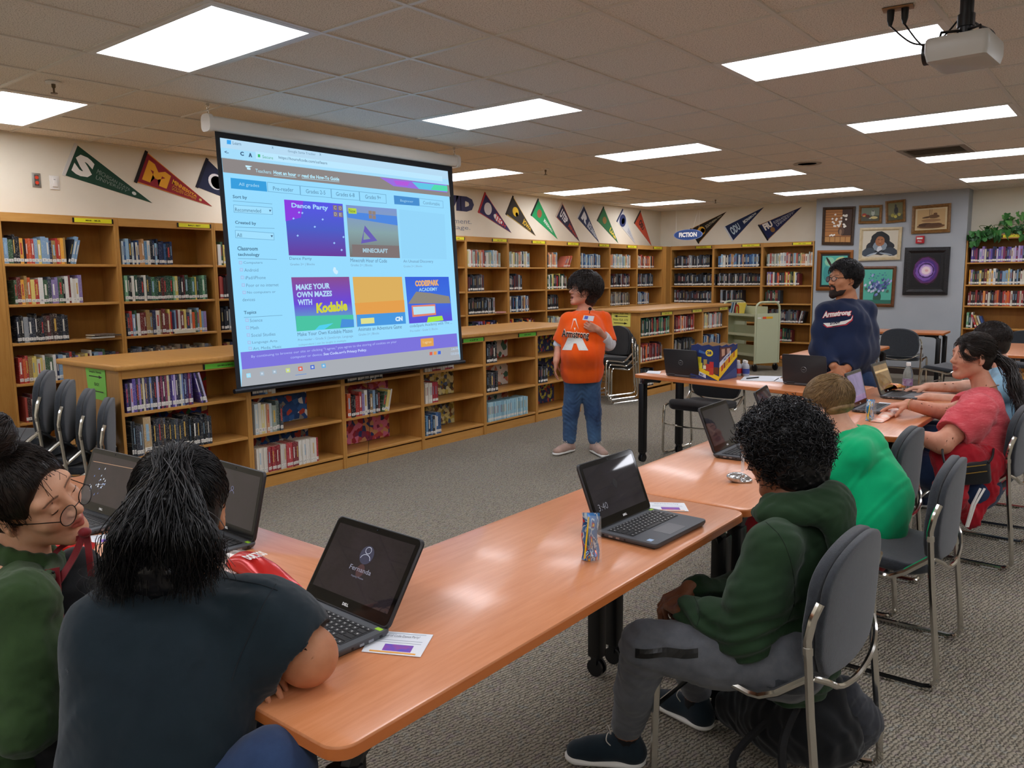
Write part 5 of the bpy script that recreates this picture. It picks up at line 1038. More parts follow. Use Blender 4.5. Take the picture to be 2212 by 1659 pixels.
pen = wthing('pen', 'black pen lying on the white paper', 'pen', (a+b_)/2); MB().tube([a, b_], .005, 8).build('barrel', M_black, pen, smooth=True); MB().tube([b_, b_+(b_-a).normalized()*.012], [.005, .001], 8).build('tip', M_chrome, pen)
# snack carton
c0, c1, c2 = onZ(1503, 818, TZ+.001), onZ(1553, 822.5, TZ+.001), onZ(1588, 811, TZ+.001)
ex = (c1-c0); ey = (c2-c1); ey = ey-ex*(ey.dot(ex)/ex.length_squared); ey = ey.normalized()*.27; ex = ex.normalized()*.25; H = .265
bx = wthing('snack_carton', 'open cardboard snack carton printed PARTY MIX in blue and yellow', 'box', c0+ex/2+ey/2)
M_cbl = mat('carton_navy', '#1f2f66', .5); M_kraft = mat('kraft_board', '#a5835a', .8); M_cy = mat('carton_yellow', '#e6c21a', .5); up = Vector((0, 0, H)); c0 = c1-ex
corners = [c0, c1, c1+ey, c0+ey]
for k in range(4):
    a, b_ = corners[k], corners[(k+1) % 4]; n_ = (b_-a).cross(up).normalized(); top = []
    for i in range(9): top.append(a.lerp(b_, i/8)+up+Vector((0, 0, .006*((i*37+k*5) % 3-1))))
    MB().prism([a, b_]+top[::-1], -n_*.004).build('carton_wall', M_cbl, bx)
    MB().prism([a-n_*.0042, b_-n_*.0042]+[p-n_*.0042 for p in top[::-1]], -n_*.001).build('carton_lining', M_kraft, bx)
MB().prism([p+Vector((0, 0, .004)) for p in corners], (0, 0, .003)).build('carton_floor', M_kraft, bx)
F1 = [c0, c1, c1+up, c0+up]; F2 = [c1, c1+ey, c1+ey+up, c1+up]
def onface(F, pts, c, lift=.0008, name='print_area'):
    P_ = [quadpt(F, u, v) for u, v in pts]; n_ = (F[1]-F[0]).cross(F[3]-F[0]).normalized()
    return MB().prism([p+n_*lift for p in P_], n_*.0003).build(name, mat('print_'+c, c, .5), bx)
onface(F1, [(0, .46), (1, .12), (1, .0), (.97, .0), (0, .34)], '#e6c21a'); onface(F1, [(0, .34), (.55, .15), (.55, .04), (0, .22)], '#cdd6e4', .001); textquad('PARTY MIX', *[quadpt(F1, *z) for z in ((.08, .22), (.46, .08), (.48, .14), (.1, .28))], M_cbl, 'lettering', bx, .0016, .04)
onface(F2, [(0, .46), (1, .86), (1, .62), (0, .04)], '#e6c21a'); onface(F2, [(0, .52), (.62, .84), (.62, .70), (0, .37)], '#cdd6e4', .0012); textquad('PARTY MIX', *[quadpt(F2, *z) for z in ((.22, .53), (.58, .7), (.58, .77), (.22, .61))], M_cbl, 'lettering', bx, .0018, .04)
onface(F2, [(.02, .95), (.7, .93), (.66, .86), (.0, .56)], '#5a3430', .0009); onface(F2, [(.1, .9), (.28, .9), (.28, .72), (.12, .68)], '#c09880', .0012); onface(F2, [(.4, .9), (.56, .9), (.56, .76), (.42, .74)], '#b8988c', .0012); onface(F2, [(0, .0), (.9, .3), (1, .22), (1, 0)], '#3a4a80', .0007)
onface(F1, [(.65+.13*math.cos(a), .78+.1*math.sin(a)) for a in [2*math.pi*k/20 for k in range(20)]], '#e8c832', .001); textquad('28', *[quadpt(F1, *z) for z in ((.57, .74), (.73, .74), (.73, .83), (.57, .83))], M_cbl, 'lettering', bx, .0016, .05)
onface(F1, [(.3, .86), (.55, .78), (.5, .74), (.28, .78)], '#3f68a8', .0008); onface(F1, [(.02, .68), (.3, .6), (.25, .56), (.02, .62)], '#3f68a8', .0008)
for k, (u, v, w_, h_, c_) in enumerate(((.18, .44, .16, .2, '#c8602a'), (.3, .55, .16, .2, '#d8c828'), (.34, .40, .16, .16, '#e0d83a'), (.52, .48, .12, .22, '#a89048'), (.6, .36, .14, .2, '#b8362a'), (.74, .43, .14, .2, '#c22a2a'), (.74, .25, .14, .2, '#c4402a'), (.9, .28, .16, .2, '#6a3820'), (.5, .36, .1, .1, '#e8e0c0'))):
    onface(F1, [(u-w_/2, v-h_/2), (min(.99, u+w_/2), v-h_/2), (min(.99, u+w_/2), v+h_/2), (u-w_/2, v+h_/2)], c_, .0013+.0001*k, 'printed_snack_bag')
for k in range(6): onface(F2, [(.1+.13*k, .25+.07*k), (.2+.13*k, .29+.07*k), (.2+.13*k, .45+.07*k), (.1+.13*k, .42+.07*k)], ['#b8402a', '#8a3a24', '#c8801e', '#a83020', '#c89828', '#b86a24'][k], .0014, 'printed_snack_bag')
# blue juice carton behind, wrapped bottles beside
jb = onZ(1492, 812, TZ+.001)
t = wthing('juice_box_pack', 'light blue and red drink pack between the laptop and the snack carton', 'box', jb)
Mj = Matrix.Translation(jb)@Matrix.Rotation(R(-12), 4, 'Z'); MB().box(-.06, .075, .05, .16, 0, .125, Mj).build('pack_body', mottled('pack_print', '#4a90d0', '#c83a4a', 14, .4), t, bevel=.004)
MB().box(-.05, .06, .0495, .05, .02, .10, Mj).build('pack_label', mottled('pack_label_print', '#b82c40', '#5aa8e0', 30, .4), t)
bp = onZ(1602, 812, TZ+.001)
for k, (dx, dy, lb) in enumerate(((-.03, 0, 'small clear bottle with a red label in the wrapped group'), (.03, .01, 'small clear bottle with a blue label in the wrapped group'), (0, .05, 'small clear bottle at the back of the wrapped group'))):
    t = wthing('drink_bottle', lb, 'bottle', bp+Vector((dx, dy, 0)), 'small bottles beside the snack carton'); c_ = bp+Vector((dx, dy, 0))
    MB().lathe([(.024, 0), (.028, .006), (.028, .075), (.02, .095), (.012, .102), (.012, .11)], c_, 14).build('bottle_body', mat('cloudy_plastic', '#c8ccd4', .2, trans=.3, alpha=1), t, smooth=True)
    MB().lathe([(.0285, .02), (.0285, .06)], c_, 14).build('bottle_label', mat(('label_red', 'label_blue', 'label_red')[k]+'x', ('#c42a30', '#3a4a90', '#c42a30')[k], .4), t, smooth=True)
    MB().lathe([(.014, .105), (.014, .122), (.004, .125)], c_, 12).build('cap', M_white, t, smooth=True)
# water bottle at the far end
wb = Vector((-1.235, 5.80, TZ+.001)); t = wthing('water_bottle', 'clear plastic water bottle with a white cap and purple label', 'bottle', wb)
M_pet = mat('clear_plastic', '#dfe8ea', .06, trans=.85, ior=1.3)
MB().lathe([(.028, 0), (.032, .008), (.032, .12), (.026, .15), (.013, .172), (.013, .18)], wb, 18).build('bottle_body', M_pet, t, smooth=True)
MB().lathe([(.0325, .045), (.0325, .09)], wb, 18).build('bottle_label', mottled('label_purple', '#6a2a7a', '#b8b4c8', 40, .4), t, smooth=True)
MB().lathe([(.015, .178), (.015, .198), (.012, .2)], wb, 16).build('cap', M_white, t, smooth=True)
# juice pouches with straws
def pouch(c, lb, w_=.055, h=.14, rz=0, art=('#3a78b8', '#c03028', '#2c5a94')):
    t = wthing('juice_pouch', lb, 'drink', c); M = Matrix.Translation(c)@Matrix.Rotation(rz, 4, 'Z'); nu, nv = 8, 10; V0 = []
    for s in (1, -1):
        for j in range(nv+1):
            v = j/nv; th = .016*math.sin(math.pi*min(1, (1-v)*1.15+.02)) if v > .12 else .02*(1-(.12-v)*2)
            for i in range(nu+1):
                u = i/nu; ww = w_*(1-.12*math.sin(v*math.pi)); y = -s*th*math.sin(math.pi*u)**.7*(1+.12*math.sin(u*17+v*23)); V0.append(M@Vector(((u-.5)*ww+.003*math.sin(v*9), y, v*h)))
    fs = []; k = (nu+1)*(nv+1)
    for s in (0, 1):
        for j in range(nv):
            for i in range(nu):
                a = s*k+j*(nu+1)+i; f = (a, a+1, a+nu+2, a+nu+1); fs.append(f if s == 0 else f[::-1])
    m = mat('pouch_print_'+art[0], art[0], .2, .4, spec=.6); v_ = coords(m, 'Generated', (1, 1, 1)); link(m, ramp(m, noise(m, v_, 2.6, 1, .5, .8), [(.3, art[0]), (.42, '#c8d8e4'), (.48, art[2]), (.56, art[1]), (.62, '#e8c83a'), (.7, art[0])], 'CONSTANT'), 'Base Color')
    b = MB().add(V0, fs); o = b.build('pouch_body', m, t, smooth=True); bpy.context.view_layer.objects.active = None
    MB().tube([M@Vector((-w_*.33, -.022, .01)), M@Vector((-w_*.1, -.02, h*.95))], .0025, 6).build('straw', mat('straw_yellow', '#e6c820', .4), t, smooth=True)
    w2_ = MB().add([M@Vector(p) for p in ((-.0, -.03, 0), (w_*.62, -.024, 0), (w_*.58, -.02, h*.97), (-.01, -.025, h))], [(0, 1, 2, 3)]).build('clear_sleeve', mat('clear_film', '#f0f4f6', .08, alpha=.18, spec=.9), t)
    return t
pouch(onZ(1275, 1208, TZ+.001), 'blue and red juice pouch with a yellow straw, standing by the open laptop', .05, .135, R(35))
pouch(onZ(1878, 908, TZ+.001), 'small juice pouch standing before the lilac screen laptop', .045, .115, R(30), ('#3a88c0', '#c8a030', '#a8b4c0'))
# crumpled bags
def crumple(c, r, lb, m, name='snack_bag', seed=1, n=3, text=None, cat='bag', rz=0, amp=.25):
    bm = bmesh.new(); bmesh.ops.create_icosphere(bm, subdivisions=n, radius=1); rr = random.Random(seed); dirs = [Vector((rr.gauss(0, 1), rr.gauss(0, 1), rr.gauss(0, 1))).normalized() for _ in range(14)]; Mr = Matrix.Rotation(rz, 3, 'Z')
    for v in bm.verts:
        d = v.co.normalized(); f = 1+amp*sum(abs(d.dot(x))**6*rr2 for x, rr2 in zip(dirs, [1, -.8, .6, -.5, .7, -.6, .4, -.9, .5, -.4, .6, -.7, .3, -.3])); p = Vector((d.x*r[0], d.y*r[1], d.z*r[2]))*f; p = Mr@p; p.z = max(p.z, -r[2]*.55); v.co = p
    me = bpy.data.meshes.new(name); bm.to_mesh(me); bm.free(); me.materials.append(m); me.transform(Matrix.Translation(Vector(c)+Vector((0, 0, r[2]*.56)))); 
    t = wthing(name, lb, cat, c); o = bpy.data.objects.new('bag_skin', me); COL.objects.link(o); o.parent = t; o.matrix_parent_inverse = WI[t.name]; return t
M_foil = mat('crumpled_foil', '#c9cacb', .22, .95); M_redf = mat('red_chip_foil', '#c8201c', .25, .2, spec=.7)
t = crumple(onZ(1597, 1040, TZ+.001), (.038, .035, .022), 'crumpled ball of silver foil on the table behind the curly haired boy'.replace('behind', 'beside'), M_foil, 'foil_ball', 5, 4, cat='wrapper', amp=.35)
M_clr = mat('clear_straw_plastic', '#e8eef0', .1, alpha=.35)
st0 = onZ(1604, 1018, TZ+.02); t = wthing('clear_straw_wrapper', 'thin clear plastic sleeve standing up behind the foil ball', 'wrapper', st0)
MB().lathe([(.006, 0), (.007, .05), (.006, .1)], st0, 8).build('film', M_clr, t, smooth=True)
# opened red chips bag: pillow with open mouth
def chipbag(A, B, wid, hgt, lb, m, letter=None, seed=2, gold=True):   # A mouth, B closed end
    A, B = Vector(A), Vector(B); ax = B-A; L = ax.length; u = ax.normalized(); s = Vector((-u.y, u.x, 0)).normalized(); nu, nv = 14, 12; vs = []; fs = []; rr = random.Random(seed); ph = [rr.uniform(0, 6) for _ in range(4)]
    for i in range(nu+1):
        a = i/nu; fl = math.sin(math.pi*(.28+.72*a))**.8 if a > 0 else 1; wv = wid*(1-.18*a); ht = hgt*max(0.02, math.sin(math.pi*(.35+.65*a)))
        for j in range(nv):
            th = 2*math.pi*j/nv; cx_, cz_ = math.cos(th), math.sin(th)
            r_ = 1+.07*math.sin(3*th+ph[0]+a*9)+.05*math.sin(5*th+ph[1]-a*14); vs.append(A+ax*a+s*(wv*cx_*r_*.5)+Vector((0, 0, max(.001, ht*.5*(1+cz_*r_)))))
    for i in range(nu):
        for j in range(nv): fs.append((i*nv+j, i*nv+(j+1) % nv, (i+1)*nv+(j+1) % nv, (i+1)*nv+j))
    fs.append(tuple(nu*nv+j for j in range(nv)))
    t = wthing('chips_bag', lb, 'bag', (A+B)/2, 'snack bags on the tables'); o = MB().add(vs, fs).build('bag_skin', m, t, smooth=True, sharp=80)
    if gold: MB().add([A-u*.03+s*wid*.5*math.cos(2*math.pi*j/nv)*1.05+Vector((0, 0, max(.001, hgt*.42*(1+math.sin(2*math.pi*j/nv))))) for j in range(nv)]+vs[:nv], [(j, (j+1) % nv, nv+(j+1) % nv, nv+j) for j in range(nv)]).build('torn_mouth', mat('clear_torn_film', '#d8d0c8', .15, .3, alpha=.55), t, smooth=True)
    if letter: 
        z = hgt*.93; c_ = A+ax*.42; textquad(letter, c_-s*wid*.32+u*.0+Vector((0, 0, z)), c_+s*wid*.32+Vector((0, 0, z)), c_+s*wid*.32+u*.045*-1+Vector((0, 0, z)), c_-s*wid*.32-u*.045+Vector((0, 0, z)), M_white, 'lettering', t, .004, .05)
    return t
chipbag(onZ(520, 1232, TZ+.002), onZ(628, 1277, TZ+.002), .085, .06, 'opened red tortilla chips bag behind the shoulder of the T-shirt girl', M_redf, 'DORITOS')
chipbag(onZ(95, 1192, TZ+.002), onZ(205, 1180, TZ+.002), .08, .035, 'flat red snack bag in front of the girl with glasses', M_redf, None, 5, False)
M_orf = mottled('orange_white_foil', '#e07028', '#e8dcd0', 22, .3)
chipbag(onZ(1935, 893, TZ+.002), onZ(1893, 912, TZ+.002), .075, .035, 'orange and white snack bag at the corner of the salmon shirt table', M_orf, None, 8, False)
chipbag(onZ(1925, 842, TZ+.03), onZ(1950, 836, TZ+.03), .08, .04, 'yellow and red snack bag by the far typing hands', mottled('yellow_red_foil', '#e8a83a', '#c8382a', 22, .3), None, 9, False)
# ================================================================ smooth bodies: distance fields turned into one continuous mesh
F4 = np.float32
class SDF:
    def __init__(s, h): s.h = h; s.ops = []; s.hands = []
    def _a(s, *o): s.ops.append(o); return s
    def cap(s, a, b, ra, rb=None, k=.02, sub=False, flat=None):      # tapered capsule; flat=(dir, factor) squashes it
        return s._a('cap', np.array(a, float), np.array(b, float), float(ra), float(ra if rb is None else rb), k, sub, flat)
    def ell(s, c, r, k=.02, sub=False, M=None):
        return s._a('ell', np.array(c, float), np.array(r, float), M, k, sub)
    def chain(s, pts, rad, k=.02, flat=None):
        for i in range(len(pts)-1): s.cap(pts[i], pts[i+1], rad[i], rad[i+1], k, False, flat)
        return s
    def bounds(s):
        lo = np.full(3, 1e9); hi = -lo
        for o in s.ops:
            if o[0] == 'cap':
                if o[6]: continue
                r = max(o[3], o[4]); a = np.minimum(o[1], o[2])-r; b = np.maximum(o[1], o[2])+r
            else:
                if o[5]: continue
                r = max(o[2]); a = o[1]-r; b = o[1]+r
            lo = np.minimum(lo, a); hi = np.maximum(hi, b)
        return lo-.03, hi+.03
    def eval(s, post=None, clip=None):
        h = s.h; lo, hi = s.bounds(); n = np.ceil((hi-lo)/h).astype(int)+1; s.lo = lo; f = np.full(n, .3, F4)
        ax = [(lo[i]+h*np.arange(n[i])).astype(F4) for i in range(3)]
        for o in s.ops:
            if o[0] == 'cap': _, a, b, ra, rb, k, sub, flat = o; r = max(ra, rb)*(flat[2] if flat and len(flat) > 2 else 1); blo = np.minimum(a, b)-r; bhi = np.maximum(a, b)+r
            else: _, c, rad, M, k, sub = o; r = max(rad); blo = c-r; bhi = c+r
            m = max(k, .012)+2*h; i0 = np.clip(((blo-m-lo)/h).astype(int), 0, n); i1 = np.clip(np.ceil((bhi+m-lo)/h).astype(int)+1, 0, n)
            if np.any(i1 <= i0): continue
            sl = tuple(slice(i0[q], i1[q]) for q in range(3)); X = ax[0][sl[0]][:, None, None]; Y = ax[1][sl[1]][None, :, None]; Z = ax[2][sl[2]][None, None, :]
            if o[0] == 'cap':
                ba = (b-a); bb = max(ba@ba, 1e-12); px, py, pz = X-F4(a[0]), Y-F4(a[1]), Z-F4(a[2])
                t = np.clip((px*F4(ba[0])+py*F4(ba[1])+pz*F4(ba[2]))/F4(bb), 0, 1); dx, dy, dz = px-t*F4(ba[0]), py-t*F4(ba[1]), pz-t*F4(ba[2])
                if flat:
                    fd = np.array(flat[0], float); fd /= np.linalg.norm(fd); q = dx*F4(fd[0])+dy*F4(fd[1])+dz*F4(fd[2]); q2 = dx*dx+dy*dy+dz*dz+(F4(1/flat[1]**2)-1)*q*q; ln = np.sqrt(np.maximum(q2, 1e-12)); rr = F4(ra)+t*F4(rb-ra)
                    d = (ln-rr)*F4(1 if flat[1] > 1 else flat[1]**.5)
                else: d = np.sqrt(dx*dx+dy*dy+dz*dz)-(F4(ra)+t*F4(rb-ra))
            else:
                px, py, pz = X-F4(c[0]), Y-F4(c[1]), Z-F4(c[2])
                if M is not None:
                    A = np.array(M, float)[:3, :3].T; px, py, pz = [px*F4(A[q][0])+py*F4(A[q][1])+pz*F4(A[q][2]) for q in range(3)]
                k0 = np.sqrt((px/F4(rad[0]))**2+(py/F4(rad[1]))**2+(pz/F4(rad[2]))**2); k1 = np.sqrt((px/F4(rad[0]**2))**2+(py/F4(rad[1]**2))**2+(pz/F4(rad[2]**2))**2)
                d = k0*(k0-1)/np.maximum(k1, 1e-6)
            g = f[sl]; kk = F4(max(k, 1e-4))
            if sub: hh = np.clip(F4(.5)-F4(.5)*(g+d)/kk, 0, 1); f[sl] = g*(1-hh)-d*hh+kk*hh*(1-hh)
            else: hh = np.clip(F4(.5)+F4(.5)*(d-g)/kk, 0, 1); f[sl] = d*(1-hh)+g*hh-kk*hh*(1-hh)
        if post is not None:
            idx = np.nonzero(np.abs(f) < .03); P = np.stack([ax[q][idx[q]] for q in range(3)], 1); f[idx] = f[idx]+post(P).astype(F4)
        if clip is not None:      # list of (point, normal): keep the side the normal points away from
            for p, nn in clip:
                nn = np.array(nn, float)/np.linalg.norm(nn); d = (ax[0][:, None, None]-F4(p[0]))*F4(nn[0])+(ax[1][None, :, None]-F4(p[1]))*F4(nn[1])+(ax[2][None, None, :]-F4(p[2]))*F4(nn[2]); f = np.maximum(f, d)
        s.f = f; return s
    def mesh(s):
        f = s.f; n = f.shape; sg = f < 0
        c = np.zeros((n[0]-1, n[1]-1, n[2]-1), np.int8)
        for a in (0, 1):
            for b in (0, 1):
                for d in (0, 1): c += sg[a:n[0]-1+a, b:n[1]-1+b, d:n[2]-1+d]
        I = np.nonzero((c > 0) & (c < 8)); N_ = len(I[0]); idm = np.full(c.shape, -1, np.int32); idm[I] = np.arange(N_)
        cor = np.array([(a, b, d) for a in (0, 1) for b in (0, 1) for d in (0, 1)]); val = np.stack([f[I[0]+q[0], I[1]+q[1], I[2]+q[2]] for q in cor], 1)
        acc = np.zeros((N_, 3)); cnt = np.zeros(N_)
        for i in range(8):
            for j in range(i+1, 8):
                if np.abs(cor[i]-cor[j]).sum() != 1: continue
                va, vb = val[:, i], val[:, j]; cr = (va < 0) != (vb < 0); t = np.where(cr, va/np.where(cr, va-vb, 1), 0)
                acc += np.where(cr[:, None], cor[i]+(cor[j]-cor[i])*t[:, None], 0); cnt += cr
        P = (np.stack(I, 1)+acc/cnt[:, None])*s.h+s.lo; Q = []
        for axis in range(3):
            o = [q for q in range(3) if q != axis]; e = [0, 0, 0]; e[axis] = 1
            A = sg[:n[0]-e[0], :n[1]-e[1], :n[2]-e[2]]; B = sg[e[0]:, e[1]:, e[2]:]; E_ = np.nonzero(A != B); E_ = np.stack(E_, 1)
            ok = np.ones(len(E_), bool)
            for q in o: ok &= (E_[:, q] > 0) & (E_[:, q] < n[q]-1)
            E_ = E_[ok]; E_ = E_[(E_[:, axis] < n[axis]-1)]; ins = sg[E_[:, 0], E_[:, 1], E_[:, 2]]
            def at(da, db): R_ = E_.copy(); R_[:, o[0]] -= da; R_[:, o[1]] -= db; return idm[R_[:, 0], R_[:, 1], R_[:, 2]]
            q = np.stack([at(1, 1), at(0, 1), at(0, 0), at(1, 0)], 1); flip = ins if axis != 1 else ~ins; q[~flip] = q[~flip][:, ::-1]; Q.append(q)
        Q = np.concatenate(Q); Q = Q[(Q >= 0).all(1)]
        return P, Q
def npmesh(name, P, Q, mats, smooth=True, mi=None, attr=None):
    me = bpy.data.meshes.new(name); n = len(P); k = Q.shape[1]; me.vertices.add(n); me.vertices.foreach_set('co', np.ascontiguousarray(P, dtype=np.float32).ravel())
    me.loops.add(len(Q)*k); me.loops.foreach_set('vertex_index', np.ascontiguousarray(Q, dtype=np.int32).ravel()); me.polygons.add(len(Q))
    me.polygons.foreach_set('loop_start', np.arange(0, len(Q)*k, k, dtype=np.int32)); me.update(calc_edges=True)
    for m in (mats if isinstance(mats, (list, tuple)) else [mats]): me.materials.append(m)
    if smooth: me.polygons.foreach_set('use_smooth', np.ones(len(Q), bool))
    if mi is not None: me.polygons.foreach_set('material_index', mi.astype(np.int32))
    if attr is not None:
        ca = me.color_attributes.new('tint', 'FLOAT_COLOR', 'POINT'); ca.data.foreach_set('color', np.ascontiguousarray(attr, dtype=np.float32).ravel())
    return me
def nobj(name, me, parent, label=None, cls=None):
    o = bpy.data.objects.new(name, me); COL.objects.link(o); o.parent = parent
    if parent and parent.name in WI: o.matrix_parent_inverse = WI[parent.name]
    if label: o['label'] = label
    return o
def relax(P, Q, it=2, w=.5):
    a = Q.ravel(); b = np.roll(Q, -1, 1).ravel(); n = len(P)
    for _ in range(it):
        S_ = np.zeros_like(P); c = np.zeros(n)
        for x, y in ((a, b), (b, a)):
            for q in range(3): S_[:, q] += np.bincount(x, P[y, q], n)
            c += np.bincount(x, minlength=n)
        P = P*(1-w)+w*S_/np.maximum(c, 1)[:, None]
    return P
def wrinkles(amp, sc, seed, stretch=(1, 1, 1), sharp=1.0):
    sc = sc*2.4; r_ = np.random.default_rng(seed); K = [(r_.normal(size=3)*sc*np.array(stretch), r_.uniform(0, 6.28), r_.uniform(.4, 1)) for _ in range(7)]; W_ = [(r_.normal(size=3)*sc*.4, r_.uniform(0, 6.28)) for _ in range(3)]
    def f(P):
        q = P+.03*np.stack([np.sin(P@w+p) for w, p in W_], 1); s = sum(a*(np.sin(q@k+p)*.6+.8*(.64-np.abs(np.sin(q@k*.5+p*1.7)))) for k, p, a in K)/3.2
        return amp*(np.abs(s)**sharp*np.sign(s) if sharp != 1 else s)
    return f
def skinmat(name, c, c2, lip):
    m = mat(name, c, .5, spec=.35); m.node_tree.nodes['Principled BSDF'].inputs['Subsurface Weight'].default_value = .06
    m.node_tree.nodes['Principled BSDF'].inputs['Subsurface Radius'].default_value = (.02, .008, .005)
    v = coords(m, 'Object'); base = ramp(m, noise(m, v, 22, 4), [(.3, c2), (.7, c)]); a = N(m, 'ShaderNodeVertexColor', layer_name='tint'); sp = N(m, 'ShaderNodeSeparateColor'); m.node_tree.links.new(a.outputs[0], sp.inputs[0])
    mx = N(m, 'ShaderNodeMix', data_type='RGBA'); m.node_tree.links.new(sp.outputs[0], mx.inputs[0]); m.node_tree.links.new(base, mx.inputs[6]); mx.inputs[7].default_value = lin(lip)
    m2 = N(m, 'ShaderNodeMix', data_type='RGBA'); m.node_tree.links.new(sp.outputs[1], m2.inputs[0]); m.node_tree.links.new(mx.outputs[2], m2.inputs[6]); m2.inputs[7].default_value = lin('#241814')
    link(m, m2.outputs[2], 'Base Color'); bump(m, noise(m, v, 700, 2), .08, .001); return m
def clothmat(name, c, c2, sc=12, weave=900, b=.25, rough=.9, sheen=.15):
    if name in MATS: return MATS[name]
    m = mat(name, c, rough, spec=.2, sheen=sheen); v = coords(m, 'Object'); link(m, ramp(m, noise(m, v, sc, 5, .6), [(.3, c), (.7, c2)]), 'Base Color'); bump(m, noise(m, v, weave, 2), b, .001); return m
def hairmat(name, c, c2, rough=.38):
    m = mat(name, c, rough, spec=.45, sheen=.0); v = coords(m, 'Object'); link(m, ramp(m, noise(m, v, 60, 3), [(.3, c), (.7, c2)]), 'Base Color'); return m

# head in its own frame: +y face, +z up, x to the figure's side; metres for a 22 cm head; returns (function list) added into a body field
def head_ops(S, M, s=1.0, nose=1.0, mouth=0, jaw=1.0, beard=0, closed=False, cheeks=1.0, lipsz=1.0):
    R3 = np.array(M)[:3, :3]; T = np.array(M)[:3, 3]; sc = s
    P = lambda x, y, z: R3@(np.array([x, y, z])*sc)+T
    def E(c, r, k=.015, sub=False, rot=None):
        MM = R3 if rot is None else R3@np.array(rot)[:3, :3]; S.ell(P(*c), np.array(r)*sc, k*sc, sub, MM)
    def C(a, b, ra, rb, k=.012, sub=False): S.cap(P(*a), P(*b), ra*sc, rb*sc, k*sc, sub)
    E((0, -.018, .042), (.074, .094, .080)); E((0, .022, -.01), (.064*jaw, .070, .085), .03)
    E((0, .035, -.055), (.048*jaw, .046, .052), .03); C((-.05*jaw, -.002, -.055), (-.018, .062, -.098), .020, .016, .03); C((.05*jaw, -.002, -.055), (.018, .062, -.098), .020, .016, .03); C((-.012, .072, -.1), (.012, .072, -.1), .016, .016, .02)
    C((-.045, .066, .034), (.045, .066, .034), .013, .013, .02)
    for x in (-1, 1):
        E((x*.033, .1, .014), (.02, .022, .013), .012, True); E((x*.042, .058, -.022), (.022*cheeks, .024, .022), .02); E((x*.031, .0735, .012), (.0135, .0125, .0115), .004)
        if closed: C((x*.044, .0835, .006), (x*.02, .0855, .005), .0022, .0022, .004)
        else: C((x*.046, .078, .018), (x*.018, .083, .018), .0026, .0026, .004)
    C((0, .082, .02), (0, .107, -.018), .0075, .010*nose, .012); E((0, .108, -.022), (.0105*nose, .0105, .0095), .008)
    for x in (-1, 1): E((x*.0125, .0985, -.026), (.0075*nose, .010, .0075), .006); E((x*.0075, .103, -.0345), (.0035, .0045, .003), .002, True)
    C((-.020, .0865, -.0535), (0, .0965, -.0505), .0045*lipsz, .0062*lipsz, .006); C((.020, .0865, -.0535), (0, .0965, -.0505), .0045*lipsz, .0062*lipsz, .006)
    zl = -.0655-mouth*.014; C((-.016, .087, zl+.003), (0, .0935, zl), .0052*lipsz, .0072*lipsz, .006); C((.016, .087, zl+.003), (0, .0935, zl), .0052*lipsz, .0072*lipsz, .006)
    if mouth: E((0, .098, -.062-.006*mouth), (.011, .018, .006+.005*mouth), .003, True)
    else: C((-.021, .094, -.0585), (.021, .094, -.0585), .0012, .0012, .003, True)
    for x in (-1, 1):
        rt = Matrix.Rotation(R(-18*x), 3, 'Z')@Matrix.Rotation(R(-10), 3, 'X'); E((x*.078, -.012, -.004), (.0085, .0185, .032), .006, False, rt); E((x*.0855, -.008, .0), (.0055, .010, .018), .004, True, rt); E((x*.078, -.006, -.03), (.007, .009, .010), .006)
    return P
def head_tint(P, M, s, lips=1, brows=True, mouth=0):
    R3 = np.array(M)[:3, :3]; T = np.array(M)[:3, 3]; q = (P-T)@R3/s; t = np.zeros((len(P), 4)); t[:, 3] = 1
    zc = -.0575-mouth*.006; hh = .0125+mouth*.007; d = ((q[:, 0])/.0245)**2+((q[:, 2]-zc)/hh)**2; t[:, 0] = np.clip((1.05-d)*4, 0, .75*lips)*(q[:, 1] > .075)
    if brows:
        bx = np.abs(q[:, 0]); zc = .0345-(bx-.03)**2*6; t[:, 1] = np.clip(1-np.abs(q[:, 2]-zc)/.0035, 0, 1)**.5*((bx > .012) & (bx < .052) & (q[:, 1] > .05))*.85
    lash = (np.abs(np.abs(q[:, 0])-.032) < .0155) & (q[:, 1] > .072) & (np.abs(q[:, 2]-.012-.0) < .0035) if False else None
    if mouth: t[:, 1] = np.maximum(t[:, 1], ((np.abs(q[:, 0]) < .010) & (np.abs(q[:, 2]+.067) < .0075) & (q[:, 1] < .0935) & (q[:, 1] > .06))*.9)
    return t
M_eye = mat('eye_white', '#d8d4cc', .15, spec=.6); M_iris = mat('iris_brown', '#2a170e', .1, spec=.8)
def eyes(par, M, s, closed=False, look=(0, 0)):
    if closed:
        for x in (-1, 1):
            pts = [M@(Vector((x*(.032+.0135*math.cos(a)), .0865-.003*abs(math.cos(a)), .0075-.004*math.sin(a)))*s) for a in [math.pi*k/8 for k in range(9)]]; MB().tube(pts, [.0006*s]+[.0013*s]*7+[.0006*s], 5).build('eyelashes', M_iris, par)
        return
    for x in (-1, 1):
        R_ = M.to_3x3(); c = Vector((x*.0315, .0832, .0115)); e = MB().sphere(M@(c*s), (.0112*s, .0042*s, .0046*s), 16, 10, R_@Matrix.Rotation(R(-12*x), 3, 'Z')).build('eye', M_eye, par, smooth=True)
        MB().sphere(M@((c+Vector((look[0]*.006, .0016, look[1]*.002)))*s), (.0044*s, .0030*s, .0044*s), 12, 8, R_).build('iris', M_iris, e, smooth=True)
        pts = [M@(Vector((x*(.0315+.0135*math.cos(a)), .0865-.0045*abs(math.cos(a)), .0125+.0055*math.sin(a)))*s) for a in [math.pi*k/8 for k in range(9)]]; MB().tube(pts, .0011*s, 5).build('eyelid_line', M_iris, par)
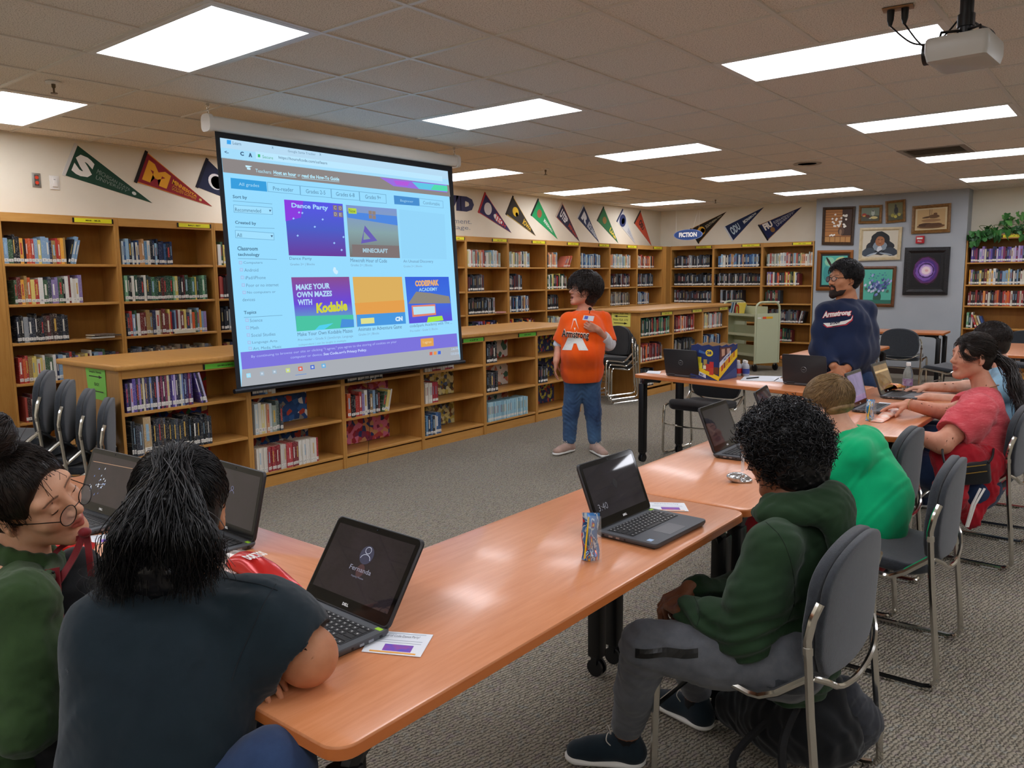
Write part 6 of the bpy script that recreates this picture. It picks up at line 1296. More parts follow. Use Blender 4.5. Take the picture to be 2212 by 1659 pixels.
def frameM(pos, face, up=(0, 0, 1)):
    y = Vector(face).normalized(); z = Vector(up); x = y.cross(z).normalized(); z = x.cross(y).normalized(); m = Matrix((x, y, z)).transposed().to_4x4(); m.translation = Vector(pos); return m
# hand: wrist position, direction towards the fingers, palm normal (out of the palm); curl in degrees for each joint; thumb side +1/-1
def hand(S, wrist, d, n, side, size=1.0, curl=(25, 30, 20), spread=8, thumb=(35, 20), curls=None):
    w = Vector(wrist); d = Vector(d).normalized(); S.hands.append(np.array(w+d*.09)); n = Vector(n); n = (n-d*n.dot(d)).normalized(); s = d.cross(n).normalized()*side; k = size
    L = [(.040, .024, .019), (.045, .028, .021), (.042, .026, .020), (.032, .020, .018)]; rad = [.0088, .0092, .0088, .0078]
    for q in range(4):
        off = (.030-.019*q)*k; kn = w+d*(.088-.004*abs(q-1))*k+s*off; S.cap(w+d*.02*k+s*off*.75, kn, .013*k, .0115*k, .008*k)
        a = 0; p = kn; dd = (d+s*math.tan(R(spread))*(1.2-q)*.6).normalized(); cu = (curls[q] if curls else curl)
        for j in range(3):
            a += cu[j]; v = (dd*math.cos(R(a))+n*math.sin(R(a))).normalized(); p2 = p+v*L[q][j]*k; S.cap(p, p2, rad[q]*(1-.07*j)*k, rad[q]*(.95-.1*j)*k, .004*k); p = p2
    S.cap(w, w+d*.03*k, .021*k, .02*k, .015*k, False, (n, .75))
    t0 = w+d*.022*k+s*.022*k+n*.006*k; td = (d*math.cos(R(thumb[0]))+s*math.sin(R(thumb[0]))+n*.35).normalized(); t1 = t0+td*.040*k; S.cap(t0, t1, .0145*k, .0115*k, .01*k)
    td2 = (td*math.cos(R(thumb[1]))+n*math.sin(R(thumb[1]))*.8-s*math.sin(R(thumb[1]))*.5).normalized(); t2 = t1+td2*.030*k; S.cap(t1, t2, .0105*k, .009*k, .004*k); td3 = (td2+n*.25-s*.2).normalized(); S.cap(t2, t2+td3*.022*k, .0092*k, .0075*k, .004*k)
# hair strands as thin three sided tubes; each path is a list of points
def strands(name, paths, r, m, parent, taper=.3, label=None):
    vs = []; fs = []; base = 0; ca = np.cos(np.arange(3)*2.0944); sa = np.sin(np.arange(3)*2.0944); V_ = []; Fq = []
    for P in paths:
        P = np.asarray(P, float); n = len(P); T = np.gradient(P, axis=0); T /= np.linalg.norm(T, axis=1)[:, None]+1e-9; ref = np.array([.3, .2, .93]); u = np.cross(T, ref); u /= np.linalg.norm(u, axis=1)[:, None]+1e-9; w = np.cross(T, u)
        rr = r*(1-(1-taper)*np.linspace(0, 1, n)**2)[:, None, None]; ring = P[:, None, :]+rr*(u[:, None, :]*ca[None, :, None]+w[:, None, :]*sa[None, :, None]); V_.append(ring.reshape(-1, 3))
        i = np.arange(n-1)[:, None]*3; j = np.arange(3)[None, :]; a = i+j; b = i+(j+1) % 3; Fq.append(np.stack([a, b, b+3, a+3], -1).reshape(-1, 4)+base); base += n*3
    o = nobj(name, npmesh(name, np.concatenate(V_), np.concatenate(Fq), m), parent, label); o['kind'] = 'stuff'; return o
def cluster(P, Q, fine, cell):      # coarser mesh away from face and hands: vertices merged on a grid, quads cut into triangles
    key = np.floor(P/cell).astype(np.int64); key = key[:, 0]*10000000+key[:, 1]*3000+key[:, 2]; key = np.where(fine, -np.arange(1, len(P)+1)-10**15, key)
    u, inv = np.unique(key, return_inverse=True); cnt = np.bincount(inv); P2 = np.stack([np.bincount(inv, P[:, q])/cnt for q in range(3)], 1)
    T = inv[np.concatenate([Q[:, [0, 1, 2]], Q[:, [0, 2, 3]]])]; T = T[(T[:, 0] != T[:, 1]) & (T[:, 1] != T[:, 2]) & (T[:, 0] != T[:, 2])]
    _, i = np.unique(np.sort(T, 1), axis=0, return_index=True); return P2, T[i]
def inner(P, Q, keep): 
    """drop faces whose centre fails keep"""
    c = P[Q].mean(1); k = keep(c); Q = Q[k]; u, inv = np.unique(Q, return_inverse=True); return P[u], inv.reshape(Q.shape)
def seam(bv, pts, par, m, r=.0012, name='seam', lift=.0005):
    out = []
    for x, y in smoothpath([(a, b, 0) for a, b in pts], 5) if False else [tuple(q)[:2] for q in smoothpath([(a, b, 0) for a, b in pts], 5)]:
        d = Vector(ray(x, y)).normalized(); h = bv.ray_cast(Vector(CAM), d)
        if h[0]: out.append(h[0]-d*lift)
    if len(out) > 3: MB().tube(out, r, 5).build(name, m, par, smooth=True)
def bvh(P, Q): return BVHTree.FromPolygons([tuple(v) for v in P], [tuple(int(i) for i in q) for q in Q])
def bodymesh(S, name, m, parent, post=None, clip=None, M=None, s=1, tint=True, relaxn=2, lips=1, mouth=0, brows=True, label=None):
    S.eval(post, clip); P, Q = S.mesh(); P = relax(P, Q, relaxn)
    if M is not None:
        fine = ((P-np.array(M)[:3, 3])**2).sum(1) < (.165*s)**2
        for h_ in S.hands: fine |= ((P-h_)**2).sum(1) < .13**2
        P, Q = cluster(P, Q, fine, S.h*2.3)
    a = head_tint(P, M, s, lips, brows, mouth) if M is not None else None
    return nobj(name, npmesh(name, P, Q, m, attr=a), parent, label)
# ================================================================ people
CFh = Vector((CF[0], CF[1], 0)).normalized(); CRv = Vector(CR); CFv = Vector(CF); CUv = Vector(CU)
def A3(v): return np.array(v, float)
def hair_shell(name, M, s, m, par, puff=0, nape=.06, face=(.060, .062, .090), facez=-.022, extra=None, noise_=(.004, 60), h=.004, top=.0, sideb=True, label=None):
    S_ = SDF(h); R3 = A3(M)[:3, :3]; T = A3(M)[:3, 3]; P = lambda *q: R3@(np.array(q)*s)+T
    S_.ell(P(0, -.020, .044), np.array((.083+puff, .103+puff, .089+puff+top))*s, .01, False, R3); S_.ell(P(0, -.05, -.02), np.array((.068+puff, .058+puff, nape+puff))*s, .03, False, R3)
    if extra: extra(S_, P, R3)
    S_.ell(P(0, .092, facez), np.array((face[0], face[1], face[2]))*s, .03, True, R3)
    for x in (-1, 1): S_.ell(P(x*.085, .012, -.028), np.array((.03, .034, .042))*s, .012, True, R3)
    nz = wrinkles(noise_[0], noise_[1], 5); S_.eval(lambda p: nz(p)); p_, q_ = S_.mesh(); p_ = relax(p_, q_, 1)
    return nobj(name, npmesh(name, p_, q_, m), par, label)
def scalp(n, rg, puff=0, keep=None, zmin=-.05):
    out = []
    while len(out) < n:
        d = rg.normal(size=3); d /= np.linalg.norm(d); p = np.array([0, -.020, .044])+d*np.array([.083+puff, .103+puff, .089+puff])
        if p[2] < zmin or (p[1] > .048 and p[2] < .072) or (abs(p[0]) > .055 and p[2] < .005 and p[1] > -.045) or (p[1] > .02 and p[2] < .05): continue
        if keep and not keep(p): continue
        out.append(d)
    return np.array(out)
HC0 = np.array([0, -.020, .044])
def flow(M, s, roots, target, rg, puff=.003, n=9, wob=.003, lift=0):     # strands combed over the scalp towards a gather point
    R3 = A3(M)[:3, :3]; T = A3(M)[:3, 3]; rad = np.array([.083+puff, .103+puff, .089+puff]); tg = (np.array(target)-HC0)/rad; tl = np.linalg.norm(tg); paths = []
    for d in roots:
        w = rg.normal(size=3)*.08; P = []
        for k in range(n):
            t = k/(n-1); q = d*(1-t)+(tg/tl+w*.6)*t+w*math.sin(math.pi*t)*.6; q /= np.linalg.norm(q)+1e-9; P.append(HC0+q*rad*(1+lift*math.sin(math.pi*t)+(tl-1)*max(0, t-.6)/.4*.9)+rg.normal(size=3)*wob*.3)
        paths.append((np.array(P)*s)@R3.T+T)
    return paths
def shorts(M, s, roots, crown, rg, L=.04, puff=.004, n=6, up=.004, wave=0, bias=(0, 0, 0), rnd=.25):   # short hair lying away from the crown
    R3 = A3(M)[:3, :3]; T = A3(M)[:3, 3]; rad = np.array([.083+puff, .103+puff, .089+puff]); c = np.array(crown, float); c /= np.linalg.norm(c); paths = []
    for d in roots:
        t0 = d-c*(d@c)+rg.normal(size=3)*rnd+np.array(bias); t0 -= d*(t0@d); t0 /= np.linalg.norm(t0)+1e-9; l = L*rg.uniform(.6, 1.2); P = []; ph = rg.uniform(0, 6)
        for k in range(n):
            t = k/(n-1); q = d+t0*t*l/.09; q /= np.linalg.norm(q); P.append(HC0+q*rad*(1+up/.09*math.sin(2.2*t))+(wave*math.sin(ph+t*7) if wave else 0)*np.cross(d, t0))
        paths.append((np.array(P)*s)@R3.T+T)
    return paths
def sleeve(S, pts, rad, k=.03, cut=None, flat=None):
    S.chain(pts, rad, k, flat)
def cutend(S, a, b, r, amt=.05):      # open end of a sleeve or trouser leg: carve beyond b along a->b
    a, b = A3(a), A3(b); d = (b-a)/np.linalg.norm(b-a); S.cap(b+d*(r*1.25), b+d*(r*1.25+amt), r*1.25, r*1.3, .004, True)
def torso(S, pel, chest, neck, shl, shr, rh, rc, f, dep=.68, shr_r=.055, k=.05, belly=0, fit=1):
    pel, chest, neck, shl, shr, f = [A3(q) for q in (pel, chest, neck, shl, shr, f)]; f = f/np.linalg.norm(f); mid = (pel+chest)/2
    S.cap(pel, mid, rh, (rh+rc)/2*fit, k, False, (f, dep)); S.cap(mid, chest, (rh+rc)/2*fit, rc, k, False, (f, dep)); sc = (shl+shr)/2
    S.cap(shl*.92+sc*.08, shr*.92+sc*.08, shr_r, shr_r, k*.7); S.cap(chest, sc, rc*.86, .075, k, False, (f, .75)); S.cap(sc, neck, .065, .05, k*.6)
    for q in (shl, shr): S.cap(neck+(0, 0, -.025), q*.95+sc*.05, .046, shr_r*.95, k*.6)
    if belly: S.ell(mid+f*belly*.6, (rh*.85, rh*.85, .13), .06)
def shoe(par, heel, toe, m_up, m_sole, label=None, w_=.045, h=.085, lace=None, name='shoe'):
    heel, toe = Vector(heel), Vector(toe); d = (toe-heel); L = d.length; d.normalize(); u = Vector((0, 0, 1)); s = d.cross(u).normalized()
    S_ = SDF(.004 if lace else .006); a = A3(heel+d*w_*.8); b = A3(toe-d*w_*.85); S_.cap(a+(0, 0, .045), b+(0, 0, .034), w_*.82, w_*.80, .03, False, ((0, 0, 1), .8)); S_.cap(a+(0, 0, .04), a+A3(d)*.01+(0, 0, h), w_*.8, w_*.72, .03); S_.cap(a+A3(d)*.02+(0, 0, h-.02), a+A3(d)*(L*.5)+(0, 0, .045), w_*.62, w_*.72, .03)
    S_.cap(a+A3(d)*.008+(0, 0, h+.03), a+A3(d)*.012+(0, 0, h+.08), w_*.62, w_*.62, .01, True); S_.eval(clip=[(A3(heel)+(0, 0, .018), (0, 0, -1))]); p_, q_ = S_.mesh(); up = nobj(name, npmesh(name, relax(p_, q_, 1), q_, m_up), par, label)
    S_ = SDF(.005); S_.cap(a+(0, 0, .016), b+(0, 0, .016), w_*.93, w_*.93, .02, False, ((0, 0, 1), .42)); S_.eval(clip=[(A3(heel)+(0, 0, .0005), (0, 0, -1))]); p_, q_ = S_.mesh(); nobj('sole', npmesh('sole', p_, q_, m_sole), up)
    if lace:
        o_ = heel+d*(L*.42)
        lb = MB()
        for k in range(4): c_ = o_+d*(.018*k)+u*(.092-.009*k); lb.tube(smoothpath([c_-s*w_*.5-u*.012, c_+u*.003, c_+s*w_*.5-u*.012], 3), .0022, 5)
        c_ = o_+u*.094
        for s_ in (-1, 1): lb.tube(smoothpath([c_, c_+s*s_*.02+u*.018+d*.01, c_+s*s_*.034+u*.0+d*.015, c_+s*s_*.03-u*.02], 4), .0018, 5)
        lb.build('laces', lace, up)
    return up
def person(label, loc, group='people in the library'): return wthing('person', label, 'person', loc, group)
def glasses(par, M, s, m, rx=.0215, rz=.0175, r=.0012, tint=True, fy=.103, z=.010, temple=True):
    g = None; b = MB()
    for x in (-1, 1): b.tube([M@(Vector((x*.032+rx*math.cos(a), fy-.004*abs(math.cos(a))*(1 if x*math.cos(a) > 0 else 0), z+rz*math.sin(a)))*s) for a in [2*math.pi*k/20 for k in range(20)]], r, 6, True)
    b.tube([M@(Vector(q)*s) for q in ((-.011, fy, z+.004), (0, fy+.004, z+.007), (.011, fy, z+.004))], r, 5)
    if temple:
        for x in (-1, 1): b.tube([M@(Vector(q)*s) for q in ((x*(.032+rx), fy-.004, z+.004), (x*.070, .05, z+.006), (x*.080, .0, z+.008), (x*.080, -.018, z-.006))], r, 5)
    g = b.build('glasses', m, par, smooth=True)
    for x in (-1, 1): MB().add([M@(Vector((x*.032+rx*.95*math.cos(a), fy-.001, z+rz*.95*math.sin(a)))*s) for a in [2*math.pi*k/16 for k in range(16)]], [tuple(range(16))]).build('lens', mat('spectacle_lens', '#ffffff', .03, alpha=.10, spec=.8), g)
M_denim = clothmat('dark_denim', '#22304c', '#2f4468', 9, 700, .35); M_denim2 = clothmat('washed_denim', '#27385a', '#4a6a8e', 5, 600, .35)
SK1 = skinmat('skin_warm_light', '#d9a88a', '#cb9472', '#b0524e'); SK2 = skinmat('skin_tan', '#bd8462', '#ad7250', '#8a4438'); SK3 = skinmat('skin_brown', '#8a5a40', '#7a4c34', '#6a342c'); SK4 = skinmat('skin_fair', '#d8a68e', '#ca947a', '#b0605a'); SK5 = skinmat('skin_rosy', '#cf957a', '#c08268', '#a05048')
H_blk = hairmat('hair_black', '#0b0a0b', '#161416', .33); H_dbr = hairmat('hair_dark_brown', '#17100d', '#2a1e17', .4); H_brn = hairmat('hair_brown', '#3a2a1c', '#5a4430', .45); H_dbl = hairmat('hair_light_brown', '#6e5638', '#93774f', .5)

def girl_tee():
    rg = np.random.default_rng(21); p = person('person in a dark teal T-shirt with long black half-tied hair, elbow on the table', (-1.35, .55, 0))
    M = frameM(V(392, 1110, 1.63), CFh*.95-CRv*.25-Vector((0, 0, .3)), (0, 0, 1)); s = 1.0
    neck = V(400, 1235, 1.56); shl = V(232, 1362, 1.46); shr = V(556, 1330, 1.55); chest = V(385, 1440, 1.50); pel = V(330, 1770, 1.46); f = A3(CFh)
    elb = Vector((-1.225, .885, .80)); wri = Vector((-1.44, .97, .775)); elb2 = Vector((-1.62, .72, .80)); wri2 = Vector((-1.385, .80, .775))
    S_ = SDF(.0042); head_ops(S_, M, s); S_.cap(A3(M@Vector((0, -.03, -.05))), A3(neck), .05, .056, .03); torso(S_, pel, chest, neck, shl, shr, .11, .10, f, .6, .04)
    S_.chain([A3(shr), A3(elb), A3(wri)], [.055, .049, .030], .03); S_.cap(A3(elb), A3(elb*.6+wri*.4), .05, .046, .02); S_.chain([A3(shl), A3(elb2), A3(wri2)], [.052, .044, .028], .03)
    hand(S_, wri, (-.6, -.55, .0), (0, 0, -1), -1, .92, (25, 45, 35)); hand(S_, wri2, (1, .12, -.02), (0, 0, -1), 1, .92, (12, 25, 20))
    kn = Vector((-1.28, .98, .47)); kn2 = Vector((-1.52, 1.0, .47)); kn = V(588, 1668, 1.42); hp = A3(pel)
    S_.chain([hp, A3(kn), A3(Vector((kn.x-.02, kn.y+.02, .1)))], [.07, .055, .04], .03); S_.chain([hp, A3(kn2), A3(Vector((kn2.x, kn2.y+.02, .1)))], [.07, .055, .04], .03)
    bodymesh(S_, 'body', SK2, p, M=M, s=s)
    S_ = SDF(.005); torso(S_, pel, chest, neck+Vector((0, 0, -.005)), shl, shr, .152, .130, f, .78, .060, .06)
    S_.cap(A3(V(330, 1560, 1.47)), A3(V(325, 1800, 1.46)), .152, .160, .06, False, (f, .8)); S_.cap(A3(V(262, 1450, 1.46)), A3(V(480, 1440, 1.53)), .08, .075, .07)
    S_.cap(A3(neck)+(0, 0, .04), A3(neck)+A3(CFh)*-.01+(0, 0, .12), .062, .075, .012, True)
    e1 = shr.lerp(elb, .66); S_.chain([A3(shr), A3(shr.lerp(elb, .4)), A3(e1)], [.062, .076, .080], .06); cutend(S_, shr, e1, .08)
    e2 = shl.lerp(elb2, .7); S_.chain([A3(shl), A3(e2)], [.062, .072], .06); cutend(S_, shl, e2, .075)
    w1 = wrinkles(.0035, 22, 3, (1, 1, .6)); w2 = wrinkles(.0018, 60, 8); S_.eval(lambda q: w1(q)+w2(q)); P_, Q_ = S_.mesh(); P_ = relax(P_, Q_, 2)
    tee = nobj('t_shirt', npmesh('t_shirt', P_, Q_, clothmat('dark_teal_jersey', '#152027', '#1b282f', 8, 1200, .25)), p)
    bv = bvh(P_, Q_); sm_ = mat('seam_thread_dark', '#141c22', .9); seam(bv, [(596, 1262), (572, 1300), (545, 1360), (518, 1420), (500, 1470)], tee, sm_); seam(bv, [(480, 1248), (520, 1255), (560, 1262), (600, 1275)], tee, sm_)
    S_ = SDF(.0075); S_.chain([hp+A3((0, 0, -.04)), A3(kn)], [.11, .072], .05); S_.chain([A3(kn), A3(Vector((kn.x-.02, kn.y+.02, .1)))], [.078, .06], .02); S_.chain([hp+A3((-.08, .0, -.04)), A3(kn2), A3(Vector((kn2.x, kn2.y+.02, .1)))], [.12, .08, .06], .03)
    bodymesh(S_, 'jeans', M_denim, p, wrinkles(.003, 30, 4), tint=False)
    sh = M_black; shoe(p, (kn.x-.03, kn.y-.05, 0), (kn.x-.03, kn.y+.19, 0), mat('shoe_black', '#15161a', .6), M_white)
    shoe(p, (kn2.x, kn2.y-.05, 0), (kn2.x, kn2.y+.19, 0), mat('shoe_black', '#15161a', .6), M_white)
    # hair: combed to a gather point at the back of the crown, then falling over the back
    g = (.004, -.105, .103)
    hair_shell('hair', M, s, H_blk, p, .006, .075, noise_=(.002, 90), h=.0035)
    hr = bpy.data.objects[[o.name for o in bpy.data.objects if o.parent == p and o.name.startswith('hair')][-1]]
    strands('combed_strands', flow(M, s, scalp(900, rg, .004), g, rg, .008, 10, .004, .05), .0009, H_blk, hr)
    gw = M@Vector(g); tip = [(250, 1290), (285, 1272), (330, 1262), (385, 1275), (425, 1278), (455, 1245), (236, 1270), (300, 1250)]; paths = []
    for k in range(1250):
        e = tip[k % 8]; c_ = V(e[0]+rg.normal()*20, e[1]+rg.normal()*14, 1.405+.05*rg.random()); a = gw+Vector(rg.normal(size=3)*.014)
        q1 = V(362+(e[0]-340)*.42+rg.normal()*15, 1078+rg.normal()*12, 1.455+rg.normal()*.012); q2 = V(345+(e[0]-340)*.9+rg.normal()*17, 1165+rg.normal()*12, 1.40+rg.normal()*.016)
        paths.append([tuple(v) for v in smoothpath([a, q1, q2, c_], 5)])
    strands('ponytail_strands', paths, .0013, H_blk, hr, .35)
    S_ = SDF(.004); S_.chain([A3(gw), A3(V(372, 1062, 1.50)), A3(V(345, 1130, 1.455)), A3(V(330, 1225, 1.425))], [.014, .034, .066, .058], .04, (f, .42)); nz = wrinkles(.006, 70, 9, (1.4, 1.4, .12))
    S_.eval(lambda q: nz(q)); P_, Q_ = S_.mesh(); nobj('ponytail', npmesh('ponytail', relax(P_, Q_, 1), Q_, H_blk), hr)
    loose = []
    for k in range(60):
        a = V(300+rg.normal()*25, 1160+rg.normal()*30, 1.45); loose.append([tuple(v) for v in smoothpath([a, V(235+rg.normal()*14, 1205, 1.43), V(215+rg.normal()*16, 1255+rg.normal()*20, 1.42), V(232+rg.normal()*16, 1295+rg.normal()*20, 1.40)], 5)])
        if k < 40: loose.append([tuple(v) for v in smoothpath([V(478+rg.normal()*8, 1165, 1.62), V(482+rg.normal()*8, 1205, 1.6), V(478+rg.normal()*10, 1250+rg.normal()*12, 1.57)], 5)])
    strands('loose_strands', loose, .0006, H_blk, hr, .2)
    MB().sphere(M@Vector((.0815, -.004, -.034)), .0028, 8, 6).build('earring', M_chrome, p, smooth=True)

# ---------------------------------------------------------------- girl with the bun and round glasses
def girl_bun():
    rg = np.random.default_rng(31); p = person('person with a high dark bun, round wire glasses and olive green shirt, looking down', (-2.1, .5, 0))
    M = frameM(V(68, 1078, 1.74), CRv*.97-CFv*.14-CUv*.06, CUv*.76-CFv*.60); s = .97
    neck = V(45, 1210, 1.78); shn = V(45, 1310, 1.62); shf = V(60, 1285, 1.98); chest = V(20, 1420, 1.78); pel = V(-20, 1760, 1.75); f = A3((CRv*.95+CFv*.3)*1.0); f[2] = 0; f /= np.linalg.norm(f)
    elb = V(55, 1560, 1.58); wri = V(175, 1520, 1.70); elb2 = V(110, 1480, 2.02); wri2 = V(230, 1480, 2.0)
    S_ = SDF(.003); head_ops(S_, M, s, .95, 0, .97, closed=True, lipsz=1.15); S_.cap(A3(M@Vector((0, -.03, -.05))), A3(neck), .047, .054, .03); torso(S_, pel, chest, neck, shn, shf, .12, .11, f, .7, .04)
    S_.chain([A3(shn), A3(elb), A3(wri)], [.042, .038, .027], .02); S_.chain([A3(shf), A3(elb2), A3(wri2)], [.042, .038, .027], .02); hand(S_, wri, CRv*.9+CFv*.4, (0, 0, -1), 1, .9, (20, 30, 20)); hand(S_, wri2, CRv*.9+CFv*.2, (0, 0, -1), -1, .9, (20, 30, 20))
    S_.chain([A3(pel), A3(pel)+f*.4+(0, 0, .02), A3(pel)+f*.42+(0, 0, -.3)], [.08, .055, .04], .04)
    bodymesh(S_, 'body', SK1, p, M=M, s=s, relaxn=1, lips=1.1)
    S_ = SDF(.0058); torso(S_, pel, chest, neck, shn, shf, .155, .135, f, .78, .058, .06); S_.chain([A3(shn), A3(shn.lerp(elb, .5)), A3(elb)], [.060, .066, .062], .05); S_.chain([A3(elb), A3(elb.lerp(wri, .85))], [.062, .050], .02); cutend(S_, elb, elb.lerp(wri, .85), .05); S_.chain([A3(shf), A3(elb2), A3(elb2.lerp(wri2, .9))], [.068, .06, .045], .04)
    S_.cap(A3(neck)+(0, 0, .02)+f*.01, A3(neck)+(0, 0, .12)+f*.05, .058, .075, .01, True)
    w1 = wrinkles(.006, 26, 13, (1, 1, .6), 1); w2 = wrinkles(.003, 60, 4, (1, 1, 1.5)); S_.eval(lambda q: w1(q)+w2(q)); P_, Q_ = S_.mesh(); g_ = clothmat('olive_cotton', '#2c4022', '#38502b', 9, 900, .4); nobj('shirt', npmesh('shirt', relax(P_, Q_, 1), Q_, g_), p)
    S_ = SDF(.003); c0 = A3(neck)+f*.01
    ring = [c0+(0, 0, .012)+(.066*math.cos(a))*A3(CRv*.95+CFv*.3)*1.0+.062*math.sin(a)*A3(CFv*.95-CRv*.3)+np.array([0, 0, -.022*math.cos(a)]) for a in [2*math.pi*k/14 for k in range(15)]]
    for k in range(14):
        if k in (0,): continue
        S_.cap(ring[k], ring[k+1], .013, .013, .01, False, ((0, 0, 1), 1.7))
    tipc = A3(V(100, 1262, 1.66)); S_.cap(ring[1], tipc, .014, .008, .012); S_.cap(ring[13], tipc+A3(CFv)*.0, .014, .008, .012)
    bodymesh(S_, 'collar', g_, p, tint=False); MB().lathe([(.007, 0), (.007, .002), (.003, .003)], V(87, 1240, 1.655), 12, CFv.to_track_quat('-Z', 'Y').to_matrix()).build('button', M_black, p)
    S_ = SDF(.009); S_.chain([A3(pel), A3(pel)+f*.4+(0, 0, .0), A3(pel)+f*.42+(0, 0, -.38)], [.14, .085, .06], .04); bodymesh(S_, 'trousers', clothmat('black_cotton', '#111215', '#191a1e'), p, tint=False)
    def bun(S2, P, R3): 
        S2.ell(P(0, -.022, .185), (.054, .054, .048), .012, False, R3); S2.cap(P(0, -.03, .11), P(0, -.022, .17), .036, .034, .02)
    hr = hair_shell('hair', M, s, H_dbr, p, .004, .06, (.064, .068, .092), -.014, bun, (.0010, 110), .003)
    strands('combed_strands', flow(M, s, scalp(1300, rg, .003), (0, -.025, .155), rg, .006, 10, .004, .03), .0008, H_dbr, hr)
    R3 = A3(M)[:3, :3]; T = A3(M)[:3, 3]; paths = []
    for k in range(420):
        a0 = rg.uniform(0, 6.28); ax = rg.normal(size=3)*.35+np.array([0, -.35, .94]); ax /= np.linalg.norm(ax); u = np.cross(ax, [1, .2, .1]); u /= np.linalg.norm(u); v = np.cross(ax, u); lat = rg.uniform(-.8, .8); rr_ = .055
        paths.append((np.array([np.array([0, -.022, .185])+rr_*(math.cos(lat)*(u*math.cos(a0+t)+v*math.sin(a0+t))+ax*math.sin(lat+.25*math.sin(t*2))) for t in np.linspace(0, 2.6, 12)])*s)@R3.T+T)
    for k in range(60):      # flyaway hairs over the crown
        d = scalp(1, rg, 0, lambda q: q[1] < .0 and q[2] > .04)[0]; q = HC0+d*np.array([.087, .107, .093]); t0 = rg.normal(size=3)*.02; paths.append((np.array([q, q+d*.012+t0*.4, q+d*.02+t0])*s)@R3.T+T)
    strands('bun_strands', paths, .0009, H_dbr, hr, .4)
    fl = []
    for k in range(26):
        a = np.array([.080+rg.normal()*.002, -.002+rg.normal()*.008, .03+rg.normal()*.01]); fl.append((np.array([a, a+(0.004, .01, -.02), a+(.006, .008+rg.normal()*.006, -.045-rg.random()*.02)])*s)@R3.T+T)
    strands('loose_strands', fl, .0005, H_dbr, hr, .2)
    eyes(p, M, s, True)
    glasses(p, M, s, mat('wire_frame_dark', '#1a1614', .3, .7), .0235, .0225, .0011, fy=.112, z=-.006)

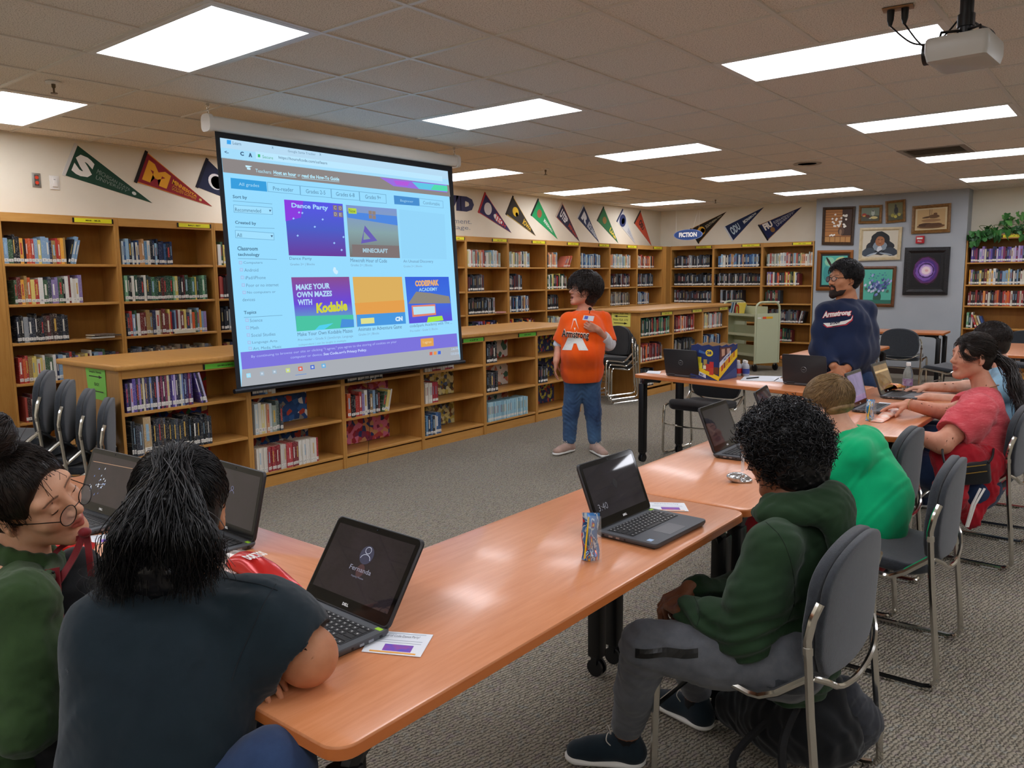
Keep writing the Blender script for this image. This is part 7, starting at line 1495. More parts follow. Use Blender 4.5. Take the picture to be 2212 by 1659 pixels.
# ---------------------------------------------------------------- boy with curly hair in the green hoodie
def boy_hoodie():
    rg = np.random.default_rng(41); p = person('person with dark curly hair, dark green hoodie and grey joggers, arms folded on the lap', (-.9, 2.2, 0))
    M = frameM(V(1688, 985, 2.40), (-.95, .12, -.28)); s = 1.0
    neck = V(1712, 1098, 2.36); shn = V(1668, 1190, 2.20); shf = V(1735, 1135, 2.50); chest = V(1703, 1240, 2.36); pel = V(1716, 1430, 2.30); f = A3((-1, .05, 0))
    elb = V(1608, 1372, 2.18); wri = V(1478, 1318, 2.32); elb2 = V(1600, 1290, 2.62); wri2 = V(1490, 1272, 2.46)
    kn = V(1395, 1395, 2.30); hpn = V(1695, 1425, 2.22); an = V(1362, 1585, 2.33); kn2 = V(1470, 1385, 2.62); hpf = V(1735, 1400, 2.42); an2 = V(1500, 1500, 2.74)
    h1 = onZ(1392, 1652, 0); t1 = onZ(1222, 1640, 0); h2 = onZ(1535, 1580, 0); t2 = onZ(1412, 1518, 0); an = h1.lerp(t1, .22)+Vector((0, 0, .11)); an2 = h2.lerp(t2, .25)+Vector((0, 0, .11))
    S_ = SDF(.004); head_ops(S_, M, s, 1.05); S_.cap(A3(M@Vector((0, -.03, -.05))), A3(neck), .05, .056, .03); torso(S_, pel, chest, neck, shn, shf, .11, .11, f, .7, .04)
    S_.chain([A3(shn), A3(elb), A3(wri)], [.045, .040, .028], .02); S_.chain([A3(shf), A3(elb2), A3(wri2)], [.045, .04, .028], .02); hand(S_, wri, (-.75, .6, -.1), (.3, .2, -.9), -1, .95, (35, 50, 35)); hand(S_, wri2, (-.5, -.75, -.3), (.2, 0, -1), 1, .95, (30, 45, 35))
    S_.chain([A3(hpn), A3(kn), A3(an), A3(an)+(0, 0, -.05)], [.07, .055, .036, .034], .02); S_.chain([A3(hpf), A3(kn2), A3(an2), A3(an2)+(0, 0, -.05)], [.07, .055, .036, .034], .02)
    bodymesh(S_, 'body', SK3, p, M=M, s=s)
    # hoodie
    S_ = SDF(.0056); torso(S_, pel+Vector((0, 0, .03)), chest, neck, shn, shf, .146, .14, f, .84, .062, .07)
    S_.cap(A3(V(1688, 1330, 2.3)), A3(V(1706, 1405, 2.3)), .13, .122, .05, False, (f, .85)); S_.cap(A3(V(1738, 1180, 2.36)), A3(V(1748, 1330, 2.36)), .085, .08, .06)
    S_.chain([A3(shn), A3(shn.lerp(elb, .55)), A3(elb)], [.062, .074, .066], .06); S_.chain([A3(elb), A3(elb.lerp(wri, .5)), A3(elb.lerp(wri, .93))], [.066, .060, .045], .03); S_.chain([A3(shf), A3(elb2), A3(elb2.lerp(wri2, .9))], [.062, .064, .044], .05)
    cutend(S_, elb, elb.lerp(wri, .93), .045, .04)
    S_.cap(A3(neck)+(0, 0, .03), A3(neck)+(-.02, 0, .14), .062, .085, .012, True)
    def fold(q):      # bunched waist and elbow folds
        z = q[:, 2]; o_ = .0055*np.sin(z*150+3*np.sin(q[:, 0]*20)+2*np.sin(q[:, 1]*14))*np.clip((.70-z)/.12, 0, 1)*(q[:, 0] > -1.05); return o_
    w1 = wrinkles(.004, 28, 17, (1, 1, .8)); S_.eval(lambda q: w1(q)+fold(q)); P_, Q_ = S_.mesh(); hd = clothmat('forest_green_fleece', '#1f3320', '#273d27', 8, 900, .4, .95, .1); hoP, hoQ = P_, Q_; hood = nobj('hoodie', npmesh('hoodie', relax(P_, Q_, 1), Q_, hd), p)
    S_ = SDF(.004); nk = A3(neck); ax = A3(CRv)
    for rr_, dz, r0 in ((.098, .045, .022), (.122, .012, .030)):
        pts = [nk+np.array([-.0, .0, dz])+rr_*(math.cos(a)*np.array([1, 0, 0])+.88*math.sin(a)*np.array([0, 1, 0]))+np.array([0, 0, .018*math.cos(a)-.006]) for a in [math.radians(-128+256*k/14) for k in range(15)]]; S_.chain(pts, [r0*.6]+[r0]*13+[r0*.6], .02)
    S_.cap(nk+(.13, -.01, .0), nk+(.165, -.03, -.12), .065, .03, .05, False, ((1, 0, 0), .6)); S_.cap(nk+(.11, .03, .01), nk+(.15, -.02, -.08), .065, .045, .05, False, ((1, 0, 0), .6))
    wz = wrinkles(.003, 40, 7); S_.eval(lambda q: wz(q)); P_, Q_ = S_.mesh(); nobj('hood', npmesh('hood', relax(P_, Q_, 1), Q_, hd), hood)
    bv = bvh(hoP, hoQ); sm_ = mat('seam_thread_green', '#182818', .9); seam(bv, [(1655, 1128), (1690, 1165), (1712, 1230), (1716, 1300), (1700, 1345)], hood, sm_, .0015); seam(bv, [(1500, 1290), (1512, 1320), (1505, 1352)], hood, sm_, .0015)
    # joggers
    S_ = SDF(.0056); S_.chain([A3(hpn), A3(hpn.lerp(kn, .5)), A3(kn)], [.102, .090, .072], .04); S_.chain([A3(kn), A3(kn.lerp(an, .5)), A3(an)+(0, 0, .02)], [.070, .064, .050], .02); S_.chain([A3(hpf), A3(kn2)], [.10, .075], .04); S_.chain([A3(kn2), A3(an2)+(0, 0, .02)], [.07, .050], .02); S_.cap(A3(hpn)+(.0, 0, -.0), A3(hpf)+(.0, 0, 0), .10, .10, .05)
    for a_ in (an, an2): S_.cap(A3(a_)+(0, 0, -.05), A3(a_)+(0, 0, -.09), .055, .06, .004, True)
    w2 = wrinkles(.004, 24, 6); kk = A3(kn)
    S_.eval(lambda q: w2(q)+.004*np.sin(q[:, 2]*140+q[:, 0]*30)*np.exp(-((q-kk)**2).sum(1)/.012)); P_, Q_ = S_.mesh(); jg = nobj('joggers', npmesh('joggers', relax(P_, Q_, 1), Q_, clothmat('heather_grey_jersey', '#53565b', '#626469', 26, 800, .35)), p)
    tg = kn.lerp(hpn, .08)+Vector((0, 0, 0)); bv = BVHTree.FromPolygons([tuple(v) for v in P_], [tuple(int(i) for i in f_) for f_ in Q_])
    vs = []; fs = []; nn = 14       # side zip strip lying on the thigh
    for i in range(nn+1):
        for j in range(3):
            q = V(1372+i/nn*136, 1411-4*(j-1)*2.6+2*math.sin(i*.7), 1.7); dr = (q-Vector(CAM)).normalized(); hit = bv.ray_cast(Vector(CAM), dr); vs.append((hit[0]-dr*.0025) if hit[0] else q*1.3)
    for i in range(nn):
        for j in range(2): a = i*3+j; fs.append((a, a+3, a+4, a+1))
    MB().add(vs, fs).build('zip_pocket', mat('zip_black', '#0e0f11', .35), jg)
    shoe(p, h1, t1, clothmat('navy_knit_shoe', '#162028', '#1f2c34'), M_white, None, .048, .095, mat('lace_grey', '#c9c4bc', .8)); shoe(p, h2, t2, clothmat('navy_knit_shoe', '#162028', '#1f2c34'), M_white, None, .046, .095, mat('lace_grey', '#c9c4bc', .8))
    for a_ in (an, an2): MB().tube([a_+Vector((0, 0, -.06)), a_+Vector((0, 0, -.01))], .041, 14).build('sock', mat('sock_black', '#0c0c0e', .9), p, smooth=True)
    # curls
    hr = hair_shell('hair', M, s, H_blk, p, .030, .085, (.055, .072, .10), -.05, None, (.009, 60), .005, .004)
    R3 = A3(M)[:3, :3]; T = A3(M)[:3, 3]; paths = []; n = 0
    while n < 2000:
        d = rg.normal(size=3); d /= np.linalg.norm(d); q = np.array([0, -.020, .038])+d*np.array([.112, .130, .120])
        if (q[1] > .055 and q[2] < .07) or q[2] < -.09 or (abs(q[0]) > .06 and q[1] > .02 and q[2] < -.0): continue
        n += 1; dn = d+rg.normal(size=3)*.5+np.array([0, 0, -.25]); dn /= np.linalg.norm(dn); u = np.cross(dn, rg.normal(size=3)); u /= np.linalg.norm(u); v = np.cross(dn, u); L_ = rg.uniform(.02, .042); ra = rg.uniform(.007, .013); tt = np.linspace(0, 1, 12)[:, None]; w_ = rg.uniform(7, 12)
        paths.append(((q+dn*(tt*L_-.006)+u*ra*np.cos(tt*w_)+v*ra*np.sin(tt*w_))*s)@R3.T+T)
    strands('curls', paths, .0018, H_blk, hr, .5)

# ---------------------------------------------------------------- boy in the bright green shirt
def boy_green():
    rg = np.random.default_rng(51); p = person('person with short light brown hair leaning over the table in a bright green T-shirt', (-.85, 3.35, 0))
    M = frameM(V(1788, 880, 3.55), (-.93, .25, -.38)); s = 1.05
    neck = V(1826, 938, 3.50); shn = V(1846, 985, 3.36); shf = V(1872, 955, 3.62); chest = V(1862, 1040, 3.48); pel = V(1872, 1160, 3.36); f = A3((-1, .1, .25))
    elb = V(1775, 1055, 3.40); wri = V(1735, 975, 3.55); elb2 = V(1790, 990, 3.78); wri2 = V(1738, 905, 3.62)
    S_ = SDF(.0045); head_ops(S_, M, s); S_.cap(A3(M@Vector((0, -.03, -.05))), A3(neck), .045, .052, .03); torso(S_, pel, chest, neck, shn, shf, .1, .1, f, .7, .04)
    S_.chain([A3(shn), A3(elb), A3(wri)], [.042, .036, .026], .02); S_.chain([A3(shf), A3(elb2), A3(wri2)], [.042, .036, .026], .02); hand(S_, wri, (-.6, .2, .6), (0, 0, -1), -1, .9, (30, 40, 30)); hand(S_, wri2, (-.1, -.2, .9), (.6, -.4, 0), 1, .88, (40, 60, 40))
    kn = Vector((-1.22, 3.2, .46)); kn2 = Vector((-1.22, 3.5, .46))
    for k_, hh in ((kn, -.1), (kn2, .1)): S_.chain([A3(pel)+(0, hh, -.03), A3(k_), (k_.x+.03, k_.y, .1)], [.07, .055, .036], .02)
    bodymesh(S_, 'body', SK4, p, M=M, s=s)
    S_ = SDF(.006); torso(S_, pel+Vector((.0, 0, .035)), chest, neck, shn, shf, .148, .146, f, .82, .062, .07); S_.cap(A3(V(1870, 975, 3.46)), A3(V(1905, 1080, 3.40)), .085, .11, .07); S_.cap(A3(V(1900, 1060, 3.4)), A3(V(1888, 1128, 3.36)), .115, .12, .06)
    e1 = shn.lerp(elb, .62); S_.chain([A3(shn), A3(e1)], [.056, .068], .09); cutend(S_, shn, e1, .07); e2 = shf.lerp(elb2, .6); S_.chain([A3(shf), A3(e2)], [.06, .07], .05)
    S_.cap(A3(neck)+(-.01, 0, .035), A3(neck)+(-.05, 0, .13), .056, .08, .012, True); w1 = wrinkles(.007, 20, 23, (1, 1, .5)); S_.eval(lambda q: w1(q)); P_, Q_ = S_.mesh(); nobj('t_shirt', npmesh('t_shirt', relax(P_, Q_, 1), Q_, clothmat('kelly_green_jersey', '#00a468', '#06b474', 6, 900, .2)), p)
    S_ = SDF(.008); S_.cap(A3(pel)+(.0, -.1, -.045), A3(pel)+(.0, .1, -.045), .098, .098, .04)
    for k_, hh in ((kn, -.1), (kn2, .1)): S_.chain([A3(pel)+(0, hh, -.04), A3(k_)], [.105, .085], .04)
    bodymesh(S_, 'shorts', clothmat('dark_red_mesh', '#8a1620', '#731019'), p, wrinkles(.004, 30, 5), tint=False)
    for k_ in (kn, kn2): shoe(p, (k_.x+.07, k_.y, 0), (k_.x-.16, k_.y, 0), mat('shoe_grey', '#5a5e64', .6), M_white)
    hr = hair_shell('hair', M, s, H_dbl, p, -.001, .02, noise_=(.0015, 80), h=.004); strands('short_strands', shorts(M, s, scalp(2700, rg, .0, None, -.045), (0.1, -.75, .65), rg, .06, .004, 6, .004, 0, (.25, .3, -.1), .10), .0012, H_dbl, hr, .3)

# ---------------------------------------------------------------- girl in the salmon T-shirt
def girl_salmon():
    rg = np.random.default_rng(61); p = person('person in a heathered salmon T-shirt with a long dark ponytail, typing', (-.75, 4.9, 0))
    M = frameM(V(2098, 772, 4.36), -CRv*.99-CFv*.06+CUv*.0); s = .99
    neck = V(2127, 842, 4.34); shn = V(2112, 890, 4.16); shf = V(2125, 868, 4.50); chest = V(2108, 925, 4.34); pel = V(2108, 1035, 4.26); f = A3((-.95, -.1, 0))
    elb = V(2035, 958, 4.06); wri = V(1966, 940, 4.22); elb2 = V(2045, 893, 4.46); wri2 = V(1962, 873, 4.40)
    S_ = SDF(.0045); head_ops(S_, M, s, .95); S_.cap(A3(M@Vector((0, -.03, -.05))), A3(neck), .047, .056, .03); torso(S_, pel, chest, neck, shn, shf, .14, .13, f, .7, .045)
    S_.chain([A3(shn), A3(elb), A3(wri)], [.062, .052, .034], .02); S_.chain([A3(shf), A3(elb2), A3(wri2)], [.058, .048, .030], .02); hand(S_, wri, (-.9, .3, -.2), (0, 0, -1), -1, .92, (15, 30, 25)); hand(S_, wri2, (-.8, -.45, -.10), (0, 0, -1), 1, .95, (18, 38, 25), curls=[(5, 15, 10), (20, 40, 25), (28, 45, 30), (30, 45, 30)])
    kn = V(1965, 1000, 4.35); kn2 = V(1990, 960, 4.75); hp1 = A3(pel)+(0, -.1, -.02); hp2 = A3(pel)+(0, .1, -.02)
    hh1 = onZ(2010, 1098, 0); tt1 = onZ(1950, 1085, 0); hh2 = hh1+Vector((0, .28, 0)); tt2 = tt1+Vector((0, .28, 0))
    S_.chain([hp1, A3(kn), A3(hh1.lerp(tt1, .25)+Vector((0, 0, .1)))], [.08, .06, .036], .02); S_.chain([hp2, A3(kn2), A3(hh2.lerp(tt2, .25)+Vector((0, 0, .1)))], [.08, .06, .036], .02)
    bodymesh(S_, 'body', SK5, p, M=M, s=s)
    S_ = SDF(.006); torso(S_, pel+Vector((0, 0, .06)), chest, neck+Vector((0, 0, -.01)), shn, shf, .176, .168, f, .88, .072, .07); S_.cap(A3(V(2122, 890, 4.3)), A3(V(2126, 985, 4.28)), .10, .10, .07)
    e1 = shn.lerp(elb, .62); S_.chain([A3(shn), A3(shn.lerp(elb, .3)), A3(e1)], [.074, .088, .090], .06); cutend(S_, shn, e1, .09); e2 = shf.lerp(elb2, .5); S_.chain([A3(shf), A3(e2)], [.085, .085], .05); cutend(S_, shf, e2, .085)
    S_.cap(A3(neck)+(-.015, 0, .03), A3(neck)+(-.05, 0, .12), .062, .09, .012, True); w1 = wrinkles(.006, 22, 27, (.6, .6, 1.2)); S_.eval(lambda q: w1(q)); P_, Q_ = S_.mesh(); ml = clothmat('salmon_heather', '#c2404a', '#d8656a', 5, 900, .25)
    v_ = coords(ml, 'Object', (3, 3, 22)); link(ml, ramp(ml, noise(ml, v_, 6, 6, .75, 1.2), [(.35, '#bf3c46'), (.55, '#cf525a'), (.75, '#e08c8c')]), 'Base Color'); nobj('t_shirt', npmesh('t_shirt', relax(P_, Q_, 1), Q_, ml), p)
    S_ = SDF(.008); S_.cap(hp1, hp2, .13, .13, .05); S_.chain([hp1, A3(kn), A3(hh1.lerp(tt1, .25)+Vector((0, 0, .12)))], [.125, .085, .06], .03); S_.chain([hp2, A3(kn2), A3(hh2.lerp(tt2, .25)+Vector((0, 0, .12)))], [.12, .085, .06], .03); bodymesh(S_, 'jeans', M_denim, p, wrinkles(.003, 30, 3), tint=False)
    for a_, b_ in ((hh1, tt1), (hh2, tt2)): shoe(p, a_, b_, clothmat('navy_trainer', '#28344c', '#3a4660'), M_white, None, .047, .085, mat('lace_dark', '#20283a', .8))
    # red jacket tied round the hips, hanging over the seat
    S_ = SDF(.006); q = [V(2040, 985, 4.12), V(2085, 1000, 4.08), V(2125, 1000, 4.12), V(2135, 985, 4.2)]; S_.chain([A3(z) for z in q], [.07, .09, .085, .06], .05, ((0, 1, 0), .55)); S_.chain([A3(V(2060, 1010, 4.08)), A3(V(2050, 1075, 4.06)), A3(V(2100, 1120, 4.1))], [.08, .07, .03], .05, ((0, 1, 0), .45)); S_.chain([A3(V(2110, 1020, 4.1)), A3(V(2120, 1060, 4.1)), A3(V(2095, 1130, 4.1))], [.08, .06, .02], .05, ((0, 1, 0), .45)); S_.cap(A3(V(2140, 1030, 4.18)), A3(V(2140, 1060, 4.2)), .05, .04, .04)
    j = nobj('tied_jacket', npmesh('tied_jacket', *(lambda pq: (relax(pq[0], pq[1], 1), pq[1]))(S_.eval(wrinkles(.007, 30, 8)).mesh()), clothmat('red_track_fabric', '#8e1420', '#a81c28')), p, 'dark red jacket tied round the hips with white side stripes')
    for dx in (0, 9): MB().tube([V(2118+dx, 1055, 3.99), V(2100+dx*.7, 1090, 3.99), V(2087+dx*.4, 1138, 4.02)], .006, 6).build('white_stripe', M_white, j, smooth=True)
    hr = hair_shell('hair', M, s, H_dbr, p, .003, .070, (.058, .060, .088), -.022, None, (.002, 80), .0042); g = (0, -.125, .01); strands('combed_strands', flow(M, s, scalp(1300, rg, .003), g, rg, .008, 9, .004, .03), .0013, H_dbr, hr)
    gw = M@Vector(g)*1 if False else M@(Vector(g)*s); MB().tube([gw+Vector((.0, -.018, .0)), gw+Vector((.01, .018, -.01))], .026, 10).build('hair_tie', M_black, hr, smooth=True); paths = []
    for k in range(700):
        a = gw+Vector(rg.normal(size=3)*.012); paths.append([tuple(v) for v in smoothpath([a, V(2178+rg.normal()*7, 790+rg.normal()*5, 4.36+rg.normal()*.02), V(2193+rg.normal()*8, 835+rg.normal()*6, 4.30+rg.normal()*.025), V(2205+rg.normal()*8, 880+rg.normal()*12, 4.25+rg.normal()*.03)], 4)])
    strands('ponytail', paths, .0021, H_dbr, hr, .3)
    fr = []
    for k in range(70): a = M@(Vector((-.03+rg.normal()*.012, .076+rg.normal()*.008, .078))*s); fr.append([tuple(v) for v in smoothpath([a, M@(Vector((-.052, .084+rg.normal()*.010, .035+rg.normal()*.008))*s), M@(Vector((-.068+rg.normal()*.003, .060+rg.normal()*.014, .002+rg.normal()*.012))*s), M@(Vector((-.078, .02+rg.normal()*.01, -.002+rg.normal()*.01))*s)], 4)])
    strands('fringe_strands', fr, .0008, H_dbr, hr, .3)
    ncl = MB().tube([neck+Vector((.066*math.cos(a), .066*math.sin(a), .012+.018*math.cos(a))) for a in [2*math.pi*k/24 for k in range(24)]], .0016, 5, True).build('necklace', mat('gold_chain', '#c9a052', .25, 1), p); eyes(p, M, s, True)
    MB().tube([A3(wri2)+(.015, -.008, .0)+.031*np.array([.2*math.cos(a), math.cos(a), math.sin(a)]) for a in [2*math.pi*k/14 for k in range(14)]], .003, 5, True).build('wrist_band', mat('tan_band', '#b08a60', .7), p)

# ---------------------------------------------------------------- pupil in light blue, mostly hidden
def pupil_blue():
    rg = np.random.default_rng(71); p = person('person in light blue with short dark hair, mostly hidden behind the ponytail girl', (-.7, 5.7, 0))
    M = frameM(V(2136, 742, 5.15), (-.95, -.25, -.1)); s = 1.04; neck = V(2168, 795, 5.12); shn = V(2172, 838, 4.95); shf = V(2160, 822, 5.32); chest = V(2170, 872, 5.12); pel = V(2172, 960, 5.05); f = A3((-1, 0, 0))
    elb = V(2085, 868, 4.98); wri = V(2000, 858, 5.0); elb2 = V(2085, 836, 5.30); wri2 = V(2002, 836, 5.22)
    S_ = SDF(.0055); head_ops(S_, M, s); S_.cap(A3(M@Vector((0, -.03, -.05))), A3(neck), .048, .056, .03); torso(S_, pel, chest, neck, shn, shf, .12, .12, f, .7, .045); S_.chain([A3(shn), A3(elb), A3(wri)], [.05, .043, .029], .02); S_.chain([A3(shf), A3(elb2), A3(wri2)], [.05, .043, .029], .02)
    hand(S_, wri, (-.85, -.35, -.15), (0, 0, -1), -1, .95, (15, 35, 25)); hand(S_, wri2, (-.9, -.3, -.12), (0, 0, -1), 1, .95, (12, 30, 25))
    for y_ in (-.1, .1): S_.chain([A3(pel)+(0, y_, 0), (-1.15, 5.7+y_, .47), (-1.12, 5.7+y_, .1)], [.08, .06, .04], .02)
    bodymesh(S_, 'body', SK4, p, M=M, s=s); S_ = SDF(.007); torso(S_, pel, chest, neck, shn, shf, .155, .15, f, .8, .075, .07); S_.chain([A3(shn), A3(shn.lerp(elb, .6))], [.075, .07], .04); S_.chain([A3(shf), A3(shf.lerp(elb2, .6))], [.075, .07], .04); S_.cap(A3(neck)+(0, 0, .04), A3(neck)+(-.03, 0, .12), .058, .08, .012, True)
    nobj('t_shirt', npmesh('t_shirt', *S_.eval(wrinkles(.005, 24, 5)).mesh(), clothmat('pale_blue_jersey', '#7fa6bd', '#8fb4c8')), p); S_ = SDF(.008)
    for y_ in (-.1, .1): S_.chain([A3(pel)+(0, y_, 0), (-1.15, 5.7+y_, .47), (-1.12, 5.7+y_, .13)], [.12, .085, .06], .03)
    bodymesh(S_, 'jeans', M_denim, p, tint=False)
    for y_ in (-.1, .1): shoe(p, (-1.07, 5.7+y_, 0), (-1.32, 5.7+y_, 0), mat('shoe_grey', '#5a5e64', .6), M_white)
    hr = hair_shell('hair', M, s, H_dbr, p, .004, .06, noise_=(.003, 80), h=.005); strands('short_strands', shorts(M, s, scalp(1600, rg, 0), (0, -.6, .8), rg, .035, .004, 5, .004), .0014, H_dbr, hr, .4)
def projtext(s, par, target, pts, m, name='lettering', bold=.03, lift=.003):     # lettering printed on cloth: quad corners in the photo, laid on the cloth
    uv, F, _ = text_mesh(s, bold); bv = target; asp = abs(pts[1][0]-pts[0][0])/max(1, abs(pts[3][1]-pts[0][1]))
    bm = bmesh.new(); V_ = [bm.verts.new((a*asp, b, 0)) for a, b in uv]
    for f in F:
        try: bm.faces.new([V_[i] for i in f])
        except ValueError: pass
    bmesh.ops.triangulate(bm, faces=bm.faces)
    for _ in range(4):
        e = [e for e in bm.edges if e.calc_length() > .12]
        if e: bmesh.ops.subdivide_edges(bm, edges=e, cuts=1, use_grid_fill=False); bmesh.ops.triangulate(bm, faces=[f for f in bm.faces if len(f.verts) > 3])
    bm.verts.ensure_lookup_table(); uv = np.array([(v.co.x/asp, v.co.y) for v in bm.verts]); F = [tuple(v.index for v in f.verts) for f in bm.faces]; bm.free()
    bl, br, tr, tl = [np.array(q, float) for q in pts]; u = uv[:, :1]; v = uv[:, 1:]; P2 = (1-u)*(1-v)*bl+u*(1-v)*br+u*v*tr+(1-u)*v*tl; vs = []
    for x, y in P2:
        d = Vector(ray(x, y)).normalized(); h = bv.ray_cast(Vector(CAM), d); vs.append(h[0]-d*lift if h[0] else Vector(CAM)+d*6.5)
    return MB().add(vs, F).build(name, m, par)
def projpoly(pts, par, bv, m, name='print', lift=.002, n=10):
    # subdivided polygon strip between two polylines given in the photo
    a, b_ = pts; k = len(a); vs = []; fs = []
    for i in range(k):
        for j in range(5):
            x = a[i][0]*(1-j/4)+b_[i][0]*j/4; y = a[i][1]*(1-j/4)+b_[i][1]*j/4; d = Vector(ray(x, y)).normalized(); h = bv.ray_cast(Vector(CAM), d); vs.append(h[0]-d*lift if h[0] else Vector(CAM)+d*6.5)
    for i in range(k-1):
        for j in range(4): q = i*5+j; fs.append((q, q+5, q+6, q+1))
    return MB().add(vs, fs).build(name, m, par)
def dens(L, n=6):
    out = []
    for i in range(len(L)-1):
        for k in range(n): out.append((L[i][0]+(L[i+1][0]-L[i][0])*k/n, L[i][1]+(L[i+1][1]-L[i][1])*k/n))
    return out+[L[-1]]
# ---------------------------------------------------------------- standing woman in orange
def woman_orange():
    rg = np.random.default_rng(81); T_ = 6.86; p = person('person standing in an orange T-shirt over white sleeves, looking up at the screen', (-3.83, 5.72, 0)); s = 1.06
    M = frameM(V(1259, 629, T_), CRv*-.93-CFv*.34+CUv*.08); f = A3(-CFh*.95-CRv*.25); f[2] = 0; f /= np.linalg.norm(f)
    neck = V(1263, 667, T_+.02); shn = V(1226, 693, T_); shf = V(1303, 690, T_+.04); chest = V(1262, 715, T_-.02); pel = V(1258, 808, T_+.04)
    e1 = V(1208, 745, T_+.03); w1 = V(1201, 781, T_-.06); e2 = V(1314, 742, T_+.0); w2 = V(1292, 712, T_-.20)
    k1 = V(1233, 888, T_+.10); k2 = V(1281, 890, T_+.08); h1 = onZ(1236, 975, 0); t1 = onZ(1197, 985, 0); h2 = onZ(1280, 975, 0); t2 = onZ(1309, 990, 0); h1 = onZ(1238, 974, 0); a1 = h1.lerp(t1, .2)+Vector((0, 0, .10)); a2 = h2.lerp(t2, .15)+Vector((0, 0, .10)); hp1 = V(1245, 812, T_+.05); hp2 = V(1272, 812, T_+.05)
    S_ = SDF(.0045); head_ops(S_, M, s, 1.0, .9, 1.04, closed=False); S_.cap(A3(M@Vector((0, -.03, -.05))), A3(neck), .05, .056, .03); torso(S_, pel, chest, neck, shn, shf, .13, .125, f, .7, .045); S_.chain([A3(shn), A3(e1), A3(w1)], [.042, .038, .026], .02); S_.chain([A3(shf), A3(e2), A3(w2)], [.044, .038, .026], .02)
    hand(S_, w1, (-.05, -.1, -1), A3(-CRv*-1), -1, .92, (12, 20, 15)); hand(S_, w2, A3(-CRv*.85+CUv*.35-CFv*.1), A3(-CUv*.3+CFv*-.9)*-1, 1, .92, (35, 50, 30)); S_.chain([A3(hp1), A3(k1), A3(a1), A3(a1)+(0, 0, -.05)], [.07, .046, .036, .034], .03); S_.chain([A3(hp2), A3(k2), A3(a2), A3(a2)+(0, 0, -.05)], [.08, .05, .036, .034], .03)
    bodymesh(S_, 'body', SK5, p, M=M, s=s, mouth=.9, lips=.7)
    S_ = SDF(.006); torso(S_, V(1257, 798, T_+.02), chest, neck+Vector((0, 0, -.02)), shn, shf, .188, .170, f, .80, .054, .06, 0, 1.05); S_.ell(A3(V(1256, 765, T_-.06)), (.17, .15, .13), .06); S_.cap(A3(V(1238, 722, T_-.09)), A3(V(1283, 722, T_-.09)), .075, .075, .05)
    x1 = shn.lerp(e1, .78); x2 = shf.lerp(e2, .85); S_.chain([A3(shn), A3(x1)], [.056, .07], .06); S_.chain([A3(shf), A3(x2)], [.058, .080], .06); cutend(S_, shn, x1, .07); cutend(S_, shf, x2, .08)
    S_.cap(A3(neck)+(0, 0, .02), A3(neck)+(0, 0, .12), .068, .09, .012, True); pb = A3(V(1257, 826, T_+.02)); wv = wrinkles(.006, 17, 31, (1, 1, .6)); S_.eval(lambda q: wv(q), [(pb, (0.05, 0, -1))]); P_, Q_ = S_.mesh(); P_ = relax(P_, Q_, 1); tee = nobj('t_shirt', npmesh('t_shirt', P_, Q_, clothmat('safety_orange_jersey', '#e8500c', '#f26014', 5, 900, .2)), p); bv = BVHTree.FromPolygons([tuple(v) for v in P_], [tuple(int(i) for i in q) for q in Q_])
    S_ = SDF(.005); S_.chain([A3(shn), A3(e1)], [.048, .052], .02); cutend(S_, shn, e1, .05); S_.chain([A3(shf), A3(e2), A3(e2.lerp(w2, .45))], [.05, .058, .052], .03); cutend(S_, e2, e2.lerp(w2, .45), .055); S_.cap(A3(neck)+(0, 0, -.03), A3(neck)+(0, 0, .012), .066, .058, .03); S_.cap(A3(neck)+(0, 0, .03), A3(neck)+(0, 0, .1), .053, .07, .01, True)
    S_.cap(A3(shn), A3(shf), .05, .05, .03); nobj('undershirt', npmesh('undershirt', *S_.eval(wrinkles(.004, 50, 3)).mesh(), clothmat('white_jersey', '#d4d4d6', '#c4c6ca')), p)
    S_ = SDF(.0065); S_.cap(A3(hp1), A3(hp2), .115, .115, .04, False, (f, .9)); S_.chain([A3(hp1), A3(k1), A3(a1)+(0, 0, .02)], [.100, .070, .058], .03); S_.chain([A3(hp2), A3(k2), A3(a2)+(0, 0, .02)], [.100, .070, .058], .03); S_.eval(wrinkles(.005, 30, 9, (1, 1, 1.4)), [(A3(V(1257, 800, T_)), (0, 0, 1))]); P2, Q2 = S_.mesh(); nobj('jeans', npmesh('jeans', relax(P2, Q2, 1), Q2, M_denim2), p)
    for a_, b_ in ((h1, t1), (h2, t2)): shoe(p, a_, b_, clothmat('blush_suede', '#b89a8c', '#a88a7c'), M_white, None, .045, .085, mat('lace_cream', '#cfc2b4', .8))
    W_ = mat('print_white', '#dcdad2', .7); B_ = mat('print_black', '#17120f', .7); O_ = mat('print_orange_line', '#e8d2c0', .7)
    projtext('A', tee, bv, [(1214, 756), (1271, 757), (1254, 688), (1229, 688)], W_, 'lettering', .13, .003)
    projtext('A', tee, bv, [(1224, 729), (1261, 729), (1250, 692), (1232, 692)], clothmat('safety_orange_jersey', '#e8500c', '#f26014'), 'lettering', .12, .0060)
    projtext('Armstrong', tee, bv, [(1213, 731), (1271, 736), (1273, 715), (1214, 710)], O_, 'lettering', .06, .006); projtext('Armstrong', tee, bv, [(1213, 732), (1271, 737), (1273, 717), (1214, 712)], B_, 'lettering', .02, .008)
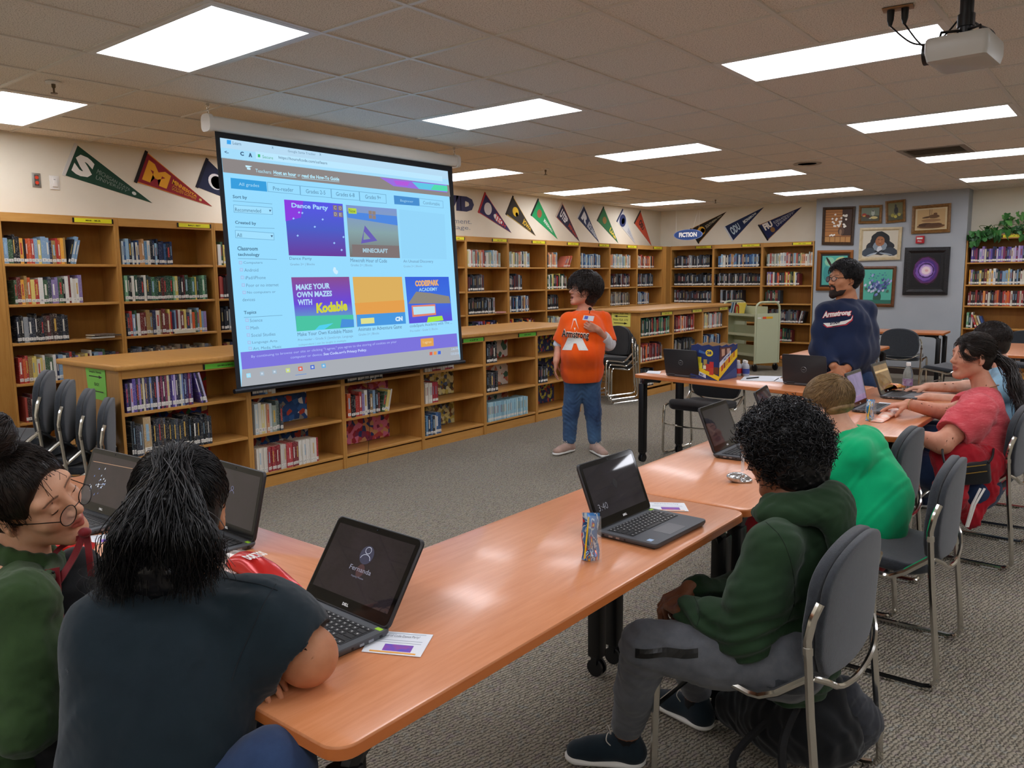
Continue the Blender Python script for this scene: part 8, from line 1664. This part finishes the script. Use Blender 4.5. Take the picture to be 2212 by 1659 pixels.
    bc = V(1270, 686, T_-.24); bd = wthing('id_badge', 'white photo badge with a blue portrait held up by the woman in orange', 'badge', bc); q = [V(1258, 691, T_-.26), V(1281, 694, T_-.26), V(1284, 683, T_-.26), V(1261, 681, T_-.26)]; plate(q, .002, mat('badge_white', '#dfe2ea', .3), 'badge_card', bd); plate([Vector(z)+Vector((.002, -.0026, 0)) for z in subq(q, .12, .45, .25, .9)], .001, mat('badge_blue', '#4a5fc0', .4), 'badge_photo', bd)
    mic = wthing('lapel_microphone', 'small round black foam microphone on the orange collar', 'microphone', V(1274, 667, T_-.12)); MB().sphere(V(1274.5, 667, T_-.13), .015, 12, 8).build('foam_ball', mat('foam_black', '#0a0a0b', .95), mic, smooth=True); MB().tube([V(1274.5, 669, T_-.13), V(1273, 677, T_-.125)], .003, 6).build('stem', M_black, mic)
    hr = hair_shell('hair', M, s, H_dbr, p, .026, .085, (.068, .062, .088), -.024, None, (.012, 45), .005, .004)
    strands('wavy_strands', shorts(M, s, scalp(1900, rg, .02), (0, -.1, 1), rg, .085, .03, 9, .016, .010), .0019, H_dbr, hr, .4); eyes(p, M, s, False, (0, .1)); glasses(p, M, s, mat('wire_frame_red', '#5a3a34', .3, .6), .021, .015, .0014, fy=.104, z=.008)
# ---------------------------------------------------------------- standing man in navy
def man_navy():
    rg = np.random.default_rng(91); T_ = 6.0; p = person('bearded person standing in a navy sweatshirt with script lettering, hands together', (-1.75, 6.35, 0)); s = 1.06
    M = frameM(V(1822, 605, T_), -CRv*.95-CFv*.26-CUv*.03); f = A3(-CFh*.9-CRv*.45); f[2] = 0; f /= np.linalg.norm(f)
    neck = V(1830, 641, T_+.02); shn = V(1783, 675, T_-.02); shf = V(1871, 672, T_+.05); chest = V(1824, 706, T_); pel = V(1826, 822, T_+.03)
    e1 = V(1771, 756, T_-.06); w1 = V(1800, 790, T_-.22); e2 = V(1877, 757, T_-.02); w2 = V(1829, 797, T_-.22); k1 = Vector((pel.x-.12, pel.y-.02, .46)); k2 = Vector((pel.x+.12, pel.y, .46))
    S_ = SDF(.0045); head_ops(S_, M, s, 1.15, 0, 1.06); S_.cap(A3(M@Vector((0, -.03, -.05))), A3(neck), .058, .066, .03); torso(S_, pel, chest, neck, shn, shf, .14, .14, f, .7, .05); S_.chain([A3(shn), A3(e1), A3(w1)], [.048, .042, .030], .02); S_.chain([A3(shf), A3(e2), A3(w2)], [.048, .042, .030], .02)
    hand(S_, w1, A3(CRv*.45-CUv*.75-CFv*.2), A3(CFv), 1, 1.0, (20, 30, 20)); hand(S_, w2, A3(-CRv*.85-CUv*.45-CFv*.15), A3(CFv), -1, 1.02, (14, 26, 20), 10)
    for k_, dx in ((k1, -.1), (k2, .1)): S_.chain([A3(pel)+(dx, 0, -.03), A3(k_), (k_.x, k_.y, .1), (k_.x, k_.y, .06)], [.09, .06, .04, .04], .03)
    bodymesh(S_, 'body', SK2, p, M=M, s=s, lips=.8)
    S_ = SDF(.0065); torso(S_, V(1826, 800, T_+.02), chest, neck+Vector((0, 0, -.015)), shn, shf, .194, .184, f, .82, .066, .07); S_.ell(A3(V(1822, 765, T_-.06)), (.18, .16, .15), .06); S_.chain([A3(shn), A3(shn.lerp(e1, .5)), A3(e1), A3(e1.lerp(w1, .92))], [.066, .072, .066, .044], .05); S_.chain([A3(shf), A3(shf.lerp(e2, .5)), A3(e2), A3(e2.lerp(w2, .92))], [.066, .072, .068, .044], .05)
    for a_, b_ in ((e1, w1), (e2, w2)): cutend(S_, a_, a_.lerp(b_, .92), .042, .03)
    S_.cap(A3(neck)+(0, 0, .03), A3(neck)+(0, 0, .13), .074, .09, .012, True); wv = wrinkles(.006, 19, 33, (1, 1, .8)); S_.eval(lambda q: wv(q), [(A3(V(1826, 829, T_)), (0, 0, -1))]); P_, Q_ = S_.mesh(); P_ = relax(P_, Q_, 1); sw = nobj('sweatshirt', npmesh('sweatshirt', P_, Q_, clothmat('navy_fleece', '#16203a', '#1b2744', 6, 900, .25)), p); bv = BVHTree.FromPolygons([tuple(v) for v in P_], [tuple(int(i) for i in q) for q in Q_])
    S_ = SDF(.009)
    for k_, dx in ((k1, -.1), (k2, .1)): S_.chain([A3(pel)+(dx, 0, -.02), A3(k_), (k_.x, k_.y, .12)], [.135, .095, .075], .04)
    bodymesh(S_, 'jeans', M_denim, p, tint=False)
    for k_ in (k1, k2): shoe(p, (k_.x+.03, k_.y+.06, 0), (k_.x-.05, k_.y-.21, 0), mat('shoe_black', '#15161a', .6), M_black)
    W_ = mat('print_white', '#dcdad2', .7); Rd = mat('print_red', '#b8283a', .7)
    projpoly((dens([(1777, 701), (1800, 706), (1828, 700), (1840, 690), (1841, 681)]), dens([(1786, 708), (1800, 706.5), (1829, 702), (1842, 692), (1843, 681)])), sw, bv, Rd, 'tail_print', .003)
    projpoly((dens([(1778, 698), (1800, 697), (1825, 693), (1838, 689), (1841, 683)]), dens([(1787, 706), (1800, 704), (1826, 700), (1839, 691), (1842, 684)])), sw, bv, W_, 'tail_print', .0045)
    projtext('Armstrong', sw, bv, [(1774.5, 692), (1838, 683), (1841, 668), (1779, 672)], Rd, 'lettering', .10, .005); projtext('Armstrong', sw, bv, [(1776, 690.5), (1837, 681.5), (1839, 669.5), (1780, 673.5)], W_, 'lettering', .045, .0075)
    projtext('STAFF', sw, bv, [(1793, 702), (1815, 698.5), (1815, 692.5), (1793, 695)], mat('print_navy', '#16203a', .7), 'lettering', .05, .0065)
    hr = hair_shell('hair', M, s, H_blk, p, .007, .050, (.072, .066, .094), -.014, None, (.004, 90), .0045, .010); strands('wavy_strands', shorts(M, s, scalp(1700, rg, .008), (0, -.5, .8), rg, .05, .012, 7, .012, .006), .0016, H_blk, hr, .4)
    S_ = SDF(.004); R3 = A3(M)[:3, :3]; T3 = A3(M)[:3, 3]; P = lambda *q: R3@(np.array(q)*s)+T3
    S_.chain([P(-.062, .005, -.05), P(-.040, .05, -.088), P(0, .082, -.106), P(.040, .05, -.088), P(.062, .005, -.05)], [.012*s, .0175*s, .0215*s, .0175*s, .012*s], .02); S_.chain([P(-.024, .082, -.062), P(-.021, .0905, -.047), P(0, .0965, -.0425), P(.021, .0905, -.047), P(.024, .082, -.062)], [.0062*s]*5, .006); S_.cap(P(-.014, .080, -.086), P(.014, .080, -.086), .019*s, .019*s, .01)
    nobj('beard', npmesh('beard', *S_.eval(wrinkles(.0015, 200, 4)).mesh(), hairmat('beard_black', '#1c1411', '#33241d', .9)), p)
    eyes(p, M, s, False); glasses(p, M, s, mat('frame_dark', '#121214', .25), .0235, .0165, .0022, fy=.106, z=.008)
for fn in (girl_tee, girl_bun, boy_hoodie, boy_green, girl_salmon, pupil_blue, woman_orange, man_navy): fn()

# ================================================================ bags
bk = wthing('backpack', 'black and grey backpack lying under the curly haired boy\'s chair', 'bag', (-.75, 2.32, 0))
S_ = SDF(.006); c = Vector((-.70, 2.36, .0)); S_.chain([A3((-.98, 2.40, .09)), A3((-.80, 2.34, .15)), A3((-.68, 2.30, .18))], [.07, .115, .125], .06, ((0, 1, 0), .9)); S_.cap((-.70, 2.27, .26), (-.66, 2.30, .31), .07, .05, .06); nobj('main_bag', npmesh('main_bag', *S_.eval(wrinkles(.01, 22, 4), [((0, 0, .004), (0, 0, -1))]).mesh(), clothmat('backpack_black', '#0c0d0f', '#15171a', 8, 700, .3, .7)), bk)
S_ = SDF(.006); S_.chain([A3((-.63, 2.38, .11)), A3((-.60, 2.37, .20)), A3((-.62, 2.33, .30))], [.06, .065, .045], .05); nobj('front_pocket', npmesh('front_pocket', *S_.eval(wrinkles(.008, 34, 6), [((0, 0, .006), (0, 0, -1))]).mesh(), clothmat('backpack_grey', '#2c2e33', '#3a3c42', 8, 700, .3)), bk)
for pts in ([(-.70, 2.2, .32), (-.72, 2.10, .2), (-.68, 2.1, .03), (-.60, 2.2, .02)], [(-.8, 2.25, .2), (-.88, 2.14, .08), (-.8, 2.1, .02), (-.66, 2.12, .02)]): MB().tube(smoothpath(pts, 5), .012, 6).build('strap', mat('strap_black', '#0e0e10', .8), bk, smooth=True)
b2 = wthing('backpack', 'black backpack with dark red straps between the two girls', 'bag', V(170, 1330, 1.85)); S_ = SDF(.005); S_.chain([A3(V(165, 1232, 1.86)), A3(V(175, 1330, 1.84)), A3(V(155, 1480, 1.80)), A3(V(140, 1600, 1.8))], [.055, .10, .125, .11], .06)
nobj('main_bag', npmesh('main_bag', *S_.eval(wrinkles(.008, 26, 12)).mesh(), clothmat('backpack_black', '#0c0d0f', '#15171a', 8, 700, .3, .7)), b2); M_rs = clothmat('oxblood_leather', '#6d161c', '#7d2026', 20, 400, .2, .5)
def strapb(pts, w_, m, par, name='strap', th=.004):
    pts = smoothpath(pts, 6); vs = []; n = len(pts)
    for i, q in enumerate(pts):
        t = (pts[min(i+1, n-1)]-pts[max(i-1, 0)]).normalized(); sd = t.cross(CFv).normalized(); vs += [q+sd*w_/2, q-sd*w_/2, q-sd*w_/2+CFv*th, q+sd*w_/2+CFv*th]
    return MB().add(vs, [(i*4+k, i*4+(k+1) % 4, (i+1)*4+(k+1) % 4, (i+1)*4+k) for i in range(n-1) for k in range(4)]+[(3, 2, 1, 0), tuple((n-1)*4+k for k in range(4))]).build(name, m, par, smooth=True)
strapb([V(180, 1155, 1.75), V(160, 1200, 1.74), V(138, 1238, 1.72), V(122, 1262, 1.71)], .014, M_rs, b2); strapb([V(186, 1155, 1.75), V(192, 1200, 1.74), V(196, 1245, 1.76)], .014, M_rs, b2); strapb([V(176, 1158, 1.76), V(128, 1185, 1.78), V(108, 1215, 1.76), V(103, 1262, 1.71)], .010, M_rs, b2)
strapb([V(112, 1228, 1.71), V(117, 1290, 1.70), V(124, 1370, 1.69), V(118, 1440, 1.68)], .030, M_rs, b2, 'shoulder_strap'); MB().sphere(V(183, 1150, 1.74), (.014, .014, .011), 10, 8).build('knot', M_rs, b2, smooth=True); MB().sphere(V(115, 1236, 1.695), .0035, 8, 6).build('stud', M_black, b2, smooth=True)
pu = wthing('shoulder_bag', 'small black shoulder bag with gold zips resting against the red jacket', 'bag', V(2115, 1025, 4.0)); q = [V(2072, 1050, 3.98), V(2140, 1046, 3.99), V(2136, 995, 3.99), V(2085, 1002, 3.98)]
MB().prism([Vector(z) for z in q], Vector((0, .05, 0))).build('bag_body', clothmat('black_leather', '#101113', '#17181b', 20, 500, .2, .45), pu, bevel=.012)
for a, b_ in (((2088, 1009), (2130, 1004)), ((2084, 1024), (2132, 1018))): MB().tube([V(*a, 3.967), V(*b_, 3.975)], .0028, 6).build('zip', mat('gold_zip', '#c9a85a', .25, 1), pu)
MB().tube(smoothpath([V(2037, 955, 4.06), V(2036, 978, 4.0), V(2040, 1000, 3.97)], 5), .006, 6).build('strap', M_black, pu, smooth=True); MB().tube(smoothpath([V(2135, 1000, 3.99), V(2143, 988, 4.0), V(2146, 970, 4.05)], 5), .006, 6).build('strap', M_black, pu, smooth=True)
MB().tube([V(2040, 1000, 3.97), V(2040, 1018, 3.97)], .004, 6).build('clasp', M_chrome, pu)
